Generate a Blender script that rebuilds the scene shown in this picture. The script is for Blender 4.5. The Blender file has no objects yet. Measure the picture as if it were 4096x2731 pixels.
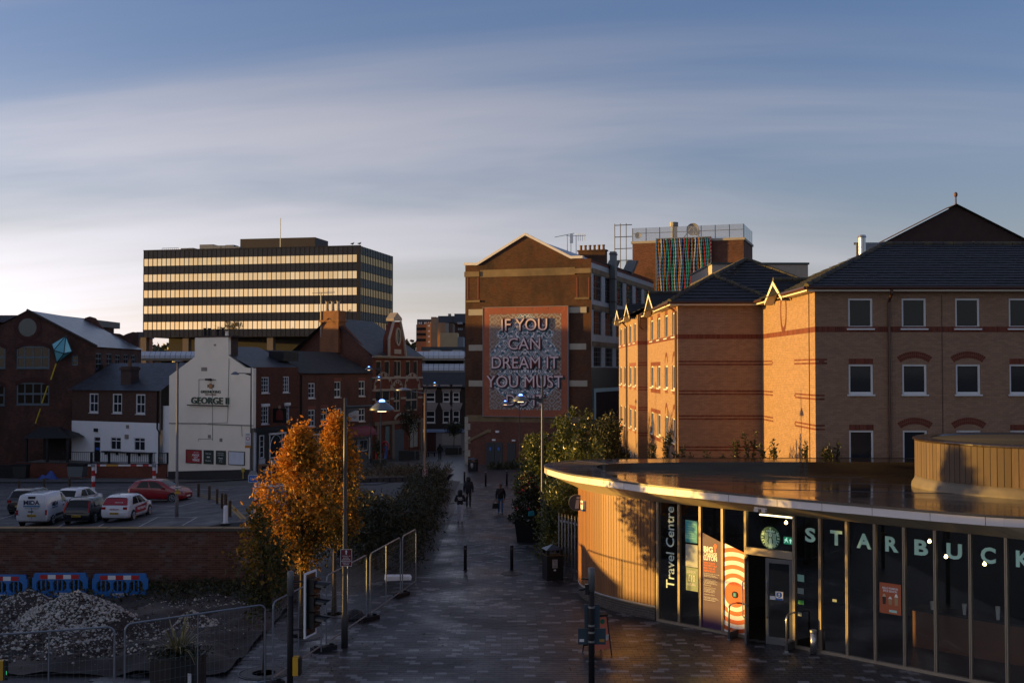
import bpy,math,random
import numpy as np
from mathutils import Vector,Matrix
random.seed(7);RNG=np.random.default_rng(7)
PI=math.pi
sc=bpy.context.scene
COL=sc.collection
# camera
CZ=7.7;F=4551.1;TH=math.atan(116/F)
cd=bpy.data.cameras.new('camera');cam=bpy.data.objects.new('camera',cd);COL.objects.link(cam)
cd.lens=40;cd.sensor_width=36;cd.clip_start=0.1;cd.clip_end=6000
cam.location=(0,0,CZ);cam.rotation_euler=(PI/2+TH,0,0)
sc.camera=cam
# light
SUN_AHEAD,SUN_EL=math.radians(6.0),math.radians(2.7)
sd=Vector((-math.cos(SUN_AHEAD)*math.cos(SUN_EL),math.sin(SUN_AHEAD)*math.cos(SUN_EL),math.sin(SUN_EL)))
w=bpy.data.worlds.new('World');sc.world=w;w.use_nodes=True
nt=w.node_tree;nt.nodes.clear()
def wn(t,*ins,**k):
 n=nt.nodes.new(t)
 for a,b in k.items():setattr(n,a,b)
 for i,v in enumerate(ins):
  if isinstance(v,bpy.types.NodeSocket):nt.links.new(v,n.inputs[i])
  elif v is not None:n.inputs[i].default_value=v
 return n
def wm(op,*ins):return wn('ShaderNodeMath',*ins,operation=op).outputs[0]
def wmix(fac,a,b,mode='MIX'):
 n=wn('ShaderNodeMix',data_type='RGBA',blend_type=mode)
 for i,v in((0,fac),(6,a),(7,b)):
  if isinstance(v,bpy.types.NodeSocket):nt.links.new(v,n.inputs[i])
  else:n.inputs[i].default_value=v if i==0 else(*v,1)
 return n.outputs[2]
sky=wn('ShaderNodeTexSky',sky_type='NISHITA',sun_disc=False,sun_elevation=SUN_EL,sun_rotation=math.atan2(sd.x,sd.y),altitude=100,air_density=1.0,dust_density=0.8,ozone_density=3.5)
tc=wn('ShaderNodeTexCoord');D=tc.outputs['Generated']
sep=wn('ShaderNodeSeparateXYZ',D);zc=wm('MAXIMUM',sep.outputs['Z'],0.0)
side=wm('MULTIPLY',wm('ADD',wn('ShaderNodeVectorMath',D,(-math.cos(SUN_AHEAD),math.sin(SUN_AHEAD),0),operation='DOT_PRODUCT').outputs['Value'],1.0),0.5)
base=wmix(1.0,sky.outputs[0],(1.08,0.93,1.06),'MULTIPLY');base=wmix(0.20,base,wn('ShaderNodeRGBToBW',base).outputs[0])
low=wm('POWER',wm('SUBTRACT',1.0,wm('MINIMUM',zc,1.0)),10.0)
base=wmix(wm('MULTIPLY',wm('POWER',low,0.6),0.8),base,wmix(1.0,wn('ShaderNodeRGBToBW',base).outputs[0],(1.0,1.03,1.12),'MULTIPLY'))
hz=wm('MULTIPLY',low,wm('ADD',0.16,wm('MULTIPLY',wm('POWER',side,3.0),1.5)))
base=wmix(1.0,base,wmix(hz,(0,0,0),wmix(side,(1.6,1.7,1.8),(3.4,2.45,1.7))),'ADD')
# thin high cloud on a flat layer overhead (direction divided by height), thicker toward the sun
zp=wm('ADD',zc,0.22)
cb=wn('ShaderNodeCombineXYZ',wm('DIVIDE',sep.outputs['X'],zp),wm('DIVIDE',sep.outputs['Y'],zp))
mp=wn('ShaderNodeMapping',cb.outputs[0]);mp.inputs['Rotation'].default_value=(0,0,math.radians(-9));mp.inputs['Scale'].default_value=(0.22,1.15,1);mp.inputs['Location'].default_value=(3.45,0.93,0)
n1=wn('ShaderNodeTexNoise',mp.outputs[0]);n1.inputs['Scale'].default_value=0.95;n1.inputs['Detail'].default_value=6;n1.inputs['Roughness'].default_value=0.53;n1.inputs['Distortion'].default_value=0.5
rp=wn('ShaderNodeValToRGB',n1.outputs[0]);rp.color_ramp.elements[0].position=0.40;rp.color_ramp.elements[1].position=0.68;rp.color_ramp.interpolation='EASE'
fac=wm('MULTIPLY',rp.outputs[0],wm('MINIMUM',1.0,wm('ADD',0.25,wm('MULTIPLY',side,0.75))))
bw=wn('ShaderNodeRGBToBW',base);cl=wmix(1.0,wmix(1.0,bw.outputs[0],(1.16,1.12,1.20),'MULTIPLY'),(0.60,0.58,0.66),'ADD')
bg=wn('ShaderNodeBackground',wmix(fac,base,cl),0.15);out=wn('ShaderNodeOutputWorld',bg.outputs[0])
sl=bpy.data.lights.new('sun','SUN');so=bpy.data.objects.new('sun',sl);COL.objects.link(so)
sl.energy=4.0;sl.angle=math.radians(0.6);sl.color=(1.0,0.58,0.12)
so.rotation_euler=sd.to_track_quat('Z','Y').to_euler();so.location=(-60,20,60)
vs=sc.view_settings
sc.display_settings.display_device='sRGB'
vs.view_transform='Standard';vs.look='None';vs.exposure=1.35;vs.gamma=1;vs.use_curve_mapping=False
# pixel rays of the 4096-wide photograph (for surveying positions)
def ray(sx,sy):
 a=(sx-2048)/F;b=(1365.5-sy)/F
 return Vector((a,math.cos(TH)-b*math.sin(TH),math.sin(TH)+b*math.cos(TH)))
def at(sx,sy,y):
 d=ray(sx,sy);t=y/d.y
 return Vector((d.x*t,y,CZ+d.z*t))
def gz(sx,sy,z=0.0):
 d=ray(sx,sy);t=(z-CZ)/d.z
 return Vector((d.x*t,d.y*t,z))
class Zm:
 def __init__(s,x,y,k):s.x,s.y,s.k=x,y,k
 def __call__(s,a,b):return(s.x+a/s.k,s.y+b/s.k)
A1=Zm(0,1200,2.24);A2=Zm(500,800,1.96);A3=Zm(650,1250,2.24);A4=Zm(1150,1200,2.0907);A5=Zm(1800,880,2.1773)
A6=Zm(2400,780,2.1778);A7=Zm(3200,780,2.1775);A8=Zm(2400,1200,2.0911);B1=Zm(0,1780,2.352);B2=Zm(0,2080,2.352)
B3=Zm(850,1650,2.6133);B4=Zm(850,2131,2.6133);B5=Zm(1600,1650,2.412);B6=Zm(1600,2131,2.6133);B7=Zm(2150,1700,2.24)
B8=Zm(2900,1650,1.9666);C1=Zm(2250,1950,2.0078);C2=Zm(3100,1950,2.008);C3=Zm(1900,1200,3.136);D4=Zm(1620,1500,4.48)
D5=Zm(1000,1600,4.704);D6=Zm(0,1850,5.2267);D7=Zm(0,1600,5.2267);D8=Zm(1450,1500,3.92);E1=Zm(1560,1200,5.2265)
E4=Zm(2300,1000,2.238);E5=Zm(2800,1980,2.449)
class Fr:
 def __init__(s,o,ang):s.o=Vector(o);s.a=ang;s.c=math.cos(ang);s.s=math.sin(ang)
 def T(s,p):
  return Vector((s.o.x+s.c*p[0]-s.s*p[1],s.o.y+s.s*p[0]+s.c*p[1],s.o.z+p[2]))
 def uv(s,sx,sy,w=0.0):
  d=ray(sx,sy);n=Vector((-s.s,s.c,0));p0=s.o+n*w
  t=(p0-Vector((0,0,CZ))).dot(n)/d.dot(n)
  h=Vector((0,0,CZ))+d*t-s.o
  return(h.x*s.c+h.y*s.s,h.z)
 def rc(s,zm,x0,y0,x1,y1,w=0.0):
  a=s.uv(*zm(x0,y0),w);b=s.uv(*zm(x1,y1),w)
  a2=s.uv(*zm(x1,y0),w);b2=s.uv(*zm(x0,y1),w)
  return(a[0],b[0],(b[1]+b2[1])/2,(a[1]+a2[1])/2)
ID=Fr((0,0,0),0)
# objects
ORG={}
def link(o,parent=None):
 COL.objects.link(o)
 if parent is not None:o.parent=parent
 return o
def tag(o,label,cat,group=None):
 o['label']=label;o['category']=cat
 if group:o['group']=group
 return o
def thing(name,label,cat,loc=(0,0,0),rz=0,group=None,local=False):
 o=bpy.data.objects.new(name,None);o.empty_display_size=0.3
 link(o);o.location=loc;o.rotation_euler=(0,0,rz)
 ORG[o.name]=Vector((0,0,0))if local else Vector(loc)
 return tag(o,label,cat,group)
def copytree(o,loc,rz=0,label=None,parent=None,group=None):
 c=o.copy();COL.objects.link(c)
 if parent is None:
  c.location=loc;c.rotation_euler=(0,0,rz)
  if label:c['label']=label
  if group:c['group']=group
 else:c.parent=parent
 for ch in list(o.children):copytree(ch,None,parent=c)
 return c
def finish(me,smooth=False):
 n=len(me.loops)
 if n:
  co=np.empty(len(me.vertices)*3,np.float32);me.vertices.foreach_get('co',co);co=co.reshape(-1,3)
  vi=np.empty(n,np.int32);me.loops.foreach_get('vertex_index',vi)
  nr=np.empty(len(me.polygons)*3,np.float32);me.polygons.foreach_get('normal',nr);nr=nr.reshape(-1,3)
  lt=np.empty(len(me.polygons),np.int32);me.polygons.foreach_get('loop_total',lt)
  N=np.repeat(nr,lt,axis=0);P=co[vi]
  t=np.stack([-N[:,1],N[:,0],np.zeros(n)],1);L=np.linalg.norm(t,axis=1)
  flat=L<0.05;t[flat]=(1,0,0);L[flat]=1;t/=L[:,None]
  b=np.cross(N,t);uv=np.stack([(P*t).sum(1),(P*b).sum(1)],1).astype(np.float32)
  l=me.uv_layers.new(name='UVMap');l.data.foreach_set('uv',uv.ravel())
 me.polygons.foreach_set('use_smooth',np.full(len(me.polygons),bool(smooth)))
 return me
def npmesh(name,V,Fc,rnd=None,smooth=False):
 me=bpy.data.meshes.new(name);V=np.asarray(V,np.float32);Fc=np.asarray(Fc,np.int32);k=Fc.shape[1]
 me.vertices.add(len(V));me.vertices.foreach_set('co',V.ravel())
 me.loops.add(Fc.size);me.loops.foreach_set('vertex_index',Fc.ravel())
 me.polygons.add(len(Fc));me.polygons.foreach_set('loop_start',np.arange(0,Fc.size,k,dtype=np.int32));me.polygons.foreach_set('loop_total',np.full(len(Fc),k,np.int32))
 me.update(calc_edges=True)
 if rnd is not None:
  a=me.attributes.new('rnd','FLOAT','FACE');a.data.foreach_set('value',np.asarray(rnd,np.float32))
 return finish(me,smooth)
def nobj(name,me,mat,parent=None,org=None,kind=None,label=None):
 o=bpy.data.objects.new(name,me);link(o,parent)
 me.materials.append(mat)
 if kind:o['kind']=kind
 if label:o['label']=label
 return o
BOXF=np.array([[0,1,5,4],[1,2,6,5],[2,3,7,6],[3,0,4,7],[4,5,6,7],[3,2,1,0]])
def boxmesh(name,mn,mx,rnd=None,faces=BOXF):
 mn=np.asarray(mn,float);mx=np.asarray(mx,float);n=len(mn)
 V=np.empty((n,8,3));s=np.array([[0,0,0],[1,0,0],[1,1,0],[0,1,0],[0,0,1],[1,0,1],[1,1,1],[0,1,1]])
 for i in range(8):V[:,i]=np.where(s[i],mx,mn)
 Fc=(faces[None]+(np.arange(n)*8)[:,None,None]).reshape(-1,4)
 r=None if rnd is None else np.repeat(rnd,len(faces))
 return npmesh(name,V.reshape(-1,3),Fc,r)
class MB:
 def __init__(s,fr=None):s.v=[];s.f=[];s.m=[];s.fr=fr or ID;s.mi=0
 def pt(s,p):s.v.append(s.fr.T(p));return len(s.v)-1
 def poly(s,pts):s.f.append([s.pt(p)for p in pts]);s.m.append(s.mi);return s
 def box(s,x0,x1,y0,y1,z0,z1):
  i=len(s.v)
  for z in(z0,z1):
   for x,y in((x0,y0),(x1,y0),(x1,y1),(x0,y1)):s.pt((x,y,z))
  for q in BOXF:s.f.append([i+k for k in q]);s.m.append(s.mi)
  return s
 def prism(s,poly,z0,z1):
  n=len(poly);i=len(s.v)
  for z in(z0,z1):
   for p in poly:s.pt((p[0],p[1],z))
  for k in range(n):s.f.append([i+k,i+(k+1)%n,i+n+(k+1)%n,i+n+k]);s.m.append(s.mi)
  s.f.append([i+n+k for k in range(n)]);s.m.append(s.mi);s.f.append([i+k for k in reversed(range(n))]);s.m.append(s.mi)
  return s
 def slab(s,poly,y0,y1):
  n=len(poly);i=len(s.v)
  for y in(y0,y1):
   for p in poly:s.pt((p[0],y,p[1]))
  for k in range(n):s.f.append([i+(k+1)%n,i+k,i+n+k,i+n+(k+1)%n]);s.m.append(s.mi)
  s.f.append([i+k for k in range(n)]);s.m.append(s.mi);s.f.append([i+n+k for k in reversed(range(n))]);s.m.append(s.mi)
  return s
 def sweep(s,pts,r,n=8,cap=True,rs=None):
  pts=[Vector(p)for p in pts];rings=[]
  up=Vector((0,0,1));prev=None
  for k,p in enumerate(pts):
   d=(pts[min(k+1,len(pts)-1)]-pts[max(k-1,0)]).normalized()
   if prev is None:
    a=d.cross(up)
    if a.length<1e-3:a=Vector((1,0,0))
   else:a=prev-d*prev.dot(d)
   a.normalize();prev=a;b=d.cross(a)
   rr=rs[k]if rs else r;ring=[]
   for j in range(n):
    t=2*PI*j/n;ring.append(s.pt(p+a*(math.cos(t)*rr)+b*(math.sin(t)*rr)))
   rings.append(ring)
  for A,B in zip(rings,rings[1:]):
   for j in range(n):s.f.append([A[j],A[(j+1)%n],B[(j+1)%n],B[j]]);s.m.append(s.mi)
  if cap:s.f.append(list(reversed(rings[0])));s.f.append(list(rings[-1]));s.m+=[s.mi,s.mi]
  return s
 def lathe(s,prof,n=16,c=(0,0,0),axis='z',cap=True):
  rings=[]
  for r,h in prof:
   ring=[]
   for j in range(n):
    t=2*PI*j/n;a,b=r*math.cos(t),r*math.sin(t)
    p=(c[0]+a,c[1]+b,c[2]+h)if axis=='z' else((c[0]+a,c[1]+h,c[2]+b)if axis=='y' else(c[0]+h,c[1]+a,c[2]+b))
    ring.append(s.pt(p))
   rings.append(ring)
  for A,B in zip(rings,rings[1:]):
   for j in range(n):s.f.append([A[j],A[(j+1)%n],B[(j+1)%n],B[j]]);s.m.append(s.mi)
  if cap:s.f.append(list(reversed(rings[0])));s.f.append(list(rings[-1]));s.m+=[s.mi,s.mi]
  return s
 def wall(s,u0,u1,z0,z1,holes=(),y=0.0,rev=0.12):
  us=sorted({u0,u1}|{min(max(h[k],u0),u1)for h in holes for k in(0,1)});zs=sorted({z0,z1}|{min(max(h[k],z0),z1)for h in holes for k in(2,3)})
  for a,b in zip(us,us[1:]):
   for c,d in zip(zs,zs[1:]):
    m=((a+b)/2,(c+d)/2)
    if any(h[0]<m[0]<h[1]and h[2]<m[1]<h[3]for h in holes):continue
    s.poly([(a,y,c),(b,y,c),(b,y,d),(a,y,d)])
  for h in holes:
   a,b,c,d=h
   s.poly([(a,y,c),(a,y,d),(a,y+rev,d),(a,y+rev,c)]);s.poly([(b,y,d),(b,y,c),(b,y+rev,c),(b,y+rev,d)])
   s.poly([(a,y,d),(b,y,d),(b,y+rev,d),(a,y+rev,d)]);s.poly([(b,y,c),(a,y,c),(a,y+rev,c),(b,y+rev,c)])
  return s
 def build(s,name,mat,parent=None,smooth=False,kind=None,label=None,org=None):
  o3=org if org is not None else rootorg(parent)
  me=bpy.data.meshes.new(name);me.from_pydata([tuple(v-o3)for v in s.v],[],s.f)
  for m in(mat if isinstance(mat,(list,tuple))else[mat]):me.materials.append(m)
  if any(s.m):me.polygons.foreach_set('material_index',s.m)
  me.update();finish(me,smooth)
  o=bpy.data.objects.new(name,me);link(o,parent)
  if kind:o['kind']=kind
  if label:o['label']=label
  return o
def rootorg(p):
 while p is not None and p.parent is not None:p=p.parent
 return ORG.get(p.name,Vector((0,0,0)))if p is not None else Vector((0,0,0))
def one(name,mb,mat,label,cat,group=None,smooth=False):
 o=mb.build(name,mat,None,smooth);return tag(o,label,cat,group)
 # materials
def newmat(name):
 m=bpy.data.materials.new(name);m.use_nodes=True;t=m.node_tree;b=t.nodes['Principled BSDF']
 return m,t,b
def mixrgb(t,fac,a,b,mode='MIX'):
 n=t.nodes.new('ShaderNodeMix');n.data_type='RGBA';n.blend_type=mode
 for i,v in((0,fac),(6,a),(7,b)):
  if hasattr(v,'is_output')or isinstance(v,bpy.types.NodeSocket):t.links.new(v,n.inputs[i])
  elif i==0:n.inputs[0].default_value=v
  else:n.inputs[i].default_value=(*v[:3],1)
 return n.outputs[2]
def noise(t,scale,detail=4,coord='Object',rough=0.55,stretch=None):
 c=t.nodes.new('ShaderNodeTexCoord');n=t.nodes.new('ShaderNodeTexNoise')
 n.inputs['Scale'].default_value=scale;n.inputs['Detail'].default_value=detail;n.inputs['Roughness'].default_value=rough
 if stretch:
  mpn=t.nodes.new('ShaderNodeMapping');mpn.inputs['Scale'].default_value=stretch
  t.links.new(c.outputs[coord],mpn.inputs[0]);t.links.new(mpn.outputs[0],n.inputs['Vector'])
 else:t.links.new(c.outputs[coord],n.inputs['Vector'])
 return n.outputs[0]
def ramp(t,s,p0,p1,a=(0,0,0),b=(1,1,1)):
 r=t.nodes.new('ShaderNodeValToRGB');e=r.color_ramp.elements
 e[0].position=p0;e[1].position=p1;e[0].color=(*a,1);e[1].color=(*b,1);t.links.new(s,r.inputs[0]);return r.outputs[0]
def bump(t,b,h,strength=0.3,dist=0.02):
 n=t.nodes.new('ShaderNodeBump');n.inputs['Strength'].default_value=strength;n.inputs['Distance'].default_value=dist
 t.links.new(h,n.inputs['Height']);t.links.new(n.outputs[0],b.inputs['Normal'])
def rndv(t):
 a=t.nodes.new('ShaderNodeAttribute');a.attribute_name='rnd';o=t.nodes.new('ShaderNodeObjectInfo')
 s=t.nodes.new('ShaderNodeMath');s.operation='ADD';t.links.new(a.outputs['Fac'],s.inputs[0]);t.links.new(o.outputs['Random'],s.inputs[1])
 f=t.nodes.new('ShaderNodeMath');f.operation='FRACT';t.links.new(s.outputs[0],f.inputs[0]);return f.outputs[0]
MC={}
def M(name,col,rough=0.6,metal=0.0,var=0.18,ns=2.0,bmp=0.0,bs=30,spec=0.5,alt=None,altf=(0.45,0.7),rv=0.0,rvar=0.0,stretch=None):
 if name in MC:return MC[name]
 m,t,b=newmat(name);MC[name]=m
 n=noise(t,ns,5,stretch=stretch)
 c=mixrgb(t,n,tuple(x*(1-var)for x in col),tuple(min(1,x*(1+var))for x in col))
 if alt:c=mixrgb(t,ramp(t,noise(t,ns*0.37,6),*altf),c,alt)
 if rv:c=mixrgb(t,rndv(t),c,tuple(x*(1-rv)for x in col))
 t.links.new(c,b.inputs['Base Color'])
 b.inputs['Roughness'].default_value=rough;b.inputs['Metallic'].default_value=metal;b.inputs['Specular IOR Level'].default_value=spec
 if rvar:
  r=t.nodes.new('ShaderNodeMapRange');t.links.new(noise(t,ns*0.6,4),r.inputs[0]);r.inputs[3].default_value=max(0.03,rough-rvar);r.inputs[4].default_value=rough+rvar
  r.inputs[1].default_value=0.3;r.inputs[2].default_value=0.7;t.links.new(r.outputs[0],b.inputs['Roughness'])
 if bmp:bump(t,b,noise(t,bs,4),bmp)
 return m
def emit(name,col,st):
 if name in MC:return MC[name]
 m,t,b=newmat(name);MC[name]=m
 b.inputs['Base Color'].default_value=(*col,1);b.inputs['Emission Color'].default_value=(*col,1);b.inputs['Emission Strength'].default_value=st
 return m
def brick(name,c1,c2,mortar,bw=0.225,rh=0.075,ms=0.010,dirt=0.35,stain=(0.02,0.016,0.014),rough=0.85,red=None,sf=(0.5,0.75),off=0.5):
 if name in MC:return MC[name]
 m,t,b=newmat(name);MC[name]=m
 c=t.nodes.new('ShaderNodeTexCoord');k=t.nodes.new('ShaderNodeTexBrick')
 k.inputs['Scale'].default_value=1;k.inputs['Brick Width'].default_value=bw;k.inputs['Row Height'].default_value=rh;k.inputs['Mortar Size'].default_value=ms;k.inputs['Mortar Smooth'].default_value=0.3;k.offset=off
 k.inputs['Color1'].default_value=(*c1,1);k.inputs['Color2'].default_value=(*c2,1);k.inputs['Mortar'].default_value=(*mortar,1)
 t.links.new(c.outputs['UV'],k.inputs['Vector'])
 col=k.outputs['Color']
 if red:col=mixrgb(t,ramp(t,noise(t,1.3,6),0.5,0.72),col,red)
 col=mixrgb(t,ramp(t,noise(t,0.55,7,stretch=(1,1,0.55)),sf[0],sf[1],(0,0,0),(dirt*2,dirt*2,dirt*2)),col,stain)
 col=mixrgb(t,ramp(t,noise(t,4,5),0.3,0.7,(0.72,0.72,0.72),(1.2,1.2,1.2)),(0,0,0),col,'MULTIPLY')if False else col
 t.links.new(col,b.inputs['Base Color']);b.inputs['Roughness'].default_value=rough;b.inputs['Specular IOR Level'].default_value=0.25
 bump(t,b,k.outputs['Fac'],-0.5,0.008)if True else None
 return m
def glass(name,tint=(0.02,0.025,0.03),rough=0.05,var=0.0):
 if name in MC:return MC[name]
 m,t,b=newmat(name);MC[name]=m
 b.inputs['Base Color'].default_value=(*tint,1);b.inputs['Roughness'].default_value=rough;b.inputs['Specular IOR Level'].default_value=0.3
 bump(t,b,noise(t,0.8,2),0.06,0.02)
 return m
def seeglass(name,tint=(0.75,0.8,0.8),f=0.10,rough=0.02,haze=None):
 if name in MC:return MC[name]
 m,t,b=newmat(name);MC[name]=m
 tr=t.nodes.new('ShaderNodeBsdfTransparent');tr.inputs[0].default_value=(*tint,1)
 gl=t.nodes.new('ShaderNodeBsdfGlossy');gl.inputs['Roughness'].default_value=rough
 fr=t.nodes.new('ShaderNodeFresnel');fr.inputs[0].default_value=1.5
 ad=t.nodes.new('ShaderNodeMath');ad.operation='ADD';t.links.new(fr.outputs[0],ad.inputs[0]);ad.inputs[1].default_value=f-0.04
 mx=t.nodes.new('ShaderNodeMixShader');t.links.new(ad.outputs[0],mx.inputs[0]);t.links.new(tr.outputs[0],mx.inputs[1]);t.links.new(gl.outputs[0],mx.inputs[2])
 last=mx.outputs[0]
 if haze:
  df=t.nodes.new('ShaderNodeBsdfDiffuse');df.inputs[0].default_value=(*haze[:3],1)
  m2=t.nodes.new('ShaderNodeMixShader');m2.inputs[0].default_value=haze[3];t.links.new(last,m2.inputs[1]);t.links.new(df.outputs[0],m2.inputs[2]);last=m2.outputs[0]
 t.links.new(last,t.nodes['Material Output'].inputs[0])
 return m
def leafmat(name,cols,rough=0.55,trans=0.3,spec=0.4):
 if name in MC:return MC[name]
 m,t,b=newmat(name);MC[name]=m
 r=t.nodes.new('ShaderNodeValToRGB');e=r.color_ramp.elements
 while len(e)<len(cols):e.new(0.5)
 for i,(p,c)in enumerate(cols):e[i].position=p;e[i].color=(*c,1)
 a=t.nodes.new('ShaderNodeAttribute');a.attribute_name='rnd';t.links.new(a.outputs['Fac'],r.inputs[0])
 t.links.new(r.outputs[0],b.inputs['Base Color']);b.inputs['Roughness'].default_value=rough;b.inputs['Specular IOR Level'].default_value=spec
 tl=t.nodes.new('ShaderNodeBsdfTranslucent');t.links.new(r.outputs[0],tl.inputs[0])
 mx=t.nodes.new('ShaderNodeMixShader');mx.inputs[0].default_value=trans
 t.links.new(b.outputs[0],mx.inputs[1]);t.links.new(tl.outputs[0],mx.inputs[2]);t.links.new(mx.outputs[0],t.nodes['Material Output'].inputs[0])
 return m
def tilemat(name,col,moss=(0.09,0.075,0.025),tw=0.33,th=0.3,geo=False,rough=0.55,mf=(0.55,0.75)):
 if name in MC:return MC[name]
 m,t,b=newmat(name);MC[name]=m
 if geo:c=mixrgb(t,rndv(t),tuple(x*0.85 for x in col),tuple(x*1.2 for x in col))
 else:
  cc=t.nodes.new('ShaderNodeTexCoord');k=t.nodes.new('ShaderNodeTexBrick');k.inputs['Scale'].default_value=1
  k.inputs['Brick Width'].default_value=tw;k.inputs['Row Height'].default_value=th;k.inputs['Mortar Size'].default_value=0.012
  k.inputs['Color1'].default_value=(*(x*0.65 for x in col),1);k.inputs['Color2'].default_value=(*(x*1.5 for x in col),1);k.inputs['Mortar'].default_value=(*(x*0.3 for x in col),1)
  t.links.new(cc.outputs['UV'],k.inputs['Vector']);c=k.outputs['Color'];bump(t,b,k.outputs['Fac'],-0.7,0.02)
 c=mixrgb(t,ramp(t,noise(t,1.6,6),mf[0],mf[1],(0,0,0),(0.7,0.7,0.7)),c,moss)
 c=mixrgb(t,ramp(t,noise(t,11,3),0.70,0.76),c,(0.32,0.32,0.30))
 t.links.new(c,b.inputs['Base Color']);b.inputs['Roughness'].default_value=rough
 return m
 # lettering
TXC={}
def txmesh(s,bold=0.0,ext=0.0,spacing=1.0):
 k=(s,bold,ext,spacing)
 if k in TXC:return TXC[k]
 cu=bpy.data.curves.new('lettering','FONT');cu.body=s;cu.offset=bold;cu.extrude=ext;cu.resolution_u=3;cu.space_character=spacing;cu.align_x='CENTER'
 o=bpy.data.objects.new('lettering',cu);me=bpy.data.meshes.new_from_object(o)
 V=np.empty(len(me.vertices)*3);me.vertices.foreach_get('co',V);V=V.reshape(-1,3)
 Fc=[list(p.vertices)for p in me.polygons]
 bpy.data.objects.remove(o);bpy.data.curves.remove(cu);bpy.data.meshes.remove(me)
 TXC[k]=(V,Fc);return TXC[k]
def text(parent,fr,s,u0,u1,z0,z1,y,mat,bold=0.0,thick=0.004,name='lettering',keep=False,rot=False,spacing=1.0,skew=0.0):
 V,Fc=txmesh(s,bold,0.02,spacing)
 mn,mx=V.min(0),V.max(0)
 mb=MB(fr)
 for p in V:
  a=(p[0]-mn[0])/(mx[0]-mn[0]);b=(p[1]-mn[1])/(mx[1]-mn[1]);d=(p[2]-mn[2])/max(1e-6,mx[2]-mn[2])
  if rot:uu,zz=u1-b*(u1-u0),z0+a*(z1-z0)
  else:uu,zz=u0+a*(u1-u0)+skew*b,z0+b*(z1-z0)
  mb.pt((uu,y-d*thick,zz))
 mb.f=[list(reversed(q))if False else q for q in Fc];mb.m=[0]*len(Fc)
 return mb.build(name,mat,parent)
def panel(parent,fr,u0,u1,z0,z1,y,mat,t=0.03,name='board'):
 return MB(fr).box(u0,u1,y-t,y,z0,z1).build(name,mat,parent)
def window(root,fr,u0,u1,z0,z1,fm,gm,nx=1,nz=1,dep=0.10,fw=0.06,bar=0.03,sill=None,name='window',y=0.0,split=None,sillw=0.06):
 mb=MB(fr);ya,yb=y+dep-0.05,y+dep+0.03
 mb.box(u0,u0+fw,ya,yb,z0,z1).box(u1-fw,u1,ya,yb,z0,z1).box(u0+fw,u1-fw,ya,yb,z0,z0+fw*1.3).box(u0+fw,u1-fw,ya,yb,z1-fw,z1)
 for i in range(1,nx):
  u=u0+(u1-u0)*i/nx;mb.box(u-bar/2,u+bar/2,ya+0.012,yb-0.012,z0+fw*1.3,z1-fw)
 for j in range(1,nz):
  z=z0+(z1-z0)*j/nz;hb=bar*(1.6 if j*2==nz else 1);mb.box(u0+fw,u1-fw,ya+0.010,yb-0.014,z-hb/2,z+hb/2)
 if split:mb.box(u0+fw,u1-fw,ya+0.004,yb-0.004,z0+(z1-z0)*split-fw*0.5,z0+(z1-z0)*split+fw*0.5)
 o=mb.build(name,fm,root)
 MB(fr).poly([(u0+fw*0.5,yb-0.03,z0+fw*0.5),(u1-fw*0.5,yb-0.03,z0+fw*0.5),(u1-fw*0.5,yb-0.03,z1-fw*0.5),(u0+fw*0.5,yb-0.03,z1-fw*0.5)]).build('pane',gm,o)
 if sill:MB(fr).box(u0-0.06,u1+0.06,y-0.07,ya,z0-sillw,z0-0.002).build('sill',sill,o)
 return o
def leaves(pos,size,rs=None,up=0.3,aspect=0.55,jit=0.5,nrm=None):
 pos=np.asarray(pos);n=len(pos)
 a=RNG.normal(size=(n,3));a/=np.linalg.norm(a,axis=1)[:,None]
 if nrm is not None:a=a*0.75+nrm;a/=np.linalg.norm(a,axis=1)[:,None]
 b=RNG.normal(size=(n,3));b[:,2]-=up;b-=a*(a*b).sum(1)[:,None];b/=np.linalg.norm(b,axis=1)[:,None]+1e-9
 c=np.cross(a,b);s=size*(1+jit*(RNG.random(n)-0.5)*2)
 L=b*s[:,None];W=c*(s*aspect*0.5)[:,None];D=a*(s*0.12)[:,None]
 V=np.stack([pos,pos+L*0.5+W+D,pos+L,pos+L*0.5-W+D],1).reshape(-1,3)
 return V,np.arange(n*4).reshape(-1,4)
 # shared materials
WHITE=M('white_upvc',(0.62,0.64,0.66),0.35,var=0.06)
DKGL=glass('dark_window_glass')
BLACK=M('black_paint',(0.010,0.010,0.012),0.6,var=0.3,spec=0.25)
DARKMET=M('dark_grey_metal',(0.035,0.037,0.042),0.45,var=0.2)
GALV=M('galvanised_steel',(0.20,0.22,0.25),0.42,0.6,var=0.2,ns=6)
STEEL=M('brushed_steel',(0.45,0.45,0.45),0.28,0.9,var=0.1)
ASPH=M('asphalt',(0.032,0.034,0.038),0.62,var=0.3,ns=1.4,alt=(0.05,0.052,0.056),rvar=0.18,bmp=0.15,bs=60)
CONC=M('concrete',(0.20,0.19,0.175),0.8,var=0.25,ns=1.2)
YEL=M('road_yellow',(0.32,0.19,0.035),0.7,var=0.4,ns=4)
WLINE=M('road_white',(0.38,0.38,0.37),0.7,var=0.4,ns=4)
def sst(t):t=min(1,max(0,t));return t*t*(3-2*t)
def lerp(a,b,t):return a+(b-a)*t
def ZL(y):
 return-1.4 if y<=85 else(lerp(-1.4,-2.45,(y-85)/22)if y<107 else-2.45)
def ZP(y):
 return 0.0 if y<=78 else(-0.037*(y-78)if y<105 else(-1.0-0.044*(y-105)if y<150 else-2.98))
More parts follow.
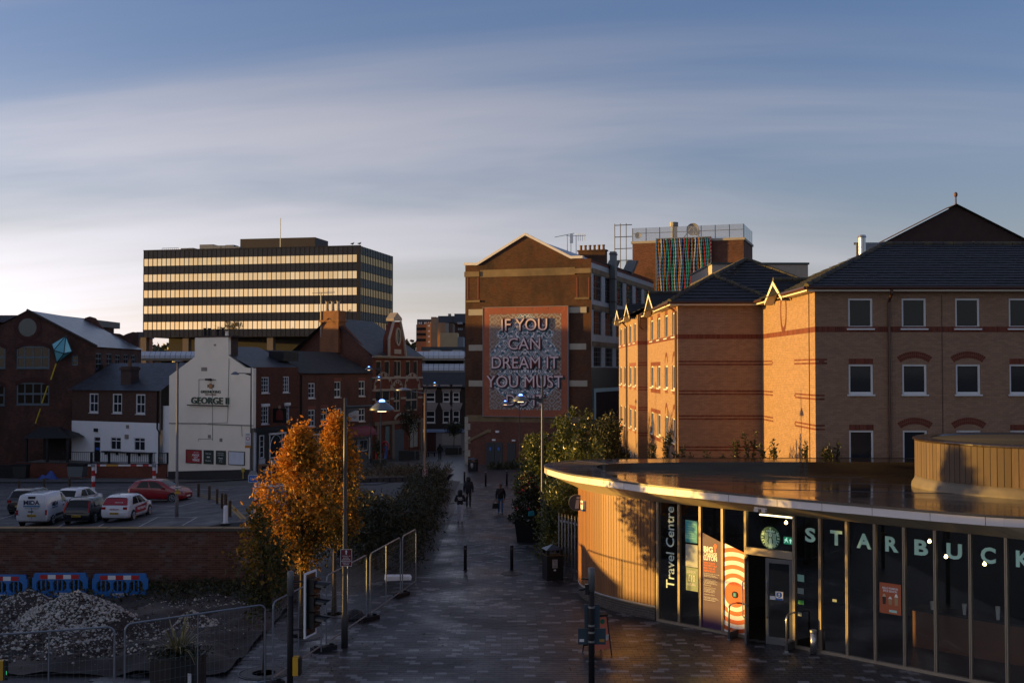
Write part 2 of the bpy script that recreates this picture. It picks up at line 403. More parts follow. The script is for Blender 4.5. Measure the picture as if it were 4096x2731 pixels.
def Z(x,y):
 k=sst((-x-6)/24)*sst((y-39.6)/6)if x<-16 or y>60 else sst((-x-6)/6)*sst((y-39.6)/6)
 if y>140:k*=1-sst((y-140)/30)
 return lerp(ZP(y),ZL(y),k)
def Zc(x,y):return Z(x,y)
# ground sheet to the horizon
xs=[-3000,-1500,-700,-350,-200,-140]+list(range(-110,62,2))+[80,120,200,350,700,1500,3000]
ys=[-1500,-500,-200,-100,-50,-20]+list(range(0,180,2))+[200,260,350,500,800,1500,3500]
V=[(x,y,Z(x,y))for y in ys for x in xs];nx_=len(xs)
Fq=[(j*nx_+i,j*nx_+i+1,(j+1)*nx_+i+1,(j+1)*nx_+i)for j in range(len(ys)-1)for i in range(nx_-1)]
nobj('ground',npmesh('ground',V,Fq),M('town_ground',(0.045,0.043,0.042),0.75,var=0.3,ns=0.4,bmp=0.1),kind='structure')
def sheet(name,xf0,xf1,y0,y1,off,mat,sx=1.0,sy=1.0,kind='structure',parent=None,nx=None):
 V=[];n=max(2,int((y1-y0)/sy)+1)
 for j in range(n):
  y=lerp(y0,y1,j/(n-1));a,b=xf0(y),xf1(y)
  k=nx or 12
  for i in range(k+1):
   x=lerp(a,b,i/k);V.append((x,y,Z(x,y)+off))
 Fq=[(j*(k+1)+i,j*(k+1)+i+1,(j+1)*(k+1)+i+1,(j+1)*(k+1)+i)for j in range(n-1)for i in range(k)]
 return nobj(name,npmesh(name,V,Fq),mat,parent,kind=kind)
def strip(name,pts,wdt,off,mat,parent=None,label=None,org=None,step=1.0):
 P=[]
 for(x0,y0),(x1,y1)in zip(pts,pts[1:]):
  n=max(1,int(math.hypot(x1-x0,y1-y0)/step))
  P+=[(lerp(x0,x1,i/n),lerp(y0,y1,i/n))for i in range(n)]
 P.append(pts[-1]);V=[]
 for i,(x,y)in enumerate(P):
  a,b=P[max(0,i-1)],P[min(len(P)-1,i+1)];d=Vector((b[0]-a[0],b[1]-a[1])).normalized()
  for s in(1,-1):
   q=(x-s*d.y*wdt/2,y+s*d.x*wdt/2);V.append((q[0],q[1],Z(*q)+off))
 Fq=[(2*i+1,2*i+3,2*i+2,2*i)for i in range(len(P)-1)]
 return nobj(name,npmesh(name,V,Fq),mat,parent,kind='structure' if parent is None else None)
 # paved walk
def xl(y):return-10.6 if y<28.9 else(-7.35 if y<39 else(lerp(-7.35,-3.7,(y-39)/4)if y<43 else(-3.6 if y<80 else lerp(-3.6,-13,min(1,(y-80)/14)))))
def xr(y):return 41.5-y if y<38.5 else(2.6 if y<47 else(2.2 if y<70 else(2.2 if y<82 else 6.5)))
def pavemat():
 m,t,b=newmat('wet_paving_stone')
 r=t.nodes.new('ShaderNodeValToRGB');e=r.color_ramp.elements;r.color_ramp.interpolation='CONSTANT'
 for i,(p,c)in enumerate([(0,(0.016,0.016,0.019)),(0.3,(0.024,0.024,0.028)),(0.62,(0.034,0.033,0.037)),(0.80,(0.05,0.048,0.052)),(0.875,(0.16,0.16,0.17))]):
  if i>=len(e):e.new(p)
  e[i].position=p;e[i].color=(*c,1)
 t.links.new(rndv(t),r.inputs[0])
 c=mixrgb(t,noise(t,9,4),r.outputs[0],(0.03,0.028,0.03));c=mixrgb(t,0.35,r.outputs[0],c)
 t.links.new(c,b.inputs['Base Color'])
 mr=t.nodes.new('ShaderNodeMapRange');mr.inputs[1].default_value=0.35;mr.inputs[2].default_value=0.65;mr.inputs[3].default_value=0.3;mr.inputs[4].default_value=0.6
 g=t.nodes.new('ShaderNodeNewGeometry');n=t.nodes.new('ShaderNodeTexNoise');n.inputs['Scale'].default_value=0.45;n.inputs['Detail'].default_value=5
 t.links.new(g.outputs['Position'],n.inputs['Vector']);t.links.new(n.outputs[0],mr.inputs[0]);t.links.new(mr.outputs[0],b.inputs['Roughness'])
 return m
PAVE=pavemat()
JOINT=M('paving_joint',(0.012,0.012,0.013),0.5,var=0.3)
path=sheet('paved_walk',xl,xr,24.0,78.0,0.012,JOINT,nx=10)
far=brick('wet_paving_far',(0.025,0.026,0.03),(0.085,0.085,0.09),(0.018,0.018,0.02),0.6,0.4,0.02,dirt=0.1,rough=0.3)
sheet('paved_square',lambda y:xl(y)if y<94 else lerp(-13,-20,min(1,(y-94)/30)),lambda y:9.0,78.0,152.0,0.012,far,nx=24)
mn,mx,rn=[],[],[]
y=27.2;row=0;PH,PW=0.20,0.30
while y<77.8:
 a,b=xl(y),xr(y);x=math.floor(a/PW)*PW+PW+(PW/2 if row%2 else 0)
 while x+PW<b:
 # bands of stones run along the walk: every band has its own share of pale stones
  band=int(math.floor((x+20)/0.9));pale=0.05 if band%3==0 else(0.17 if band%3==1 else 0.10)
  r=random.random();r=random.uniform(0.88,0.99)if r<pale else random.uniform(0,0.87)
  h=random.uniform(-0.0015,0.0015)
  mn.append((x+0.005,y+0.005,0.0));mx.append((x+PW-0.005,y+PH-0.005,0.022+h));rn.append(r);x+=PW
 y+=PH;row+=1
mn=np.array(mn);mx=np.array(mx);rn=np.array(rn)
# the 300 stones that show largest (nearest the foot of the picture) are single objects, the rest one mesh
vis=[i for i in range(len(mn))if abs(mn[i,0]/mn[i,1])<0.44 and mn[i,1]>28.2]
near=set(sorted(vis,key=lambda i:mn[i,1])[:300]);rest=np.array([i for i in range(len(mn))if i not in near])
F5=BOXF[:5]
nobj('paving_stones',boxmesh('paving_stones',mn[rest],mx[rest],rn[rest],F5),PAVE,path,kind='stuff')
pm=[boxmesh('paving_stone',[(0.005,0.005,0)],[(PW-0.005,PH-0.005,0.022)],[v],F5)for v in(0,0,0,0,0,0,0,0)]
pmat=[]
def clsmat(lo):
 m=PAVE.copy();return m
PAVE1=PAVE.copy();PAVE1.name='wet_paving_single'
for n in PAVE1.node_tree.nodes:
 if n.type=='OBJECT_INFO':
  for l in list(n.outputs['Random'].links):PAVE1.node_tree.links.remove(l)
pm=[boxmesh('paving_stone',[(0.005,0.005,0)],[(PW-0.005,PH-0.005,0.022)],[v],F5)for v in(0.1,0.2,0.4,0.5,0.7,0.84,0.93)]
for q in pm:q.materials.append(PAVE1)
for i in near:
 v=rn[i];k=int(np.argmin([abs(v-t)for t in(0.1,0.2,0.4,0.5,0.7,0.84,0.93)]))
 o=bpy.data.objects.new('paving_stone',pm[k]);link(o,path);o.location=(mn[i,0]-0.005,mn[i,1]-0.005,0)
P=[]
for _ in range(420):
 yy=random.uniform(27.5,58);xx=random.uniform(xl(yy),min(xr(yy),3));P.append((xx,yy,0.026))
V,Fq=leaves(P,0.075,up=0,nrm=np.tile((0,0,2.5),(len(P),1)))
nobj('fallen_leaves',npmesh('fallen_leaves',V,Fq,RNG.random(len(P))),leafmat('fallen_leaf',[(0,(0.16,0.05,0.015)),(0.5,(0.22,0.10,0.02)),(1,(0.08,0.03,0.015))],trans=0),kind='stuff',label=None)['label']='brown autumn leaves scattered over the wet paving'
# car park, road, kerbs
sheet('car_park',lambda y:-60,lambda y:-8.6 if y<62 else-13.0,46,90,0.02,ASPH,nx=60)
road=sheet('road',lambda y:-90,lambda y:-7.5 if y<95 else-8.5,90.0,99.0,0.03,ASPH,nx=80,sy=1)
def gxy(sx,sy):
 z=-1.4
 for _ in range(12):
  p=gz(sx,sy,z);z=lerp(z,Z(p.x,p.y),0.7)
 p=gz(sx,sy,z);return(p.x,p.y)
pav=sheet('pavement',lambda y:-90,lambda y:-18.0,99.0,106.5,0.11,M('pavement_flags',(0.075,0.073,0.072),0.6,var=0.3,rvar=0.15),nx=80)
strip('kerb',[(-90,99.0),(-18,99.0)],0.16,0.125,CONC)
strip('yellow_line',[gxy(*B1(x,y))for x,y in((0,360),(600,352),(1100,350),(1290,362))],0.11,0.045,YEL,road)
strip('yellow_line',[gxy(*B1(x,y))for x,y in((1680,388),(1900,385),(2120,378),(2352,360))],0.12,0.05,YEL,road)
for a,b in(((80,412),(600,414)),((680,410),(1100,414)),((1830,420),(2150,430))):
 strip('white_line',[gxy(*B1(*a)),gxy(*B1(*b))],0.13,0.055,WLINE,road)
cp=bpy.data.objects['car_park']
for a,b in(((1290,780),(1490,678)),((1490,680),(1850,684)),((1715,760),(1850,684)),((910,780),(975,745)),((530,780),(610,742)),((0,700),(165,648)),((1390,570),(1690,578)),((1690,578),(1860,530))):
 strip('bay_line',[gxy(*B1(*a)),gxy(*B1(*b))],0.09,0.035,WLINE,cp)
strip('yellow_line',[gxy(*B1(x,y))for x,y in((1880,475),(2030,490),(2150,545),(2250,640),(2310,700))],0.14,0.04,YEL,cp,step=0.5)
strip('yellow_line',[gxy(*B1(x,y))for x,y in((1900,492),(2020,508),(2125,560),(2215,640),(2275,700))],0.14,0.04,YEL,cp,step=0.5)
isl=[gxy(*B1(x,y))for x,y in((2040,775),(2190,700),(2352,700),(2352,780))]
mb=MB();mb.prism([(p[0],p[1])for p in isl][::-1]if False else[(p[0],p[1])for p in isl],-1.45,-1.28)
o=mb.build('traffic_island',M('island_paving',(0.09,0.085,0.08),0.6));o['kind']='structure'
strip('side_road',[(-14,82.5),(-8.2,80.5)],6.0,0.05,M('side_road_asphalt',(0.045,0.047,0.055),0.4,var=0.2))
# hotel (axis aligned, tan brick)
HX1,HY1=12.07,45.3
HY2,HX2,HY3,HX3,HY4=55.0,8.02,67.4,7.45,79.2
hotel=thing('hotel','long tan brick hotel with stepped sunlit side walls and hipped tile roofs','building',(HX1,HY1,0))
TANB=M('tan_brick',(0.30,0.19,0.125),0.85,var=0.12,ns=5,rv=0.22,spec=0.25)
REDB=M('red_brick_trim',(0.17,0.05,0.032),0.85,var=0.2,ns=5,rv=0.4,spec=0.25)
MORT=M('tan_mortar',(0.14,0.095,0.068),0.9,var=0.15)
TANT=brick('tan_brick_plain',(0.25,0.165,0.11),(0.31,0.205,0.135),(0.15,0.10,0.075),dirt=0.12,stain=(0.2,0.12,0.07))
REDP=M('red_brick_plain',(0.17,0.05,0.032),0.85,var=0.3,ns=9)
EAVE=11.0
ROWS=[10.59,7.95,5.31,2.67];WH=1.165;CRS=0.075
F1=Fr((HX1,HY1,0),0);F2=Fr((HX2,HY2,0),0);F3=Fr((HX3,HY3,0),0)
W1=Fr((HX1,HY2,0),-PI/2);W2=Fr((HX2,HY3,0),-PI/2);W3=Fr((HX3,HY4,0),-PI/2)
bricks_t,bricks_r=[],[]
def lay(fr,u0,u1,z0,z1,holes,red,soldier=()):
 """running bond from course to course; red: list of (u0,u1,z0,z1) areas of red brick; soldier: upright bands; arches lie in holes"""
 n0,n1=int(round(z0/CRS)),int(round(z1/CRS));hs=list(holes)+list(soldier)
 for c in range(n0,n1):
  za,zb=c*CRS+0.004,(c+1)*CRS-0.006;zm=(za+zb)/2;x=u0-(0.1125 if c%2 else 0)
  while x<u1-0.02:
   a,b=max(x,u0),min(x+0.2155,u1);x+=0.225
   segs=[(a,b)]
   for h in hs:
    if h[2]<zm<h[3]:
     ns=[]
     for s in segs:
      if s[1]<=h[0]or s[0]>=h[1]:ns.append(s)
      else:
       if s[0]<h[0]-0.015:ns.append((s[0],h[0]-0.004))
       if s[1]>h[1]+0.015:ns.append((h[1]+0.004,s[1]))
     segs=ns
   for s in segs:
    if s[1]-s[0]<0.015:continue
    um=(s[0]+s[1])/2
    isr=any(r[0]<=um<=r[1]and r[2]<=zm<=r[3]for r in red)
    (bricks_r if isr else bricks_t).append((fr,s[0],s[1],za,zb))
 for a,b,c,d in soldier:
  n=max(1,int(round((b-a)/0.075)));w=(b-a)/n
  for i in range(n):bricks_r.append((fr,a+i*w+0.004,a+(i+1)*w-0.004,c+0.004,d-0.004))
def band2(u0,u1,z0,z1):return[(u0,u1,z0,z0+0.075),(u0,u1,z1-0.075,z1)]
DB=[(7.98,8.205),(6.53,6.755),(5.325,5.55),(3.825,4.05)]
def snap(z):return round(z/CRS)*CRS
ROWS=[snap(r)for r in ROWS];WHs=snap(WH)
SOL=(snap(9.19),snap(9.19)+0.225)
wu=[at(3393+214.2*k,1250,HY1).x-HX1 for k in range(0,6)]
holes1=[(u,u+0.975,r-WHs,r)for u in wu for r in ROWS[:3]]
sold1=[(0.034,13.4,*SOL)]
arch=[]
for k,u in enumerate(wu):
 for r in ROWS[1:3]:
  if k%3==0:sold1.append((u,u+0.975,r+0.0,r+0.225))
  else:arch.append((u+0.4875,r))
red1=band2(0,0.42,DB[0][0],DB[0][1])+[(0.2,0.42,DB[0][0],DB[0][1])]+band2(0,0.42,DB[2][0],DB[2][1])+band2(0,0.42,DB[1][0],DB[1][1])
archh=[(c-0.62,c+0.62,r+0.02,r+0.47)for c,r in arch]
lay(F1,0.034,9.4,2.55,EAVE-0.05,holes1+[],red1,sold1)
# arches: red voussoirs over the brickwork, two rings proud of the wall
vouss=MB(F1);vouss2=[]
for c,r in arch:
 for ring,(ra,rb)in enumerate(((0.95,1.075),(1.085,1.21))):
  n=17 if ring else 15;a0=math.radians(36)
  for i in range(n):
   t0,t1=-a0+2*a0*i/n+0.004,-a0+2*a0*(i+1)/n-0.004;zc0=r-0.70
   vouss.slab([(c+ra*math.sin(t0),zc0+ra*math.cos(t0)),(c+ra*math.sin(t1),zc0+ra*math.cos(t1)),(c+rb*math.sin(t1),zc0+rb*math.cos(t1)),(c+rb*math.sin(t0),zc0+rb*math.cos(t0))],-0.006,0.02)
LW1=HY2-HY1
red=[]
for z0,z1 in DB[:3]:
 red+=band2(0,2.35,z0,z1)+[(2.2,2.35,z0,z1)]+band2(LW1-3.4,LW1,z0,z1)+[(LW1-3.4,LW1-3.25,z0,z1)]
lay(W1,0,LW1,2.55,EAVE-0.05,[],red,[(0,LW1,*SOL)])
cu,cz=W1.uv(*A6(1598,1010));ru,rz_=0.55,0.62
ring=MB(W1)
for i in range(40):
 t0,t1=2*PI*i/40+0.01,2*PI*(i+1)/40-0.01
 ring.slab([(cu+0.42*math.cos(t0),cz+0.72*math.sin(t0)),(cu+0.60*math.cos(t0),cz+1.0*math.sin(t0)),(cu+0.60*math.cos(t1),cz+1.0*math.sin(t1)),(cu+0.42*math.cos(t1),cz+0.72*math.sin(t1))][::-1],-0.008,0.02)
LF2=HX1-HX2
red=[]
for z0,z1 in DB:red+=band2(0,LF2,z0,z1)
lay(F2,0.034,LF2,2.55,EAVE-0.05,[],red,[(0.034,LF2,*SOL)])
cols2=[(HY3-a,HY3-b)for a,b in((65.8,64.6),(62.75,61.55),(59.75,58.55),(56.95,55.75))]
h2=[(a,b,r-WHs,r)for a,b in cols2 for r in ROWS[:3]]
sold2=[(0,HY3-HY2,*SOL)];red2=[]
for r in ROWS[1:3]:
 sold2.append((cols2[0][0]-0.05,cols2[1][1]+0.05,r,r+0.225));sold2.append((cols2[0][0]-0.05,cols2[1][1]+0.05,r-WHs-0.3,r-WHs-0.075))
 for c in cols2[2:]:red2.append((c[0],c[1],r-WHs-0.225,r-WHs))
for c in cols2:red2.append((c[0],c[1],ROWS[0],ROWS[0]+0.225))
lay(W2,0,HY3-HY2,2.55,EAVE-0.05,h2,red2,sold2)
arch2=MB(W2)
for a,b in cols2[2:]:
 for r in ROWS[1:3]:
  c=(a+b)/2
  for i in range(13):
   t0,t1=-1.2+2.4*i/13+0.01,-1.2+2.4*(i+1)/13-0.01;zc0=r-0.1
   arch2.slab([(c+0.45*math.sin(t0),zc0+0.45*math.cos(t0)*1.3),(c+0.45*math.sin(t1),zc0+0.45*math.cos(t1)*1.3),(c+0.62*math.sin(t1),zc0+0.62*math.cos(t1)*1.3),(c+0.62*math.sin(t0),zc0+0.62*math.cos(t0)*1.3)],-0.006,0.02)
def brickbox(L):
 a=np.empty((len(L),3));b=np.empty((len(L),3))
 for i,(fr,u0,u1,z0,z1)in enumerate(L):
  p=fr.T((u0,0,z0));q=fr.T((u1,0.03,z1))
  a[i]=np.minimum(p,q);b[i]=np.maximum(p,q)
 o=np.array(hotel.location);return a-o,b-o
at_,bt_=brickbox(bricks_t);ar_,br_=brickbox(bricks_r)
def visible_f1(L):
 return[i for i,l in enumerate(L)if l[0]is F1 and abs(l[2]-l[1]-0.2155)<1e-4 and 4.8<l[3]<10.9 and l[1]<8]
pick=set(random.sample(visible_f1(bricks_t),300));restt=np.array([i for i in range(len(bricks_t))if i not in pick])
walls=MB(F1).wall(0,9.4,0,2.55).wall(9.4,16,0,EAVE,[h for h in holes1 if h[0]>9.4]);
walls.fr=W1;walls.wall(0,LW1,0,2.55);walls.fr=F2;walls.wall(0,LF2,0,2.55);walls.fr=W2;walls.wall(0,HY3-HY2,0,2.55)
cols3=[(HY4-a,HY4-b)for a,b in((78.5,77.2),(75.6,74.3),(72.3,71.1),(69.6,68.4))]
h3=[(a,b,r-WHs,r)for a,b in cols3 for r in ROWS]
walls.fr=W3;walls.wall(0,HY4-HY3,-1,EAVE,h3);walls.fr=F3;walls.wall(0,HX2-HX3,-1,EAVE)
walls.fr=Fr((HX1+14,HY4,0),PI);walls.wall(0,HX1+14-HX3,-1,EAVE)
wall_o=walls.build('wall',TANT,hotel)
back=MB(F1).wall(0,9.4,2.55,EAVE,[h for h in holes1 if h[0]<9.4],0.008,0.12);back.fr=W1;back.wall(0,LW1,2.55,EAVE,[],0.008);back.fr=F2;back.wall(0,LF2,2.55,EAVE,[],0.008);back.fr=W2;back.wall(0,HY3-HY2,2.55,EAVE,h2,0.008)
back.build('mortar',MORT,hotel)
nobj('bricks',boxmesh('bricks',at_[restt],bt_[restt],RNG.random(len(restt))),TANB,wall_o,kind='stuff')
nobj('trim_bricks',boxmesh('trim_bricks',ar_,br_,RNG.random(len(ar_))),REDB,wall_o,kind='stuff')
bm1=boxmesh('brick',[(0,0,0)],[(0.2155,0.03,0.065)],None);bm1.materials.append(TANB)
for i in pick:
 o=bpy.data.objects.new('brick',bm1);link(o,wall_o);o.location=at_[i]
vouss.build('brick_arches',REDB,hotel,kind='stuff');arch2.build('brick_arches',REDB,hotel,kind='stuff');ring.build('brick_roundel',REDB,hotel,label='oval ring of red bricks on the sunlit end wall')
rb=MB(W3).box(0,HY4-HY3,-0.006,0.02,*SOL)
for c in(cols3[:2],cols3[2:]):
 for r in ROWS[1:3]:
  if c is not None and c[0][0]>5:rb.box(c[0][0],c[1][1],-0.006,0.02,r+0.01,r+0.225)
  rb.box(c[0][0],c[0][1],-0.006,0.02,r-WHs-0.225,r-WHs-0.07).box(c[1][0],c[1][1],-0.006,0.02,r-WHs-0.225,r-WHs-0.07)
rb.fr=F3
for z0,z1 in DB:rb.box(0,0.57,-0.006,0.02,z0,z0+0.075).box(0,0.57,-0.006,0.02,z1-0.075,z1)
rb.box(0,0.57,-0.006,0.02,*SOL)
rb.build('red_band',REDP,hotel)
for h in holes1:window(hotel,F1,*h,WHITE,DKGL,fw=0.075,sill=WHITE)
for h in h2:window(hotel,W2,*h,WHITE,DKGL,fw=0.07,nx=2,sill=WHITE)
for h in h3[:]:window(hotel,W3,*h,WHITE,DKGL,fw=0.07,nx=2,sill=WHITE)
TILE=tilemat('roof_tile_grey',(0.016,0.018,0.023),geo=True,moss=(0.022,0.018,0.010),rough=0.65)
UNDER=M('roof_underlay',(0.008,0.008,0.01),0.8)
tile_l=[]
def slope(eL,eR,tR,tL,rows=0.345,tw=0.33,keep=True):
 """one roof slope; eave left->right seen from outside, then top right, top left"""
 eL,eR,tR,tL=map(Vector,(eL,eR,tR,tL));U=(eR-eL).normalized();mid=(tL+tR)/2-eL
 Vd=mid-U*mid.dot(U);H=Vd.length;Vd.normalize();N=U.cross(Vd);n=max(1,int(round(H/rows)));rh=H/n
 for r in range(n):
  v0,v1=r*rh,(r+1)*rh;t=(r+0.5)/n
  a=lerp(0,(tL-eL).dot(U),t);b=lerp((eR-eL).dot(U),(tR-eL).dot(U),t)
  x=math.floor(a/tw)*tw-(tw/2 if r%2 else 0)
  while x<b:
   p,q=max(x,a),min(x+tw-0.006,b);x+=tw
   if q-p<0.03:continue
   j=random.uniform(-0.004,0.004)
   lo,hi=0.045+j,0.006+j
   P=[eL+U*s+Vd*vv+N*h for vv,h0 in((v0-0.03,lo),(v1,hi))for s in(p,q)for h in(h0-0.022,h0)]
   tile_l.append((P,eL.y<45 and abs(U.x)>0.9,q-p))
 return(eL,eR,tR,tL)
roof=MB()
def sl(*a):
 q=slope(*a);roof.poly([p for p in q]if(q[2]-q[3]).length>0.01 else[q[0],q[1],q[2]])
EZ=11.02;e=0.45
ax0,ay0,ay1=HX1-e,HY1-e,56.2;ary,arz,arx=50.4,13.28,16.5
sl((ax0,ay0,EZ),(31,ay0,EZ),(31,ary,arz),(arx,ary,arz))
sl((ax0,ay1,EZ),(ax0,ay0,EZ),(arx,ary,arz),(arx,ary,arz))
bx0,bx1,bry0,brx,brz=HX2-e,17.2,60.6,12.5,13.62
sl((bx0,HY4,EZ),(bx0,56.6,EZ),(brx,bry0,brz),(brx,HY4,brz))
sl((bx0+0.2,56.0,EZ+0.05),(bx1,56.0,EZ+0.05),(brx,bry0,brz),(brx,bry0,brz))
cx0,cx1=HX2-e,HX1+0.6;cm=(cx0+cx1)/2
sl((cx0,HY2-e,EZ),(cx1,HY2-e,EZ),(cm,HY2-e+2.5,12.42),(cm,HY2-e+2.5,12.42))
sl((cx0,62,EZ),(cx0,HY2-e,EZ),(cm,HY2-e+2.5,12.42),(cm,62,12.42))
sl((cx1,HY2-e,EZ),(cx1,62,EZ),(cm,62,12.42),(cm,HY2-e+2.5,12.42))
sl((HX3-e,HY4+0.4,EZ),(HX3-e,HY3-0.3,EZ),(brx,HY3-0.3,13.55),(brx,HY4+0.4,13.55))
roof.poly([(bx1,79,EZ),(bx1,56,EZ),(brx,bry0,brz),(brx,79,brz)][::-1]);roof.poly([(31,ay0,EZ),(31,ay1,EZ),(31,ary,arz)]);roof.poly([(31,ay1,EZ),(ax0,ay1,EZ),(arx,ary,arz),(31,ary,arz)])
gab=MB();verges=[];face=MB();soff=MB()
for(gx,y0,y1,zb,za,run)in((HX1-0.42,49.0,52.4,10.88,11.72,3.4),(HX2-0.42,61.1,65.4,11.0,12.0,3.2),(HX3-0.42,68.0,71.6,10.95,11.78,2.6),(HX3-0.42,74.3,78.0,10.95,11.78,2.6)):
 ym=(y0+y1)/2
 sl((gx+run,y0,zb),(gx,y0,zb),(gx,ym,za),(gx+run,ym,za));sl((gx,y1,zb),(gx+run,y1,zb),(gx+run,ym,za),(gx,ym,za))
 for(ya,yb)in((y0,ym),(y1,ym)):
  d=0.16
  q=[(gx-0.02,ya,zb-0.02),(gx-0.02,yb,za-0.02),(gx-0.02,yb,za-0.02-d*1.3),(gx-0.02,ya,zb-0.02-d)]
  verge=MB();verges.append(verge);verge.poly(q);verge.poly([(p[0]+0.05,p[1],p[2])for p in reversed(q)])
  verge.poly([q[3],q[2],(q[2][0]+0.4,q[2][1],q[2][2]),(q[3][0]+0.4,q[3][1],q[3][2])])
 face.poly([(gx+0.42,y1,EAVE-0.1),(gx+0.42,y0,EAVE-0.1),(gx+0.42,y0,zb-0.02),(gx+0.42,ym,za-0.04),(gx+0.42,y1,zb-0.02)])
face.build('gablet_wall',TANT,hotel)
for verge in verges:verge.build('barge_board',M('cream_board',(0.62,0.58,0.50),0.5,var=0.08),hotel)
roof_o=roof.build('roof',UNDER,hotel)
hl=np.array(hotel.location)
big=[i for i,tl in enumerate(tile_l)if tl[1]and tl[2]>0.3 and tl[0][0].x<23];pickt=set(random.sample(big,min(300,len(big))))
TF=np.array([[0,1,5,4][::-1],[2,3,7,6],[0,2,3,1][::-1],[1,3,7,5],[4,6,7,5]])
TF=np.array([[1,3,7,5],[0,2,3,1],[2,6,7,3],[4,0,1,5],[6,4,5,7]])
rt=[i for i in range(len(tile_l))if i not in pickt]
V=np.array([[tuple(p)for p in tile_l[i][0]]for i in rt]).reshape(-1,3)-hl
nobj('roof_tiles',npmesh('roof_tiles',V,(TF[None]+(np.arange(len(rt))*8)[:,None,None]).reshape(-1,4),np.repeat(RNG.random(len(rt)),5)),TILE,roof_o,kind='stuff')
i0=next(iter(pickt));b0=tile_l[i0][0][0]
tm=npmesh('roof_tile',np.array([tuple(p-b0)for p in tile_l[i0][0]]),TF);tm.materials.append(TILE)
for i in pickt:
 o=bpy.data.objects.new('roof_tile',tm);link(o,roof_o);o.location=tile_l[i][0][0]-hotel.location
rid=MB()
for a,b in(((ax0,ay0,EZ),(arx,ary,arz)),((arx,ary,arz),(31,ary,arz)),((bx0,54.6,EZ),(cm,HY2-e+2.5,12.44)),((cm,HY2-e+2.5,12.44),(cm,60,12.44)),((cx1,HY2-e,EZ),(cm,HY2-e+2.5,12.44)),((cm+0.1,57.2,12.46),(brx,bry0,brz)),((bx1,56.0,EZ),(brx,bry0,brz)),((brx,bry0,brz),(brx,79,brz)),((HX1-0.42,50.7,11.72),(HX1+3,50.7,11.72)),((HX2-0.42,63.25,12.0),(HX2+2.6,63.25,12.0))):
 a,b=Vector(a),Vector(b);n=int((b-a).length/0.45)+1
 for i in range(n):
  p,q=a.lerp(b,i/n),a.lerp(b,(i+0.94)/n);rid.sweep([p+Vector((0,0,0.02)),q+Vector((0,0,0.02))],0.115+random.uniform(-0.006,0.006),8)
rid.build('ridge_tiles',M('mossy_ridge_tile',(0.035,0.032,0.028),0.8,var=0.4,ns=4,alt=(0.11,0.085,0.03)),hotel,kind='stuff')
BRN=M('brown_plastic',(0.055,0.022,0.014),0.35,var=0.2)
gut=MB()
for a,b in(((ax0,ay0-0.05,EZ-0.06),(31,ay0-0.05,EZ-0.06)),((ax0-0.05,52.6,EZ-0.06),(ax0-0.05,55,EZ-0.06)),((ax0-0.05,ay0,EZ-0.06),(ax0-0.05,48.8,EZ-0.06)),((bx0,HY2-e-0.05,EZ-0.06),(HX1,HY2-e-0.05,EZ-0.06)),((bx0-0.05,HY2-e,EZ-0.06),(bx0-0.05,60.9,EZ-0.06)),((bx0-0.05,65.5,EZ-0.06),(bx0-0.05,67.8,EZ-0.06)),((HX3-e-0.05,71.8,EZ-0.06),(HX3-e-0.05,74.2,EZ-0.06))):
 gut.sweep([a,b],0.065,8)
gut.build('gutter',BRN,hotel)
dp=MB()
px=at(3553.6,1300,HY1).x
dp.sweep([(px,HY1-e,EZ-0.1),(px,HY1-e,EZ-0.25),(px-0.0,HY1-0.08,EZ-0.6),(px,HY1-0.08,0)],0.055,8)
dp.sweep([(HX2-e,56.0,EZ-0.1),(HX2-0.07,55.3,EZ-0.45),(HX2-0.07,55.25,0)],0.055,8)
dp.sweep([(HX3-e,73.5,EZ-0.1),(HX3-0.07,73.4,EZ-0.5),(HX3-0.07,73.4,0)],0.055,8)
dp.sweep([(HX2-e,67.0,EZ-0.1),(HX3+0.1,67.33,EZ-0.7),(HX3+0.3,67.33,EZ-0.9)],0.05,8)
dp.build('downpipe',BRN,hotel)
so_=MB()
CREAMB=MC['cream_board']
so_.box(ax0+0.02,31,ay0+0.02,HY1-0.002,EZ-0.19,EZ-0.1).box(HX2-e+0.02,HX1-0.01,HY2-e+0.02,HY2-0.002,EZ-0.19,EZ-0.1)
so_.box(ax0+0.02,HX1-0.002,HY1,48.9,EZ-0.19,EZ-0.1).box(ax0+0.02,HX1-0.002,52.5,54.9,EZ-0.19,EZ-0.1).box(bx0+0.02,HX2-0.002,HY2,61.0,EZ-0.19,EZ-0.1).box(bx0+0.02,HX2-0.002,65.5,HY3,EZ-0.19,EZ-0.1).box(HX3-e+0.02,HX3-0.002,71.7,74.2,EZ-0.19,EZ-0.1)
so_.build('soffit',CREAMB,hotel)
cab=MB();cab.fr=W1
uc=W1.uv(*A8(1752,400))[0];cab.box(uc-0.012,uc+0.012,-0.03,-0.001,2.5,10.8);cab.build('cable',BRN,hotel)
mj=MB(F1).box(at(3767,1300,HY1).x-HX1-0.012,at(3767,1300,HY1).x-HX1+0.012,-0.012,0.01,2.6,10.7);mj.build('movement_joint',BRN,hotel)
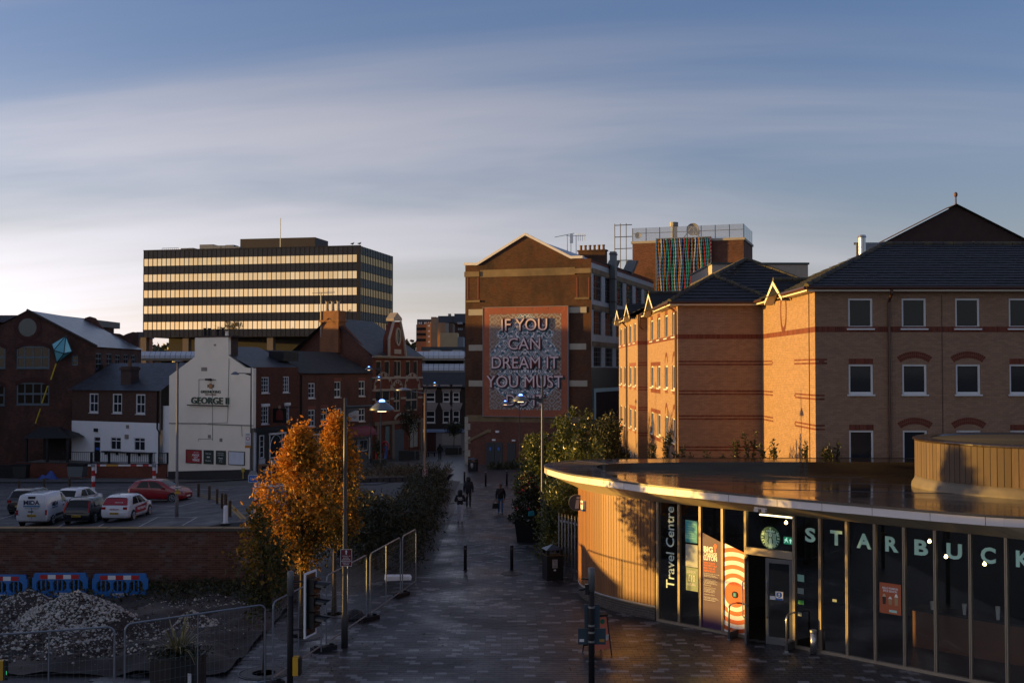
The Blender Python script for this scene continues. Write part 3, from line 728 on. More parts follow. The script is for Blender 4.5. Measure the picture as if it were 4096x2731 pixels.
# coffee shop and travel centre
S=Fr((4.51,35.13,0),-PI/4)
shop=thing('coffee_shop','low curved coffee shop with timber end, glass front and oval wet roof','building',(6,36,0))
OAK=M('orange_timber',(0.22,0.090,0.028),0.55,var=0.35,ns=3.0,rv=0.30,stretch=(6,6,0.5))
WOOD2=M('weathered_timber',(0.10,0.066,0.043),0.85,var=0.6,ns=3.0,rv=0.45,stretch=(6,6,0.5),alt=(0.10,0.06,0.04))
ALU=M('bronze_aluminium',(0.30,0.25,0.19),0.4,0.5,var=0.06)
BEIGE=M('beige_soffit_panel',(0.42,0.34,0.23),0.5,var=0.06)
FASC=M('white_fascia',(0.66,0.62,0.62),0.4,var=0.05)
SGL=seeglass('shop_glass',(0.66,0.72,0.72),0.11)
ZG=3.66
pairs=[((1.19,41.1),(2.3,40.2)),((1.45,39.6),(2.33,39.2)),((1.95,38.0),(2.5,38.2)),((2.5,36.9),(2.95,37.15)),((3.08,36.0),(3.5,36.3)),((3.9,34.65),(4.3,35.35)),((4.79,33.5),(5.4,34.25)),((6.5,31.57),(7.3,32.35)),((7.8,30.25),(8.6,31.05)),((9.14,28.97),(9.95,29.7)),((10.6,27.65),(11.4,28.25)),((12.03,26.75),(13.0,26.65)),((14.5,26.2),(14.6,27.4))]
backO=[(18,26.8),(22,29.5),(24,34),(23.5,40),(20,43.6),(16,44.5),(12,44.75),(8,44.7),(5.5,44.5),(3.8,44.1),(2.4,43.4),(1.5,42.4)]
def catmull(P,k=4,closed=False):
 out=[];n=len(P)
 for i in range(n if closed else n-1):
  g=lambda j:Vector(P[j%n])if closed else Vector(P[min(max(j,0),n-1)])
  p0,p1,p2,p3=g(i-1),g(i),g(i+1),g(i+2)
  for s in range(k):
   t=s/k;out.append(0.5*((2*p1)+(p2-p0)*t+(2*p0-5*p1+4*p2-p3)*t*t+(3*p1-p0-3*p2+p3)*t**3))
 if not closed:out.append(Vector(P[-1]))
 return out
outer=catmull([p[0]for p in pairs]+backO,4,True)
cen=Vector((11.5,36.5))
nO=len(outer)
def nrm(i):
 d=(outer[(i+1)%nO]-outer[i-1]).normalized();return Vector((-d.y,d.x))
ZR=4.27
def inset(i):
 p=outer[i];s=p.x+p.y
 f=1.9 if(p.y>40.5 or p.x>17)else(0.32 if p.x>3.4 else lerp(1.7,0.32,sst((p.x-1.2)/2.2)))
 return p+nrm(i)*f
inner=[inset(i)for i in range(nO)]
for _ in range(3):inner=[(inner[i-1]+inner[i]*2+inner[(i+1)%nO])/4 for i in range(nO)]
def zf(p):return min(ZR-0.012,4.25-0.40*(p.x+p.y-38.6)/16)
ROOFM,t,b=newmat('wet_roof_membrane');MC['wet_roof']=ROOFM
c=mixrgb(t,noise(t,0.5,6),(0.018,0.013,0.012),(0.036,0.024,0.020));t.links.new(c,b.inputs['Base Color'])
mr=t.nodes.new('ShaderNodeMapRange');t.links.new(noise(t,0.55,5),mr.inputs[0]);mr.inputs[1].default_value=0.38;mr.inputs[2].default_value=0.62;mr.inputs[3].default_value=0.04;mr.inputs[4].default_value=0.20
t.links.new(mr.outputs[0],b.inputs['Roughness']);b.inputs['Specular IOR Level'].default_value=0.7;bump(t,b,noise(t,1.3,4),0.10,0.03)
mb=MB()
for i in range(nO):
 j=(i+1)%nO;a,b2,c2,d2=outer[i],outer[j],inner[j],inner[i]
 mb.poly([(a.x,a.y,ZR),(b2.x,b2.y,ZR),(c2.x,c2.y,ZR),(d2.x,d2.y,ZR)])
 mb.poly([(d2.x,d2.y,ZR),(c2.x,c2.y,ZR),(c2.x,c2.y,zf(c2)),(d2.x,d2.y,zf(d2))])
mb.poly([(p.x,p.y,zf(p))for p in inner])
roofo=mb.build('roof',ROOFM,shop)
sm=MB()
for k in range(12):
 i=(k*2)%8+0
for k in range(9):
 p=outer[(nO-8+k*2)%nO];q=inner[(nO-8+k*2)%nO]
 sm.sweep([(p.x,p.y,ZR+0.004),(q.x,q.y,ZR+0.004)],0.012,5)
for k,yy in enumerate((40.3,37.2,33.8)):
 sm.sweep([(4.2+k*1.6,yy,zf(Vector((4.2+k*1.6,yy)))+0.002),(12.5+k,yy+0.3,zf(Vector((12.5+k,yy+0.3)))+0.002)],0.010,5)
sm.build('roof_seam',M('roof_seam',(0.06,0.05,0.05),0.3),roofo)
for i in range(0,nO,3):
 mb=MB()
 for k in range(3):
  a,b2=outer[(i+k)%nO].copy(),outer[(i+k+1)%nO].copy()
  d=(b2-a).normalized();n2=Vector((d.y,-d.x))*0.02
  if k==0:a+=d*0.012
  for z0,z1,off in((ZR-0.245,ZR-0.045,1.0),):
   A,B=a+n2*off,b2+n2*off
   mb.poly([(A.x,A.y,z0),(B.x,B.y,z0),(B.x,B.y,z1),(A.x,A.y,z1)]);mb.poly([(A.x,A.y,z1),(B.x,B.y,z1),(b2.x,b2.y,z1),(a.x,a.y,z1)]);mb.poly([(a.x,a.y,z0),(b2.x,b2.y,z0),(B.x,B.y,z0),(A.x,A.y,z0)])
 mb.build('fascia_panel',FASC,shop)
mb=MB()
for i in range(nO):
 a,b2=outer[i],outer[(i+1)%nO];n2=nrm(i)*-0.045
 A,B=a+n2,b2+nrm((i+1)%nO)*-0.045
 mb.poly([(A.x,A.y,ZR-0.045),(B.x,B.y,ZR-0.045),(B.x,B.y,ZR+0.012),(A.x,A.y,ZR+0.012)]);mb.poly([(A.x,A.y,ZR+0.012),(B.x,B.y,ZR+0.012),(b2.x,b2.y,ZR+0.012),(a.x,a.y,ZR+0.012)])
mb.build('roof_trim',M('dark_trim',(0.05,0.047,0.047),0.4),shop)
fo=catmull([p[0]for p in pairs],4);fi=catmull([p[1]for p in pairs],4)
for i in range(0,len(fo)-1,2):
 mb=MB();e2=min(i+2,len(fo)-1)
 for k in range(i,e2):
  a,b2,c2,d2=fo[k],fo[k+1],fi[k+1],fi[k]
  if k==i:a=a.lerp(b2,0.02);d2=d2.lerp(c2,0.02)
  mb.poly([(d2.x,d2.y,ZG),(c2.x,c2.y,ZG),(b2.x,b2.y,ZR-0.25),(a.x,a.y,ZR-0.25)])
 mb.build('soffit_panel',BEIGE,shop)
WC=catmull([(4.49,35.15),(3.6,36.15),(2.85,37.3),(2.42,38.5),(2.33,39.7),(2.6,41),(3.3,42.2),(4.5,43)],12)
arc=[0.0]
for a,b2 in zip(WC,WC[1:]):arc.append(arc[-1]+(b2-a).length)
def onarc(s):
 s=min(max(s,0),arc[-1]-1e-4)
 for k in range(len(arc)-1):
  if arc[k+1]>=s:
   t_=(s-arc[k])/(arc[k+1]-arc[k]);d=(WC[k+1]-WC[k]).normalized();return WC[k].lerp(WC[k+1],t_),d
PB=M('grey_plinth_brick',(0.085,0.07,0.06),0.8,var=0.25,rv=0.35,ns=6)
mb=MB()
for k in range(len(WC)-1):
 a,b2=WC[k],WC[k+1];d=(b2-a).normalized();n2=Vector((d.y,-d.x))*-0.02
 A,B=a-n2*0,b2
 mb.poly([(b2.x,b2.y,0),(a.x,a.y,0),(a.x,a.y,0.42),(b2.x,b2.y,0.42)])
 mb.mi=1;mb.poly([(b2.x,b2.y,0.42),(a.x,a.y,0.42),(a.x+0.05,a.y+0.03,3.7),(b2.x+0.05,b2.y+0.03,3.7)]);mb.mi=0
wallo=mb.build('end_wall',[M('plinth_mortar',(0.22,0.19,0.16),0.9),UNDER],shop)
pbm=boxmesh('brick',[(-0.1075,-0.012,0)],[(0.1075,0.02,0.065)]);pbm.materials.append(PB)
for c_ in range(5):
 s=0.11+(0.1125 if c_%2 else 0)
 while s<8.6:
  p,d=onarc(s);o=bpy.data.objects.new('brick',pbm);link(o,wallo);o.location=(p.x-6,p.y-36,c_*0.075+0.03);o.rotation_euler=(0,0,math.atan2(d.y,d.x)+PI);s+=0.225
cap=MB()
cap.sweep([(p.x-0.01,p.y-0.01,0.44)for p in WC[::2]],0.035,6);cap.build('plinth_cap',M('grey_cap',(0.25,0.24,0.23),0.5),shop)
plm=[boxmesh('board',[(-0.058,-0.030,0)],[(0.058,0.0,3.24)])for _ in range(3)]
for q in plm:q.materials.append(OAK)
s=0.07;k=0
while s<arc[-1]-0.05:
 p,d=onarc(s);o=bpy.data.objects.new('board',plm[k%3]);link(o,wallo);o.location=(p.x-6,p.y-36,0.47);o.rotation_euler=(0,0,math.atan2(d.y,d.x)+PI);s+=0.134;k+=1
mull=[2633,2718,2803,2892,2984.6,3178,3281.8,3389,3501,3618,3742,3882,4026]
MU=[S.uv(x,2300)[0]for x in mull];MU+=[MU[-1]+0.84,MU[-1]+1.68]
door_i=4
fr_o=MB(S)
for i,u in enumerate(MU):
 wd=0.045 if i else 0.06
 fr_o.mi=0
 fr_o.box(u-wd/2-0.012,u-0.006,-0.05,0.07,0.0,ZG).box(u+0.006,u+wd/2+0.012,-0.05,0.07,0.0,ZG).box(u-0.006,u+0.006,-0.02,0.07,0,ZG)
frame_o=fr_o.build('glazing_frame',ALU,shop)
MB(S).box(MU[0],MU[4],-0.06,0.08,0,0.10).box(MU[5],MU[-1],-0.06,0.08,0,0.10).build('sill',ALU,shop)
tz=S.rc(E5,465,570,915,600)[3];tz=2.52
for i in range(len(MU)-1):
 a,b2=MU[i]+0.03,MU[i+1]-0.03
 z0=tz+0.12 if i==door_i else 0.10
 MB(S).poly([(a,0.01,z0),(b2,0.01,z0),(b2,0.01,ZG),(a,0.01,ZG)]).build('glass_pane',SGL,shop)
MB(S).box(MU[4]+0.03,MU[5]-0.03,-0.06,0.08,tz-0.08,tz+0.12).build('transom',ALU,shop)
MB(S).box(MU[0]-0.10,MU[0]-0.036,-0.045,0.12,0.0,ZG).build('corner_post',BLACK,shop)
DGREY=M('door_grey_metal',(0.10,0.105,0.115),0.4,0.3)
def leaf(hu,ang,wd,sgn):
 fr=Fr(S.T((hu,0.0,0)),S.a+ang)
 m=MB(fr);a,b2=(0,wd)if sgn>0 else(-wd,0)
 m.box(a,a+0.1,-0.02,0.03,0.03,tz-0.1).box(b2-0.1,b2,-0.02,0.03,0.03,tz-0.1).box(a+0.1,b2-0.1,-0.018,0.028,0.03,0.24).box(a+0.1,b2-0.1,-0.018,0.028,tz-0.22,tz-0.1)
 o=m.build('door',DGREY,shop)
 MB(fr).poly([(a+0.09,0.005,0.2),(b2-0.09,0.005,0.2),(b2-0.09,0.005,tz-0.2),(a+0.09,0.005,tz-0.2)]).build('pane',SGL,o)
 hu2=b2-0.05 if sgn>0 else a+0.05
 MB(fr).sweep([(hu2,-0.03,0.75),(hu2,-0.07,0.8),(hu2,-0.07,1.75),(hu2,-0.03,1.8)],0.017,8).build('handle',STEEL,o)
 return fr,o
lf,lo=leaf(MU[4]+0.05,math.radians(-62),0.76,1)
rf,ro=leaf(MU[5]-0.05,math.radians(14),0.78,-1)
BLUE=M('sign_blue',(0.02,0.10,0.42),0.4,var=0.05);WPR=M('print_white',(0.72,0.72,0.72),0.5,var=0.03)
MB(rf).box(-0.50,-0.28,-0.012,0.0,1.28,1.52).build('notice',WPR,ro,label='small white and blue door notice');MB(rf).box(-0.49,-0.29,-0.015,-0.0125,1.28,1.34).lathe([(0.08,-0.0165),(0.08,-0.0126)],20,(-0.39,0,1.43),'y').build('notice_print',BLUE,ro)
text(ro,rf,'!',-0.405,-0.375,1.38,1.48,-0.0175,WPR,0.01);MB(rf).box(-0.66,-0.51,-0.012,0.0,1.28,1.38).build('notice',WPR,ro)
MB(lf).box(0.3,0.42,-0.012,0.0,1.3,1.62).build('sticker',WPR,lo)
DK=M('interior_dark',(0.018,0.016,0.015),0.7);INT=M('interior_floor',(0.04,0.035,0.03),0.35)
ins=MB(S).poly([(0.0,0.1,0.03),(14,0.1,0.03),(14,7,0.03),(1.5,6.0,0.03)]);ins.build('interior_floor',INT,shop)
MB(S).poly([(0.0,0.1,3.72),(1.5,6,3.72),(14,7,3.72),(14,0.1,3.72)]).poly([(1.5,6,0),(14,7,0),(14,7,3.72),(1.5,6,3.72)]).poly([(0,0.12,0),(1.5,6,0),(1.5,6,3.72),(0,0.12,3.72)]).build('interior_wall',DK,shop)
CO=M('counter_orange',(0.22,0.075,0.03),0.5,var=0.2)
cnt=thing('serving_counter','orange brown serving counter inside the glass shopfront','counter',S.T((8.6,2.6,0)))
MB(S).box(7.0,13.0,2.4,3.0,0.03,1.05).build('front',CO,cnt);MB(S).box(6.95,13.0,2.3,3.1,1.05,1.1).build('worktop',DK,cnt)
for k in range(5):
 cup=thing('paper_cups','stack of white paper cups on the counter, %s'%('nearest the door','second from the door','third from the door','fourth from the door','furthest from the door')[k],'cups',S.T((7.5+k*0.9,2.55,1.1)),local=True,group='cups on the counter')
 MB().lathe([(0.04,0),(0.06,0.22+0.06*(k%3)),(0.062,0.23+0.06*(k%3))],12).build('cups',WPR,cup)
bulb=emit('warm_bulb',(1.0,0.55,0.2),9.0)
for k,(zx,zy,zm)in enumerate(((843,268,E5),(1373,553,C2),(1683,612,C2),(1240,430,C2))):
 u,z=S.uv(*zm(zx,zy),2.0)
 L=thing('pendant_lamp','lit pendant bulb hanging inside behind the glass, %s'%('above the door emblem','below the letter U','below the letter C','beside the letter B')[k],'lamp',S.T((u,2.0,z)),group='pendant bulbs in the shop',local=True)
 MB().lathe([(0.005,-0.05),(0.04,-0.03),(0.05,0.0),(0.03,0.04),(0.02,0.06)],12).build('bulb',bulb,L);MB().sweep([(0,0,0.06),(0,0,3.7-z)],0.006,5).build('cord',BLACK,L)
u0,z0=S.uv(*E5(585,187),0.8);u1,z1=S.uv(*E5(918,222),0.8)
st=MB(S).box(u0,u1,0.78,0.84,z0-0.02,z0+0.02)
tag(st.build('strip_light',emit('strip_light',(1,0.75,0.4),2.2)),'thin lit strip light above the shop door','lamp')
MINT=M('mint_letter',(0.42,0.72,0.60),0.5,var=0.04)
lets=[('S',245,322,328,438),('T',447,347,543,460),('A',658,373,776,495),('R',888,396,995,522),('B',1122,420,1232,547),('U',1380,448,1505,577),('C',1655,473,1775,603),('K',1937,490,2062,617)]
zz=[S.rc(C2,*l[1:])for l in lets];zb,zt=sum(q[2]for q in zz)/8,sum(q[3]for q in zz)/8
for l,q in zip(lets,zz):text(shop,S,l[0],q[0],q[1],zb,zt,-0.005,MINT,0.035,0.02,'letter')
a,b2,c2,d2=S.rc(C1,832,150,900,805)
text(shop,S,'Travel Centre',a,b2,c2,d2,-0.005,M('pale_letter',(0.45,0.60,0.58),0.5),0.008,0.01,'lettering',rot=True)
def poster(q,mat,y=0.03,nm='poster',lab=None):
 o=MB(S).box(q[0],q[1],y,y+0.006,q[2],q[3]).build(nm,mat,shop)
 if lab:o['label']=lab
 return o
TEAL=M('poster_teal',(0.02,0.30,0.36),0.5,var=0.05);q=S.rc(C1,988,262,1085,440);po=poster(q,TEAL,-0.01,lab='teal notice sheet in the window')
tl=MB(S)
for k in range(7):tl.box(q[0]+0.04,q[1]-0.06-0.05*(k%3),-0.0125,-0.0105,q[3]-0.12-k*0.07,q[3]-0.10-k*0.07)
tl.build('print_lines',M('print_teal_light',(0.1,0.45,0.5),0.5),po)
q=S.rc(C1,990,455,1088,635);poster(q,M('poster_pale',(0.33,0.36,0.35),0.6),-0.01,lab='blank pale sheet in the window')
q=S.rc(C1,993,640,1090,827);po=poster(q,M('poster_green',(0.16,0.22,0.16),0.6,var=0.5,ns=9),-0.01,lab='fare poster in the window')
H=q[3]-q[2];text(po,S,'LONDON',q[0]+0.06,q[1]-0.08,q[3]-0.16,q[3]-0.09,-0.012,WPR);text(po,S,'£10',q[0]+0.08,q[1]-0.1,q[3]-0.42,q[3]-0.21,-0.012,M('fare_print',(0.45,0.5,0.4),0.5),0.02);text(po,S,'RETURN',q[0]+0.06,q[1]-0.09,q[3]-0.54,q[3]-0.47,-0.012,WPR)
PUR=M('panel_purple',(0.05,0.012,0.06),0.5,var=0.05);ORG_=M('print_orange',(0.62,0.10,0.015),0.5,var=0.04)
ua,ub=MU[2]+0.04,MU[3]-0.04;zl,zr=S.uv(*C1(1120,355))[1],S.uv(*C1(1285,440))[1]
pp=MB(S).slab([(ua,0.11),(ub,0.11),(ub,zr),(ua,zl)],-0.012,0.004).build('appeal_panel',PUR,shop,label='purple appeal panel with slanted top')
def tl_(s,x0,y0,x1,y1,mat,bold=0.0):
 q=S.rc(C1,x0,y0,x1,y1);return text(pp,S,s,*q,-0.0125,mat,bold,0.002)
tl_('BIG',1136,470,1210,515,WPR,0.04);tl_('CHANGE',1136,518,1243,550,WPR,0.03);tl_('LUTON',1136,547,1243,585,WPR,0.04)
for k,s in enumerate(("WE'RE WORKING",'TOGETHER TO HELP','PEOPLE WHO ARE','SLEEPING ROUGH')):tl_(s,1137,596+k*21,1228+(12 if k==1 else 0),612+k*21,ORG_,0.02)
body=["It's a quick and easy way to help",'and ensure the money goes','directly to those who need it.','','Big Change Luton is about','charities and services across','Luton working together to','help people build a life away','from the street.','','You can donate time, money','or items, find out more','information by searching','for Big Change Luton at','','streetsupport.net/luton','','Simply tap your contactless','credit or debit card to support','local homeless charities.']
for k,s in enumerate(body):
 if s:tl_(s,1138,688+k*11,1138+3.7*len(s),696+k*11,WPR)
hand=MB(S);hq=S.rc(C1,1212,447,1244,517);hw=hq[1]-hq[0];hh=hq[3]-hq[2]
hand.slab([(hq[0]+hw*x,hq[2]+hh*y)for x,y in((0.35,0),(0.68,0),(0.68,0.4),(0.95,0.58),(1,0.85),(0.86,0.85),(0.8,0.7),(0.78,0.95),(0.66,0.97),(0.62,0.72),(0.58,1),(0.46,1),(0.44,0.72),(0.38,0.95),(0.26,0.93),(0.28,0.7),(0.12,0.8),(0.02,0.74),(0.2,0.5),(0.35,0.4))],-0.0145,-0.0125)
hand.build('raised_hand_print',ORG_,pp)
RING,t,b=newmat('ring_print');MC['ring']=RING
tcn=t.nodes.new('ShaderNodeTexCoord');ln=t.nodes.new('ShaderNodeVectorMath');ln.operation='LENGTH';t.links.new(tcn.outputs['Object'],ln.inputs[0])
m1=t.nodes.new('ShaderNodeMath');m1.operation='MULTIPLY';m1.inputs[1].default_value=1/0.245;t.links.new(ln.outputs['Value'],m1.inputs[0])
m2=t.nodes.new('ShaderNodeMath');m2.operation='FRACT';t.links.new(m1.outputs[0],m2.inputs[0])
m3=t.nodes.new('ShaderNodeMath');m3.operation='GREATER_THAN';m3.inputs[1].default_value=0.5;t.links.new(m2.outputs[0],m3.inputs[0])
m4=t.nodes.new('ShaderNodeMath');m4.operation='GREATER_THAN';m4.inputs[1].default_value=0.26;t.links.new(ln.outputs['Value'],m4.inputs[0])
m5=t.nodes.new('ShaderNodeMath');m5.operation='MULTIPLY';t.links.new(m3.outputs[0],m5.inputs[0]);t.links.new(m4.outputs[0],m5.inputs[1])
t.links.new(mixrgb(t,m5.outputs[0],(0.60,0.095,0.015),(0.72,0.70,0.72)),b.inputs['Base Color']);b.inputs['Roughness'].default_value=0.5
ua,ub=MU[3]+0.04,MU[4]-0.05;zl,zr=S.uv(*C1(1298,440))[1],S.uv(*C1(1470,522))[1]
ru_,rz2=S.uv(*C1(1387,857));cpt=S.T((ru_,-0.004,rz2))
mb=MB(S).slab([(ua,0.11),(ub,0.11),(ub,zr),(ua,zl)],-0.012,0.004)
ro2=mb.build('ring_panel',RING,shop,org=cpt,label='panel of orange and white rings');ro2.location=cpt-shop.location
MB(S).lathe([(0.10,-0.03),(0.10,-0.013)],24,(ru_,0,rz2),'y').build('card_reader',BLACK,shop);MB(S).box(ru_-0.04,ru_+0.04,-0.034,-0.031,rz2-0.05,rz2+0.05).build('reader_screen',TEAL,shop)
# round emblem: pale long-haired crowned figure with two striped tails on a green disc
GREEN=M('emblem_green',(0.0,0.10,0.045),0.45,var=0.03)
qe=S.rc(E5,598,305,790,525);ec,ez,er=(qe[0]+qe[1])/2,(qe[2]+qe[3])/2,(qe[1]-qe[0]+qe[3]-qe[2])/4
emb=MB(S).lathe([(er,-0.02),(er,-0.006)],48,(ec,0,ez),'y').build('emblem',GREEN,shop,label='round green window emblem with pale crowned figure')
mb=MB(S)
def pl(pts,lv=0):mb.slab([(ec+er*x,ez+er*y)for x,y in pts],-0.0225-0.002*lv,-0.0205-0.002*lv)
for s_ in(1,-1):
 for r0 in(0.22,0.34,0.46):
  L,R=[],[]
  for k in range(15):
   tt=k/14;x=r0+0.05*math.sin(tt*13)+0.10*math.sin(tt*PI)-0.12*max(0,tt-0.75)*4*(r0);y=0.42-1.25*tt+0.1*(0.46-r0)
   L.append((s_*(x-0.032),y));R.append((s_*(x+0.032),y))
  for k in range(14):
   qd=[L[k],R[k],R[k+1],L[k+1]];pl(qd if s_<0 else qd[::-1])
 for k in range(6):
  a0=math.radians(-52+k*17);r0,r1=0.70,0.93;h0=0.045
  qd=[(s_*(r0*math.cos(a0)),r0*math.sin(a0)-h0),(s_*(r1*math.cos(a0)),r1*math.sin(a0)-h0),(s_*(r1*math.cos(a0)),r1*math.sin(a0)+h0),(s_*(r0*math.cos(a0)),r0*math.sin(a0)+h0)];pl(qd if s_>0 else qd[::-1])
 qd=[(s_*0.62,0.30),(s_*0.86,0.18),(s_*0.80,0.40),(s_*0.86,0.55),(s_*0.70,0.48),(s_*0.60,0.62)];pl(qd if s_>0 else qd[::-1])
pl([(0.19*math.cos(a),0.27+0.22*math.sin(a))for a in[2*PI*k/20 for k in range(20)]],1)
pl([(-0.10,-0.02),(0.10,-0.02),(0.17,-0.30),(0.13,-0.62),(0.20,-0.92),(-0.20,-0.92),(-0.13,-0.62),(-0.17,-0.30)])
pl([(-0.42,0.50),(0.42,0.50),(0.46,0.66),(0.29,0.60),(0.24,0.72),(0.12,0.62),(0.0,0.74),(-0.12,0.62),(-0.24,0.72),(-0.29,0.60),(-0.46,0.66)])
star=[]
for k in range(10):
 a0=PI/2+k*PI/5;rr=0.15 if k%2==0 else 0.06;star.append((rr*math.cos(a0),0.82+rr*math.sin(a0)))
pl(star);mb.build('emblem_figure',MINT,emb)
mb=MB(S)
for x in(-0.08,0.08):pl([(x-0.04,0.31),(x+0.04,0.31),(x+0.04,0.335),(x-0.04,0.335)],2)
pl([(-0.05,0.15),(0.05,0.15),(0.03,0.175),(-0.03,0.175)],2);pl([(-0.015,0.2),(0.015,0.2),(0.01,0.31),(-0.01,0.31)],2);mb.build('emblem_face',GREEN,emb)
qx=S.rc(E5,822,410,917,480,0.35);ex=thing('exit_sign','small lit green exit sign with running man and arrow behind the glass','sign',S.T((qx[0],0.35,qx[2])))
MB(S).box(qx[0],qx[1],0.33,0.36,qx[2],qx[3]).build('case',emit('exit_green',(0.02,0.30,0.16),0.25),ex)
arw=MB(S);au=lerp(qx[0],qx[1],0.72);ah=qx[3]-qx[2]
arw.slab([(au-0.016,qx[2]+ah*0.2),(au+0.016,qx[2]+ah*0.2),(au+0.016,qx[2]+ah*0.55),(au+0.05,qx[2]+ah*0.5),(au,qx[2]+ah*0.85),(au-0.05,qx[2]+ah*0.5),(au-0.016,qx[2]+ah*0.55)],0.326,0.3295)
mu=lerp(qx[0],qx[1],0.27)
arw.slab([(mu-0.02,qx[2]+ah*0.5),(mu+0.03,qx[2]+ah*0.42),(mu+0.06,qx[2]+ah*0.2),(mu+0.075,qx[2]+ah*0.22),(mu+0.045,qx[2]+ah*0.5),(mu+0.03,qx[2]+ah*0.72),(mu-0.03,qx[2]+ah*0.72),(mu-0.06,qx[2]+ah*0.55),(mu-0.045,qx[2]+ah*0.52)],0.326,0.3295).slab([(mu-0.02,qx[2]+ah*0.45),(mu,qx[2]+ah*0.42),(mu-0.05,qx[2]+ah*0.18),(mu-0.07,qx[2]+ah*0.2)],0.326,0.3295).lathe([(0.02,0.326),(0.02,0.3295)],10,(mu+0.02,0,qx[2]+ah*0.83),'y')
arw.build('pictogram',emit('exit_white',(0.5,0.8,0.65),0.6),ex)
q=S.rc(C2,840,767,1015,1012);pk=poster(q,M('poster_orange',(0.42,0.10,0.035),0.6,var=0.12),-0.01,lab='orange drinks poster in the window')
W_,H_=q[1]-q[0],q[3]-q[2]
text(pk,S,'HELLO PUMPKIN',q[0]+W_*0.13,q[1]-W_*0.14,q[3]-H_*0.2,q[3]-H_*0.13,-0.0115,WPR,0.02);text(pk,S,'SPICE SEASON',q[0]+W_*0.17,q[1]-W_*0.18,q[3]-H_*0.29,q[3]-H_*0.22,-0.0115,WPR,0.02)
for x,w2,h2_,mt,cr in((0.22,0.17,0.30,(0.03,0.015,0.01),(0.55,0.4,0.25)),(0.50,0.18,0.24,(0.35,0.22,0.11),(0.75,0.72,0.66)),(0.78,0.17,0.34,(0.38,0.24,0.12),(0.75,0.72,0.66))):
 u=q[0]+W_*x;zb2=q[2]+H_*0.3;ww=W_*w2/2;hh2=H_*h2_
 MB(S).slab([(u-ww*0.75,zb2),(u+ww*0.75,zb2),(u+ww,zb2+hh2*0.8),(u-ww,zb2+hh2*0.8)],-0.013,-0.0105).build('drink_print',M('drink_%d'%int(x*100),mt,0.5),pk)
 MB(S).slab([(u-ww,zb2+hh2*0.8),(u+ww,zb2+hh2*0.8),(u+ww*0.5,zb2+hh2*1.05),(u,zb2+hh2*1.15),(u-ww*0.5,zb2+hh2*1.05)],-0.013,-0.0105).build('cream_print',M('cream_%d'%int(x*100),cr,0.5),pk)
MB(S).box(q[0]+W_*0.45,q[0]+W_*0.8,-0.013,-0.0105,q[2]+H_*0.06,q[2]+H_*0.14).build('tag_print',M('tag_mint',(0.4,0.65,0.55),0.5),pk)
for(x0,y0,x1,y1,mt)in((182,697,235,752,M('sticker_mint',(0.2,0.4,0.33),0.5)),(183,805,232,850,M('sticker_grey',(0.15,0.2,0.19),0.5)),(186,903,233,935,M('sticker_green',(0.04,0.3,0.05),0.5)),(185,1000,216,1028,M('sticker_cream',(0.3,0.34,0.25),0.5)),(462,893,497,915,M('sticker_grey',(0.15,0.2,0.19),0.5))):
 poster(S.rc(C2,x0,y0,x1,y1),mt,-0.01,'sticker')
pt=S.T((S.uv(*E5(580,100),-0.75)[0],-0.75,3.86));fl=thing('floodlight','pair of small square lights under the roof edge above the door','lamp',pt)
for d in(-0.14,0.10):MB(Fr(pt,S.a)).box(d,d+0.13,-0.06,0.05,-0.08,0.0).build('lamp_head',FASC,fl)
MB(Fr(pt,S.a)).box(-0.15,0.25,-0.02,0.02,0.0,0.14).build('bracket',FASC,fl)
p,d=onarc(1.75+2.05);ab=Fr((p.x,p.y,0),math.atan2(d.y,d.x)+PI);al=thing('alarm_box','white alarm box with blue base on the timber wall','alarm',(p.x,p.y,3.05))
MB(ab).slab([(-0.12,3.12),(-0.1,3.06),(0.1,3.06),(0.12,3.12),(0.12,3.34),(-0.12,3.34)],-0.13,-0.03).build('case',WPR,al);MB(ab).slab([(-0.115,3.05),(-0.08,2.99),(0.08,2.99),(0.115,3.05)],-0.125,-0.03).build('strobe',BLUE,al)
text(al,ab,'OARS',-0.09,0.09,3.2,3.28,-0.131,M('sign_red',(0.45,0.02,0.02),0.5),0.02)
ip=at(*B7(352,692),38.9);isg=thing('information_sign','round dark information sign with a pale letter i beside the timber wall','sign',tuple(ip));fi_=Fr((ip.x,ip.y,ip.z),0)
MB(fi_).lathe([(0.262,-0.03),(0.262,0.03)],40,(0,0,0),'y').build('disc',M('sign_slate',(0.03,0.033,0.045),0.4),isg);MB(fi_).lathe([(0.262,-0.034),(0.275,-0.034),(0.275,0.034),(0.262,0.034)],40,(0,0,0),'y',cap=False).build('rim',M('rim_grey',(0.16,0.16,0.18),0.4),isg)
text(isg,fi_,'i',-0.075,0.075,-0.2,0.21,-0.031,M('letter_grey',(0.32,0.32,0.36),0.5),0.02,skew=0.06);MB(fi_).box(0.27,0.42,-0.02,0.02,-0.1,0.1).build('bracket',GALV,isg)
drum=thing('roof_drum','round weathered timber drum standing on the wet shop roof','roof structure',(17.0,35.8,4.0),local=True)
RD=4.08
dpm=[boxmesh('board',[(-0.092,-0.03-0.003*i_,0)],[(0.092,0.0,1.17)])for i_ in range(2)]
for q in dpm:q.materials.append(WOOD2)
nb=128
for k in range(nb):
 a0=2*PI*k/nb;o=bpy.data.objects.new('board',dpm[k%2]);link(o,drum);o.location=(RD*math.cos(a0),RD*math.sin(a0),0.34+random.uniform(-0.012,0.012));o.rotation_euler=(0,0,a0+PI/2)
MB().lathe([(RD-0.03,-0.2),(RD-0.03,1.5)],96).build('core',UNDER,drum,True)
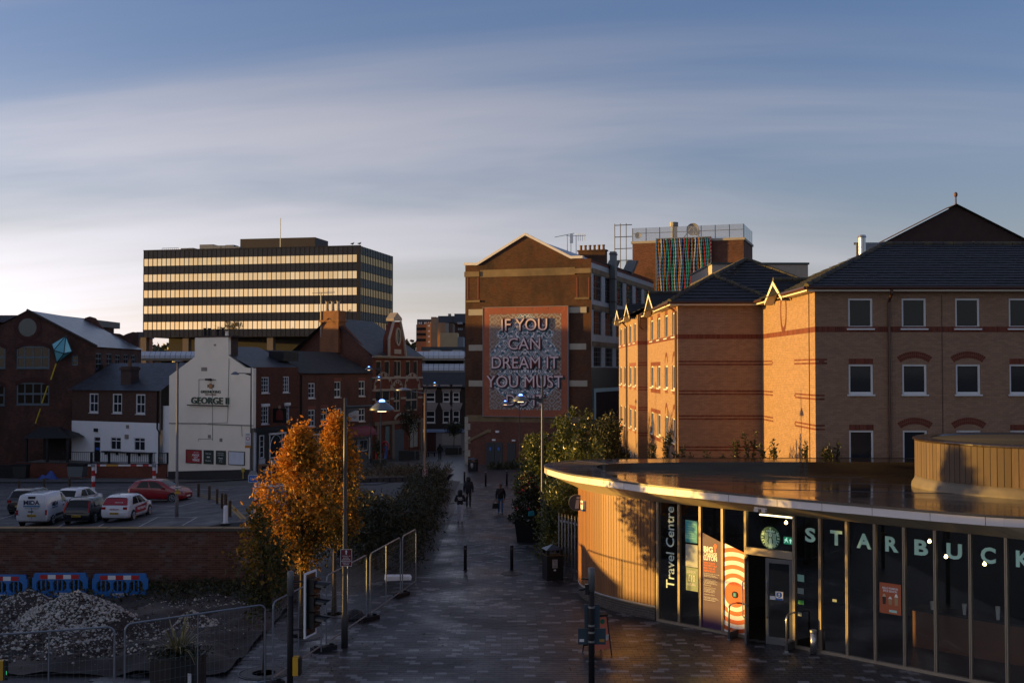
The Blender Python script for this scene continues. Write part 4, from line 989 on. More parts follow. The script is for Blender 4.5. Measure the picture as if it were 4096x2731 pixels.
MB().lathe([(RD+0.07,1.47),(RD+0.10,1.49),(RD+0.10,1.53),(RD+0.05,1.55),(RD-0.45,1.55),(RD-0.5,1.42),(0.1,1.40)],96).build('cap',MC['wet_roof'],drum)
MB().lathe([(RD+0.16,-0.12),(RD+0.13,0.1),(RD+0.05,0.22),(RD+0.02,0.36)],70).build('flashing',M('buff_flashing',(0.11,0.09,0.065),0.6,var=0.3,ns=3,bmp=0.5,bs=4),drum,True)
# warehouse with the big painted panel
MG=Fr((-4.40,107.0,0),-math.atan2(0.327,0.945));MW=12.25
MS=Fr((7.18,103.0,0),math.atan2(0.945,0.327))
mur=thing('mural_warehouse','tall dark brick warehouse with white coped gable and large patterned text panel','building',(-4.4,107,-1.1))
MBR=brick('warehouse_brick',(0.07,0.03,0.016),(0.12,0.052,0.025),(0.06,0.04,0.028),dirt=0.42,red=(0.105,0.037,0.016),sf=(0.46,0.72))
STONE=M('grey_stone',(0.36,0.32,0.26),0.8,var=0.2,ns=1.5);STONE2=M('stained_render',(0.20,0.14,0.075),0.85,var=0.35,ns=1.2,alt=(0.10,0.07,0.04))
WCOP=M('white_coping',(0.68,0.64,0.62),0.6,var=0.1)
gp=[MG.uv(*A5(x,y))for x,y in((1055,338),(657,138),(242,398))]
zr_,zl_=MG.uv(*A5(1230,335))[1],MG.uv(*A5(133,392))[1]
MB(MG).slab([(0,-3),(MW,-3),(MW,zr_),(gp[0][0],zr_),gp[0],gp[1],gp[2],(0,zl_)],0,0.4).build('gable_wall',MBR,mur)
cop=[MG.uv(*A5(x,y))for x,y in((122,384),(240,384),(657,124),(1055,326),(1157,322))]
for a,b in zip(cop,cop[1:]):
 d=Vector((b[0]-a[0],b[1]-a[1])).normalized();n=Vector((-d.y,d.x))*0.26
 MB(MG).slab([(a[0],a[1]-0.12),(b[0],b[1]-0.12),(b[0],b[1]+0.12),(a[0],a[1]+0.12)],-0.14,0.5).build('coping',WCOP,mur)
for q,mt in((A5,STONE),):
 for r in((163,777,296,830),(1036,757,1190,808),(165,1086,296,1138),(1040,1075,1187,1128),(165,1396,296,1448),(1040,1396,1197,1448)):
  a,b,c,d=MG.rc(q,*r);MB(MG).box(a,b,-0.06,0.1,c,d).build('stone_band',STONE,mur)
a,b,c,d=MG.rc(A5,262,424,1088,488);MB(MG).box(a,b,-0.04,0.1,c,d).build('render_band',STONE2,mur)
for r in((128,450,258,495),(1088,420,1228,463),(145,700,262,716),(1088,673,1216,691)):
 a,b,c,d=MG.rc(A5,*r);MB(MG).box(a,b,-0.12,0.1,c,d).build('stone_corbel',STONE2,mur)
for x0,x1 in((150,250),(1100,1215)):
 a,b,c,d=MG.rc(A5,x0,500,x1,690);m_=MB(MG);m_.box(a,a+0.12,-0.02,0.1,c,d).box(b-0.12,b,-0.02,0.1,c,d);m_.build('red_strip',REDP,mur)
a,b,c,d=MG.rc(B5,645,30,1810,92);MB(MG).box(0.1,MW-0.1,-0.05,0.1,c,d).build('stone_band',STONE2,mur)
TERRB=brick('warehouse_base_brick',(0.13,0.04,0.03),(0.19,0.07,0.045),(0.10,0.075,0.06),dirt=0.2)
MB(MG).box(0.35,MW,-0.03,0.05,-3,c-0.002).build('base_wall',TERRB,mur)
ww=MG.uv(*B5(700,100))[0]
for k in range(9):MB(MG).box(-0.02,0.32+(0.22 if k%2 else 0),-0.07,0.2,-2.2+k*0.62,-2.2+k*0.62+0.6).build('quoin',STONE,mur)
p0,p1=MG.uv(*B5(660,272)),MG.uv(*B5(885,175));MB(MG).slab([(p0[0],p0[1]-0.14),(p1[0]-0.35,p1[1]-0.14),(p1[0],p1[1]-0.14),(p1[0],p1[1]+0.14),(p1[0]-0.35,p1[1]+0.14),(p0[0],p0[1]+0.14)],-0.14,0.0).build('sloped_coping',STONE2,mur)
DBLU=M('dark_blue_door',(0.012,0.02,0.028),0.45)
for r in((834,286,912,507),(915,286,992,507),(1037,292,1115,510)):
 a,b,c,d=MG.rc(B5,*r);o=MB(MG).box(a,b,-0.07,-0.031,c,d).build('door',DBLU,mur)
 if r[0]<1000:MB(MG).box((a+b)/2-0.1,(a+b)/2+0.1,-0.075,-0.071,d-0.75,d-0.45).build('door_sign',BLUE,o)
for r in((925,172,958,192),(892,255,925,270),(1083,260,1115,274)):
 a,b,c,d=MG.rc(B5,*r);MB(MG).box(a,b,-0.13,-0.03,c,d).build('wall_light',WPR,mur)
PAT,t,b_=newmat('geometric_print');MC['pat']=PAT
qm=MG.rc(C3,115,90,1176,1458);pc=((qm[0]+qm[1])/2,(qm[2]+qm[3])/2);pw,ph=qm[1]-qm[0],qm[3]-qm[2]
tcn=t.nodes.new('ShaderNodeTexCoord');sx_=t.nodes.new('ShaderNodeSeparateXYZ');t.links.new(tcn.outputs['Object'],sx_.inputs[0])
def mth(op,a,b=None,c=None):
 n=t.nodes.new('ShaderNodeMath');n.operation=op
 for i,v in enumerate((a,b,c)):
  if v is None:continue
  if isinstance(v,(int,float)):n.inputs[i].default_value=v
  else:t.links.new(v,n.inputs[i])
 return n.outputs[0]
ux=mth('ABSOLUTE',mth('ADD',mth('MULTIPLY',sx_.outputs[0],MG.c),mth('MULTIPLY',sx_.outputs[1],MG.s)));vz=sx_.outputs[2]
va=mth('ABSOLUTE',vz)
cbn=t.nodes.new('ShaderNodeCombineXYZ');t.links.new(ux,cbn.inputs[0]);t.links.new(mth('PINGPONG',mth('ADD',vz,40),1.15),cbn.inputs[1])
def vor(sc_,metric='MANHATTAN'):
 n=t.nodes.new('ShaderNodeTexVoronoi');n.distance=metric;n.inputs['Scale'].default_value=sc_;n.inputs['Randomness'].default_value=0.55;t.links.new(cbn.outputs[0],n.inputs['Vector']);return n.outputs['Distance']
def cramp(s,stops):
 r=t.nodes.new('ShaderNodeValToRGB');r.color_ramp.interpolation='CONSTANT';e=r.color_ramp.elements
 for i,(p,c)in enumerate(stops):
  if i>=len(e):e.new(p)
  e[i].position=p;e[i].color=(*c,1)
 t.links.new(s,r.inputs[0]);return r.outputs[0]
l1=mth('FRACT',mth('MULTIPLY',vor(1.1),2.3));l2=mth('FRACT',mth('MULTIPLY',vor(1.25,'MANHATTAN'),2.6))
diag=mth('FRACT',mth('MULTIPLY',mth('ADD',ux,va),0.95));diag2=mth('FRACT',mth('MULTIPLY',mth('SUBTRACT',ux,va),1.15))
W3c,K3,T3=(0.62,0.62,0.66),(0.012,0.014,0.02),(0.015,0.13,0.20)
cent=cramp(l1,[(0,K3),(0.16,W3c),(0.42,K3),(0.52,T3),(0.72,W3c),(0.86,K3)])
cent=mixrgb(t,cramp(diag,[(0,(0,0,0)),(0.72,(1,1,1)),(0.9,(0,0,0))]),cent,cramp(diag2,[(0,W3c),(0.35,K3),(0.6,T3)]))
bord=cramp(l2,[(0,(0.42,0.085,0.025)),(0.25,K3),(0.42,(0.46,0.13,0.04)),(0.62,(0.06,0.02,0.02)),(0.78,(0.30,0.06,0.02))])
fil=cramp(l2,[(0,(0.40,0.34,0.3)),(0.22,(0.04,0.025,0.025)),(0.45,(0.36,0.16,0.08)),(0.6,(0.05,0.03,0.03)),(0.78,(0.48,0.46,0.45)),(0.9,(0.06,0.04,0.04))])
ed=mth('MINIMUM',mth('SUBTRACT',pw/2,ux),mth('SUBTRACT',ph/2,va))
scal=mth('ADD',pw*0.36,mth('MULTIPLY',mth('SINE',mth('MULTIPLY',vz,2*PI/(ph*0.27))),pw*0.05))
incen=mth('MULTIPLY',mth('LESS_THAN',ux,scal),mth('LESS_THAN',mth('ADD',va,mth('MULTIPLY',ux,0.75)),ph*0.475))
colr=mixrgb(t,mth('LESS_THAN',ed,0.62),mixrgb(t,incen,fil,cent),bord)
t.links.new(colr,b_.inputs['Base Color']);b_.inputs['Roughness'].default_value=0.55
pcw=MG.T((pc[0],-0.2,pc[1]));pan=thing('text_panel','large patterned panel lettered about dreaming and doing on the brick gable','mural',tuple(pcw))
MB(MG).box(qm[0],qm[1],-0.28,-0.02,qm[2],qm[3]).build('board',PAT,pan)
fm=MB(MG);q=qm;f_=0.05
fm.box(q[0]-f_,q[0],-0.31,-0.01,q[2]-f_,q[3]+f_).box(q[1],q[1]+f_,-0.31,-0.01,q[2]-f_,q[3]+f_).box(q[0],q[1],-0.31,-0.01,q[3],q[3]+f_).box(q[0],q[1],-0.31,-0.01,q[2]-f_,q[2]);fm.build('frame',M('panel_frame',(0.22,0.20,0.22),0.5),pan)
PINK=M('letter_pink',(0.66,0.55,0.57),0.55,var=0.05);CRIM=M('letter_crimson',(0.16,0.018,0.022),0.5,var=0.05);TSH=M('letter_teal',(0.01,0.05,0.075),0.5)
for s,x0,y0,x1,y1 in(('IF YOU',350,235,922,385),('CAN',435,475,835,620),('DREAM IT',230,710,1065,855),('YOU MUST',165,948,1120,1095),('DO IT',412,1185,885,1325)):
 q=MG.rc(C3,x0,y0,x1,y1);text(pan,MG,s,q[0]-0.05,q[1]+0.05,q[2]-0.05,q[3]+0.05,-0.29,CRIM,0.032,0.14);text(pan,MG,s,q[0]-0.02,q[1]+0.16,q[2]-0.17,q[3]-0.1,-0.283,TSH,0.035,0.02)
 text(pan,MG,s,q[0],q[1],q[2],q[3],-0.431,PINK,-0.004,0.02)
SD=27.0
WGB=brick('white_glazed_brick',(0.34,0.38,0.42),(0.44,0.48,0.52),(0.16,0.17,0.18),dirt=0.18,rough=0.4)
zt_=zr_-0.1
sideh=[]
for(x0,y0,x1,y1)in((165,225,235,455),(270,250,338,465),(165,545,235,760),(270,560,338,770),(188,905,235,1045),(272,877,340,1045)):
 a,b,c,d=MS.rc(E4,x0,y0,x1,y1);sideh.append((a,b,c,d))
top1=[h for h in sideh[:2]]
zb1=max(h[3]for h in sideh[:2])+0.9
pit=sideh[1][0]-sideh[0][0]
allh=[]
for k in range(6):
 for(j,h)in((0,sideh[0]),(2,sideh[2]),(5,sideh[5])):
  u=sideh[0][0]+k*pit*1.0;wdt=sideh[0][1]-sideh[0][0]+0.1;allh.append((u,u+wdt,h[2],h[3]))
zlow=MS.uv(*E4(160,1050))[1]
MB(MS).wall(0,SD,zlow,zb1,allh).build('side_wall',WGB,mur)
MB(MS).wall(0,SD,zb1,zt_).build('side_parapet',brick('parapet_brick',(0.14,0.04,0.03),(0.2,0.065,0.045),(0.1,0.07,0.06)),mur)
for h in allh:window(mur,MS,*h,M('grey_window_frame',(0.05,0.06,0.065),0.5),DKGL,nx=3,nz=4,dep=0.14,fw=0.07,bar=0.035)
for z_ in{round(h[3],2)for h in allh}:MB(MS).box(0.3,SD,-0.08,0.05,z_+0.05,z_+0.5).build('lintel_band',STONE2,mur)
MB(MS).box(0,SD,0.0,0.3,-3,zlow-0.0).build('extension_wall',M('dark_cladding',(0.014,0.018,0.024),0.25),mur)
a,b,c,d=MS.rc(E4,168,1232,392,1500);MB(MS).box(a,a+0.6,-0.05,0.0,c,d).box(a+0.6,SD*0.6,-0.05,0.0,d-0.35,d).build('extension_frame',M('pale_blue_panel',(0.28,0.42,0.46),0.4),mur);MB(MS).box(a+0.62,SD*0.6,-0.02,-0.001,c,d-0.36).build('extension_pane',DKGL,mur)
MB(MS).box(2.0,2.0,0,0,0,0)if False else None
rmb=MB(MG);zc=zr_+0.05
rmb.poly([(gp[2][0],0.4,gp[2][1]),(gp[1][0],0.4,gp[1][1]),(gp[1][0],SD,gp[1][1]),(gp[2][0],SD,gp[2][1])]);rmb.poly([(gp[1][0],0.4,gp[1][1]),(gp[0][0],0.4,gp[0][1]),(gp[0][0]+1.0,SD,gp[0][1]),(gp[1][0],SD,gp[1][1])])
rmb.poly([(gp[0][0],0.4,zr_),(MW+0.2,0.4,zr_),(MW+0.2,SD,zr_),(gp[0][0],SD,zr_)]);rmb.poly([(0,0.4,zl_),(gp[2][0],0.4,gp[2][1]),(gp[2][0],SD,gp[2][1]),(0,SD,zl_)]);rmb.poly([(0,0,-3),(0,0,zl_),(0,SD,zl_),(0,SD,-3)])
rmb.build('roof',M('pale_zinc_roof',(0.36,0.40,0.44),0.4,var=0.15),mur)
fq=MS.rc(E4,383,22,434,520,-0.9);fl2=thing('flue_duct','square grey flue duct fixed up the side of the warehouse','duct',tuple(MS.T((fq[0],-0.9,fq[2]))));m_=MB(MS)
m_.box(fq[0],fq[0]+0.8,-0.62,-0.1,fq[2]-1,fq[3]);m_.build('duct',M('duct_grey',(0.09,0.11,0.125),0.4,0.3),fl2)
for z_ in(fq[2]+0.5,(fq[2]+fq[3])/2,fq[3]-0.3):MB(MS).box(fq[0]-0.06,fq[0]+0.86,-0.68,-0.04,z_,z_+0.12).build('collar',DARKMET,fl2)
ck=at(*A5(1235,320),122);ch=thing('chimney_stack','low brick chimney stack with six clay pots behind the white coping','chimney',tuple(ck));cf=Fr(ck,MG.a)
MB(cf).box(-1.4,1.6,-0.4,0.4,-1.2,0.55).box(-1.5,1.7,-0.5,0.5,0.55,0.7).build('stack',MBR,ch)
for k in range(6):MB(cf).lathe([(0.17,0.7),(0.14,0.85),(0.13,1.1),(0.18,1.15),(0.16,1.25)],10,(-1.2+k*0.5,0,0)).build('pot',M('clay_pot',(0.12,0.065,0.04),0.8),ch)
for k,(zx,zt2,zb2)in enumerate(((1022,125,265),(1053,125,270),(1098,140,285))):
 p=at(*A5(zx,zb2),116);q=at(*A5(zx,zt2),116);an=thing('aerial','thin rooftop aerial behind the warehouse gable, %s'%('left of three','middle of three with white dish','right of three with comb of rods')[k],'aerial',tuple(p-Vector((0,0,3))),group='aerials on the warehouse roof')
 m_=MB().sweep([p-Vector((0,0,3)),q],0.035,5)
 if k==0:m_.sweep([q+Vector((-1.3,0,-0.3)),q+Vector((0.7,0,0.1))],0.03,5)
 if k==2:
  m_.sweep([q+Vector((-1.0,0,0)),q+Vector((1.0,0,0.05))],0.025,5)
  for j in range(5):m_.sweep([q+Vector((-0.0+j*0.22,0,-0.5)),q+Vector((-0.0+j*0.22,0,0.25))],0.018,4)
 m_.build('mast',GALV,an)
 if k==1:MB().box(q.x-0.12,q.x+0.22,q.y-0.1,q.y+0.1,q.z-0.9,q.z).build('dish_unit',WPR,an)
for k,x in enumerate((1385,1545)):
 p=at(*A5(x-10,375),118);q=thing('roof_vent_cowl','slanted dark roof cowl on the warehouse, %s of the flue'%('left','right')[k],'vent',tuple(p),group='roof cowls')
 cf2=Fr(p,MG.a);MB(cf2).slab([(-0.5,-1.2),(0.6,-1.2),(1.2,0.2),(0.2,0.25)],-0.3,0.5).build('cowl',M('cowl_grey',(0.12,0.14,0.16),0.4,0.2),q)
 # stair tower with the beaded screen
tr=at(*A6(1252,620),130);TA=-math.atan2(0.327,0.945)
tl0=(tr.x-0.945*13.0,130+0.327*13.0);TF_=Fr((tl0[0],tl0[1],0),TA);TS=Fr((tr.x,130,0),TA+PI/2)
tow=thing('brick_tower','square brick tower with glazed roof screen behind the hotel','building',(tl0[0],tl0[1],0))
TBR=brick('tower_brick',(0.11,0.04,0.026),(0.2,0.08,0.045),(0.09,0.06,0.045),dirt=0.25)
zt2=TF_.uv(*A6(280,432))[1];zt2=(zt2+TF_.uv(*A6(1250,384))[1])/2
m_=MB(TF_).box(0,13.0,0,0.3,-3,zt2);m_.fr=TS;m_.box(0.003,8,0.003,0.3,-3,zt2-0.003);m_.fr=TF_;m_.box(0.3,12.9,0.35,8,zt2-0.6,zt2-0.3);m_.build('wall',TBR,tow)
m_=MB(TF_).box(-0.15,13.15,-0.12,0.5,zt2+0.002,zt2+0.28);m_.build('coping',STONE,tow);MB(TS).box(0.0,8.1,-0.12,0.5,zt2+0.004,zt2+0.26).build('coping',STONE,tow)
SCR=seeglass('screen_glass',(0.55,0.6,0.66),0.10,0.05,(0.4,0.42,0.46,0.22))
zt3=(TF_.uv(*A6(300,292))[1]+TF_.uv(*A6(1238,248))[1])/2
for k in range(8):
 a,b=13.0*k/8+0.06,13.0*(k+1)/8-0.06;MB(TF_).poly([(a,0,zt2+0.3),(b,0,zt2+0.3),(b,0,zt3),(a,0,zt3)]).build('screen_pane',SCR,tow)
for k in range(4):
 a,b=8.0*k/4+0.06,8.0*(k+1)/4-0.06;MB(TS).poly([(a,0,zt2+0.3),(b,0,zt2+0.3),(b,0,zt3),(a,0,zt3)]).build('screen_pane',SCR,tow)
m_=MB(TF_)
for k in range(9):m_.box(13.0*k/8-0.05,13.0*k/8+0.05,0.05,0.15,zt2,zt3)
m_.box(0,13,0.2,0.26,zt2+1.2,zt2+1.27);m_.build('screen_post',GALV,tow)
m_=MB(TF_)
for(zx,zy,r)in((808,300,0.75),(845,325,0.4),(330,352,0.4)):
 u,z=TF_.uv(*A6(zx,zy),2.5);m_.lathe([(0.02,0.25),(r*0.6,0.12),(r,0.0),(r*0.95,-0.02),(0.02,0.2)],16,(u,2.5,z),'y')
u0=TF_.uv(*A6(725,380),2.5);u1=TF_.uv(*A6(800,280),2.5);u2=TF_.uv(*A6(880,380),2.5)
for q in(u0,u2):m_.sweep([(q[0],2.5,q[1]),(u1[0],2.5,u1[1])],0.06,5)
u3=TF_.uv(*A6(645,385),2.5);m_.lathe([(0.4,-0.5),(0.4,1.5),(0.5,1.5),(0.5,2.0)],12,(u3[0],2.5,u3[1]));m_.build('rooftop_plant',M('plant_grey',(0.2,0.19,0.18),0.6),tow)
bead=thing('bead_screen','curtain of coloured bead strings hanging on the brick tower','artwork',tuple(TF_.T((6,-0.3,zt2-14))))
qb=TF_.rc(A6,487,385,972,845,-0.3);cols_=[(0.02,0.10,0.28),(0.02,0.22,0.17),(0.30,0.12,0.02),(0.22,0.02,0.02),(0.30,0.32,0.33),(0.03,0.16,0.22)]
bmats=[M('bead_%d'%i,c,0.18,0.25,var=0.6,ns=9)for i,c in enumerate(cols_)]
m_=MB(TF_).box(qb[0],qb[0]+0.09,-0.42,-0.25,qb[2]-2,zt2+0.4).box(qb[1]-0.09,qb[1],-0.42,-0.25,qb[2]-2,zt2+0.4).box(qb[0],qb[1],-0.42,-0.25,zt2+0.4,zt2+0.5);m_.build('frame',GALV,bead)
MB(TF_).box(qb[0]+0.1,qb[1]-0.1,-0.1,0.0,qb[2]-2,zt2+0.3).build('backing',M('bead_backing',(0.05,0.05,0.06),0.5,var=0.6,ns=3),bead)
ns_=30
for k in range(ns_):
 u=lerp(qb[0]+0.2,qb[1]-0.2,k/(ns_-1));pts=[];rs=[];z=zt2+0.4;ph2=random.random()*6
 while z>qb[2]-1.5:
  pts.append((u+0.09*math.sin(z*1.1+ph2),-0.34,z));rs.append(0.16 if len(pts)%2 else 0.07);z-=0.22
 MB(TF_).sweep(pts,0.1,6,rs=rs).build('bead_string',bmats[(k*2+k//5)%6],bead)
m_=MB(TF_)
for x in(-2.2,-1.5,-0.8):m_.sweep([(x,0.2,zt2-3.5),(x,0.2,zt2+2.5)],0.05,5)
for z_ in range(5):m_.sweep([(-2.2,0.2,zt2-3.3+z_*1.4),(-0.1,0.2,zt2-3.3+z_*1.4)],0.05,5)
m_.build('ladder_cage',DARKMET,tow)
# concrete block and dark gable beyond the hotel
cbk=thing('concrete_block','flat roofed pale concrete block behind the hotel ridge','building',(20,100,0));a=at(*A6(975,640),100);b=at(*A6(1812,605),100)
MB().box(a.x,b.x,100,112,0,b.z).build('wall',M('block_render',(0.33,0.28,0.23),0.8,var=0.15),cbk);MB().box(a.x-0.1,b.x+0.1,99.9,112.1,b.z,b.z+0.16).build('roof_edge',M('edge_green',(0.02,0.04,0.04),0.5),cbk)
dg=thing('gabled_hall','dark gabled hall with a finial rising above the hotel roof','building',(29,75,0));DGF=Fr((0,75,0),0);P=[DGF.uv(*A7(x,y))for x,y in((735,405),(1352,95))]
hw=P[1][0]-P[0][0];MB(DGF).slab([(P[1][0]-hw,P[0][1]-0.05),(P[1][0]+hw,P[0][1]-0.05),P[1]],0,0.3).build('gable',M('hall_tile_hung',(0.035,0.016,0.012),0.8,var=0.5,ns=2),dg)
MB(DGF).box(P[1][0]-hw+0.8,P[1][0]+hw-0.8,0.1,0.4,0,P[0][1]-0.06).build('wall',M('hall_wall',(0.12,0.08,0.06),0.8),dg)
for s_ in(-1,1):MB(DGF).poly([(P[1][0]+s_*(hw+0.3),-0.3,P[0][1]-0.1),(P[1][0],-0.3,P[1][1]+0.1),(P[1][0],1.5,P[1][1]+0.1),(P[1][0]+s_*(hw+0.3),1.5,P[0][1]-0.1)]).build('roof',M('hall_slate',(0.03,0.02,0.018),0.7),dg)
MB(DGF).lathe([(0.1,0),(0.06,0.1),(0.05,0.5),(0.12,0.6),(0.12,0.75),(0.04,0.85)],10,(P[1][0],-0.1,P[1][1]+0.05)).build('finial',M('finial_red',(0.08,0.03,0.02),0.7),dg)
for k in range(7):
 u=P[0][0]+0.6+k*1.35
 if u<P[1][0]+4:window(dg,DGF,u,u+1.2,P[0][1]-1.3,P[0][1]-0.12,WHITE,DKGL,nx=2,dep=0.06)
fl3=at(*A7(540,485),62);ft=at(*A7(540,350),62);fz=thing('steel_flue','shiny steel flue pipe and slatted plant screen on the hotel skyline','flue',tuple(fl3))
MB().lathe([(0.2,-1.5),(0.2,ft.z-fl3.z-0.15),(0.24,ft.z-fl3.z-0.12),(0.2,ft.z-fl3.z)],14,tuple(fl3)).build('pipe',STEEL,fz)
a=at(*A7(490,415),63);b=at(*A7(695,470),63)
for k in range(11):u=lerp(a.x,b.x,k/10);MB().box(u,u+0.14,63,63.1,b.z-1,a.z).build('slat',GALV,fz)
MB().box(a.x-0.1,b.x+0.2,63.1,63.2,a.z-0.1,a.z+0.02).build('rail',GALV,fz)
# office slab with mirror glass
OW=50.2;OA=-math.atan2(0.2,0.98);oR=(-32.0,240.0);oL=(oR[0]-OW*math.cos(OA),oR[1]-OW*math.sin(OA))
OF=Fr((oL[0],oL[1],0),OA);OS=Fr((oR[0],oR[1],0),OA+PI/2)
off=thing('office_block','wide dark office block with rows of gold mirror windows','building',(oL[0],oL[1],0))
GOLD,t,b_=newmat('gold_mirror_glass');MC['gold']=GOLD
t.links.new(mixrgb(t,rndv(t),(0.80,0.53,0.25),(0.85,0.62,0.34)),b_.inputs['Base Color']);b_.inputs['Metallic'].default_value=1;b_.inputs['Roughness'].default_value=0.03;bump(t,b_,noise(t,0.9,2),0.03,0.05)
BRZ=M('bronze_spandrel',(0.055,0.040,0.028),0.35,0.3,var=0.2,ns=0.6,rv=0.2);MULB=M('bronze_mullion',(0.02,0.015,0.012),0.4,0.4)
lev=[OF.uv(*A2(1835,y))[1]for y in(360,425,487,553,615,682,745,810,875,940,1005,1064)]
MB(OF).box(0.1,OW-0.1,0.25,22.0,lev[-1],lev[0]-0.1).build('core',MULB,off)
NC=46;cw=(OW-0.9)/NC
def planem(nm,w_,h_):return npmesh(nm,[(-w_/2,0,-h_/2),(w_/2,0,-h_/2),(w_/2,0,h_/2),(-w_/2,0,h_/2)],[(0,1,2,3)])
for j in range(11):
 z1,z0=lev[j],lev[j+1];isw=j%2==1
 me=planem('window_pane' if isw else 'spandrel',cw-0.08,z1-z0-0.08);me.materials.append(GOLD if isw else BRZ)
 for i in range(NC):
  o=bpy.data.objects.new('window_pane' if isw else 'spandrel',me);link(o,off);p=OF.T((0.1+(i+0.5)*cw,0.06,(z0+z1)/2));o.location=p-off.location
  o.rotation_euler=(random.gauss(0,0.0035),0,OA+random.gauss(0,0.0035))
m_=MB(OF)
for i in range(NC+1):m_.box(0.1+i*cw-0.04,0.1+i*cw+0.04,-0.06,0.1,lev[-1],lev[0])
for z_ in lev:m_.box(0,OW-0.8,-0.03,0.1,z_-0.05,z_+0.05)
m_.box(OW-0.8,OW,-0.1,0.3,lev[-1],lev[0]+0.1).box(0,OW,-0.08,0.4,lev[0]-0.02,lev[0]+0.15);m_.build('mullion',MULB,off)
SL=22.4;NS=20;sw=SL/NS;mn_,mx_=[],[];side={True:MB(OS),False:MB(OS)}
for j in range(11):
 for i in range(NS):side[j%2==1].poly([(i*sw+0.05,0.06,lev[j+1]+0.05),((i+1)*sw-0.05,0.06,lev[j+1]+0.05),((i+1)*sw-0.05,0.06,lev[j]-0.05),(i*sw+0.05,0.06,lev[j]-0.05)])
side[True].build('side_windows',GOLD,off,kind='stuff');side[False].build('side_spandrels',M('side_spandrel_grey',(0.10,0.12,0.13),0.3,0.4),off,kind='stuff')
m_=MB(OS)
for i in range(NS+1):m_.box(i*sw-0.04,i*sw+0.04,-0.06,0.1,lev[-1],lev[0])
m_.box(0,SL,0.1,0.3,lev[-1],lev[0]);m_.build('side_mullion',MULB,off)
a=OF.uv(*A2(903,375),6);b=OF.uv(*A2(1490,292),6);MB(OF).box(a[0],b[0],6,14,lev[0],b[1]).build('roof_plant_room',M('plant_room_brown',(0.035,0.022,0.018),0.6),off)
p0=OF.uv(*A2(1218,372),3);p1=OF.uv(*A2(1219,142),3);MB(OF).sweep([(p0[0],3,lev[0]),(p1[0],3,p1[1])],0.09,5).build('flagpole',GALV,off)
for k,(x,w_,y0)in enumerate(((437,50,378),(495,38,376),(585,105,350),(692,58,358),(755,30,357),(787,65,353),(852,42,366))):
 a=OF.uv(*A2(x,y0),2);b=OF.uv(*A2(x+w_,395),2);MB(OF).box(a[0],b[0],2,4.5,lev[0],a[1]).build('cooling_unit',M('unit_grey',(0.20,0.21,0.22),0.5),off)
m_=MB(OF);a=OF.uv(*A2(290,376),1.5)[0];b=OF.uv(*A2(420,376),1.5)
for k in range(9):u=lerp(a,b[0],k/8);m_.sweep([(u,1.5,lev[0]),(u,1.5,b[1])],0.05,4)
m_.sweep([(a,1.5,b[1]),(b[0],1.5,b[1])],0.05,4);m_.build('roof_rail',GALV,off)
for x in(140,470,1132):u=OF.uv(*A2(x+11,1100),1)[0];MB(OF).box(u-0.7,u+0.7,0.6,2.0,-3,lev[-1]-0.01).build('column',M('column_concrete',(0.16,0.12,0.09),0.8),off)
MB(OF).box(3,OW-3,6,20,-3,lev[-1]-0.02).build('undercroft',M('undercroft_dark',(0.02,0.018,0.016),0.7),off)
SLATE=tilemat('blue_slate',(0.026,0.032,0.042),tw=0.5,th=0.3,moss=(0.018,0.02,0.024),rough=0.5,mf=(0.6,0.8))
SLATED=tilemat('dark_slate',(0.010,0.011,0.013),tw=0.4,th=0.25,moss=(0.007,0.007,0.008),rough=0.75)
# corner pub
PGA=-math.atan2(0.469,0.883);PGL=(-22.72-0.883*9.96,100+0.469*9.96);PG=Fr((PGL[0],PGL[1],0),PGA);PW_=9.96
PFA=math.atan2(0.943,0.332);PF=Fr((-22.72,100.0,0),PFA)
pub=thing('corner_pub','corner pub with plain cream gable wall and dark brick street front','building',(-22.72,100,-1.6))
CREAM=M('cream_render',(0.80,0.73,0.61),0.8,var=0.06,ns=0.7,alt=(0.66,0.60,0.50),altf=(0.5,0.8))
po_=[PG.uv(*A3(x,y))for x,y in((62,568),(288,398),(291,224),(588,210),(588,382),(740,492))]
zcr=PG.uv(*A3(817,498))[1]
MB(PG).slab([(0,-1.55),(PW_,-0.95),(PW_,zcr),po_[5],po_[4],po_[3],po_[2],po_[1],(0,po_[0][1])],0,0.35).build('gable_wall',CREAM,pub)
MB(PG).slab([(-0.02,-3),(PW_+0.02,-3),(PW_+0.02,-0.952),(-0.02,-1.552)],-0.05,0.3).build('plinth',M('black_plinth',(0.015,0.014,0.016),0.6,var=0.4),pub)
chs=MB(PG).box(po_[2][0]+0.02,po_[3][0],0.36,1.3,po_[1][1]-1,po_[2][1]-0.002).box(po_[2][0]-0.08,po_[3][0]+0.5,-0.06,1.4,po_[2][1]+0.0,po_[2][1]+0.12);chs.build('chimney',M('chimney_dark',(0.05,0.03,0.024),0.85,var=0.5),pub)
pts=[(380,140),(418,140),(495,155),(540,135),(577,165)]
for k,(x,y)in enumerate(pts):
 u,z=PG.uv(*A3(x,y),0.6);MB(PG).lathe([(0.17,po_[2][1]+0.1),(0.14,po_[2][1]+0.3),(0.12,z-0.1),(0.18,z)],10,(u,0.6,0)).build('chimney_pot',BLACK if k<4 else CREAM,pub)
PIPE=M('grey_pipe',(0.20,0.19,0.18),0.5)
def gline(pts,r=0.035,m=PIPE,nm='pipe',zm=A3,fr=PG,y=-0.04):
 return MB(fr).sweep([(*(lambda q:(q[0],y,q[1]))(fr.uv(*zm(*p))),)for p in pts],r,5).build(nm,m,pub)
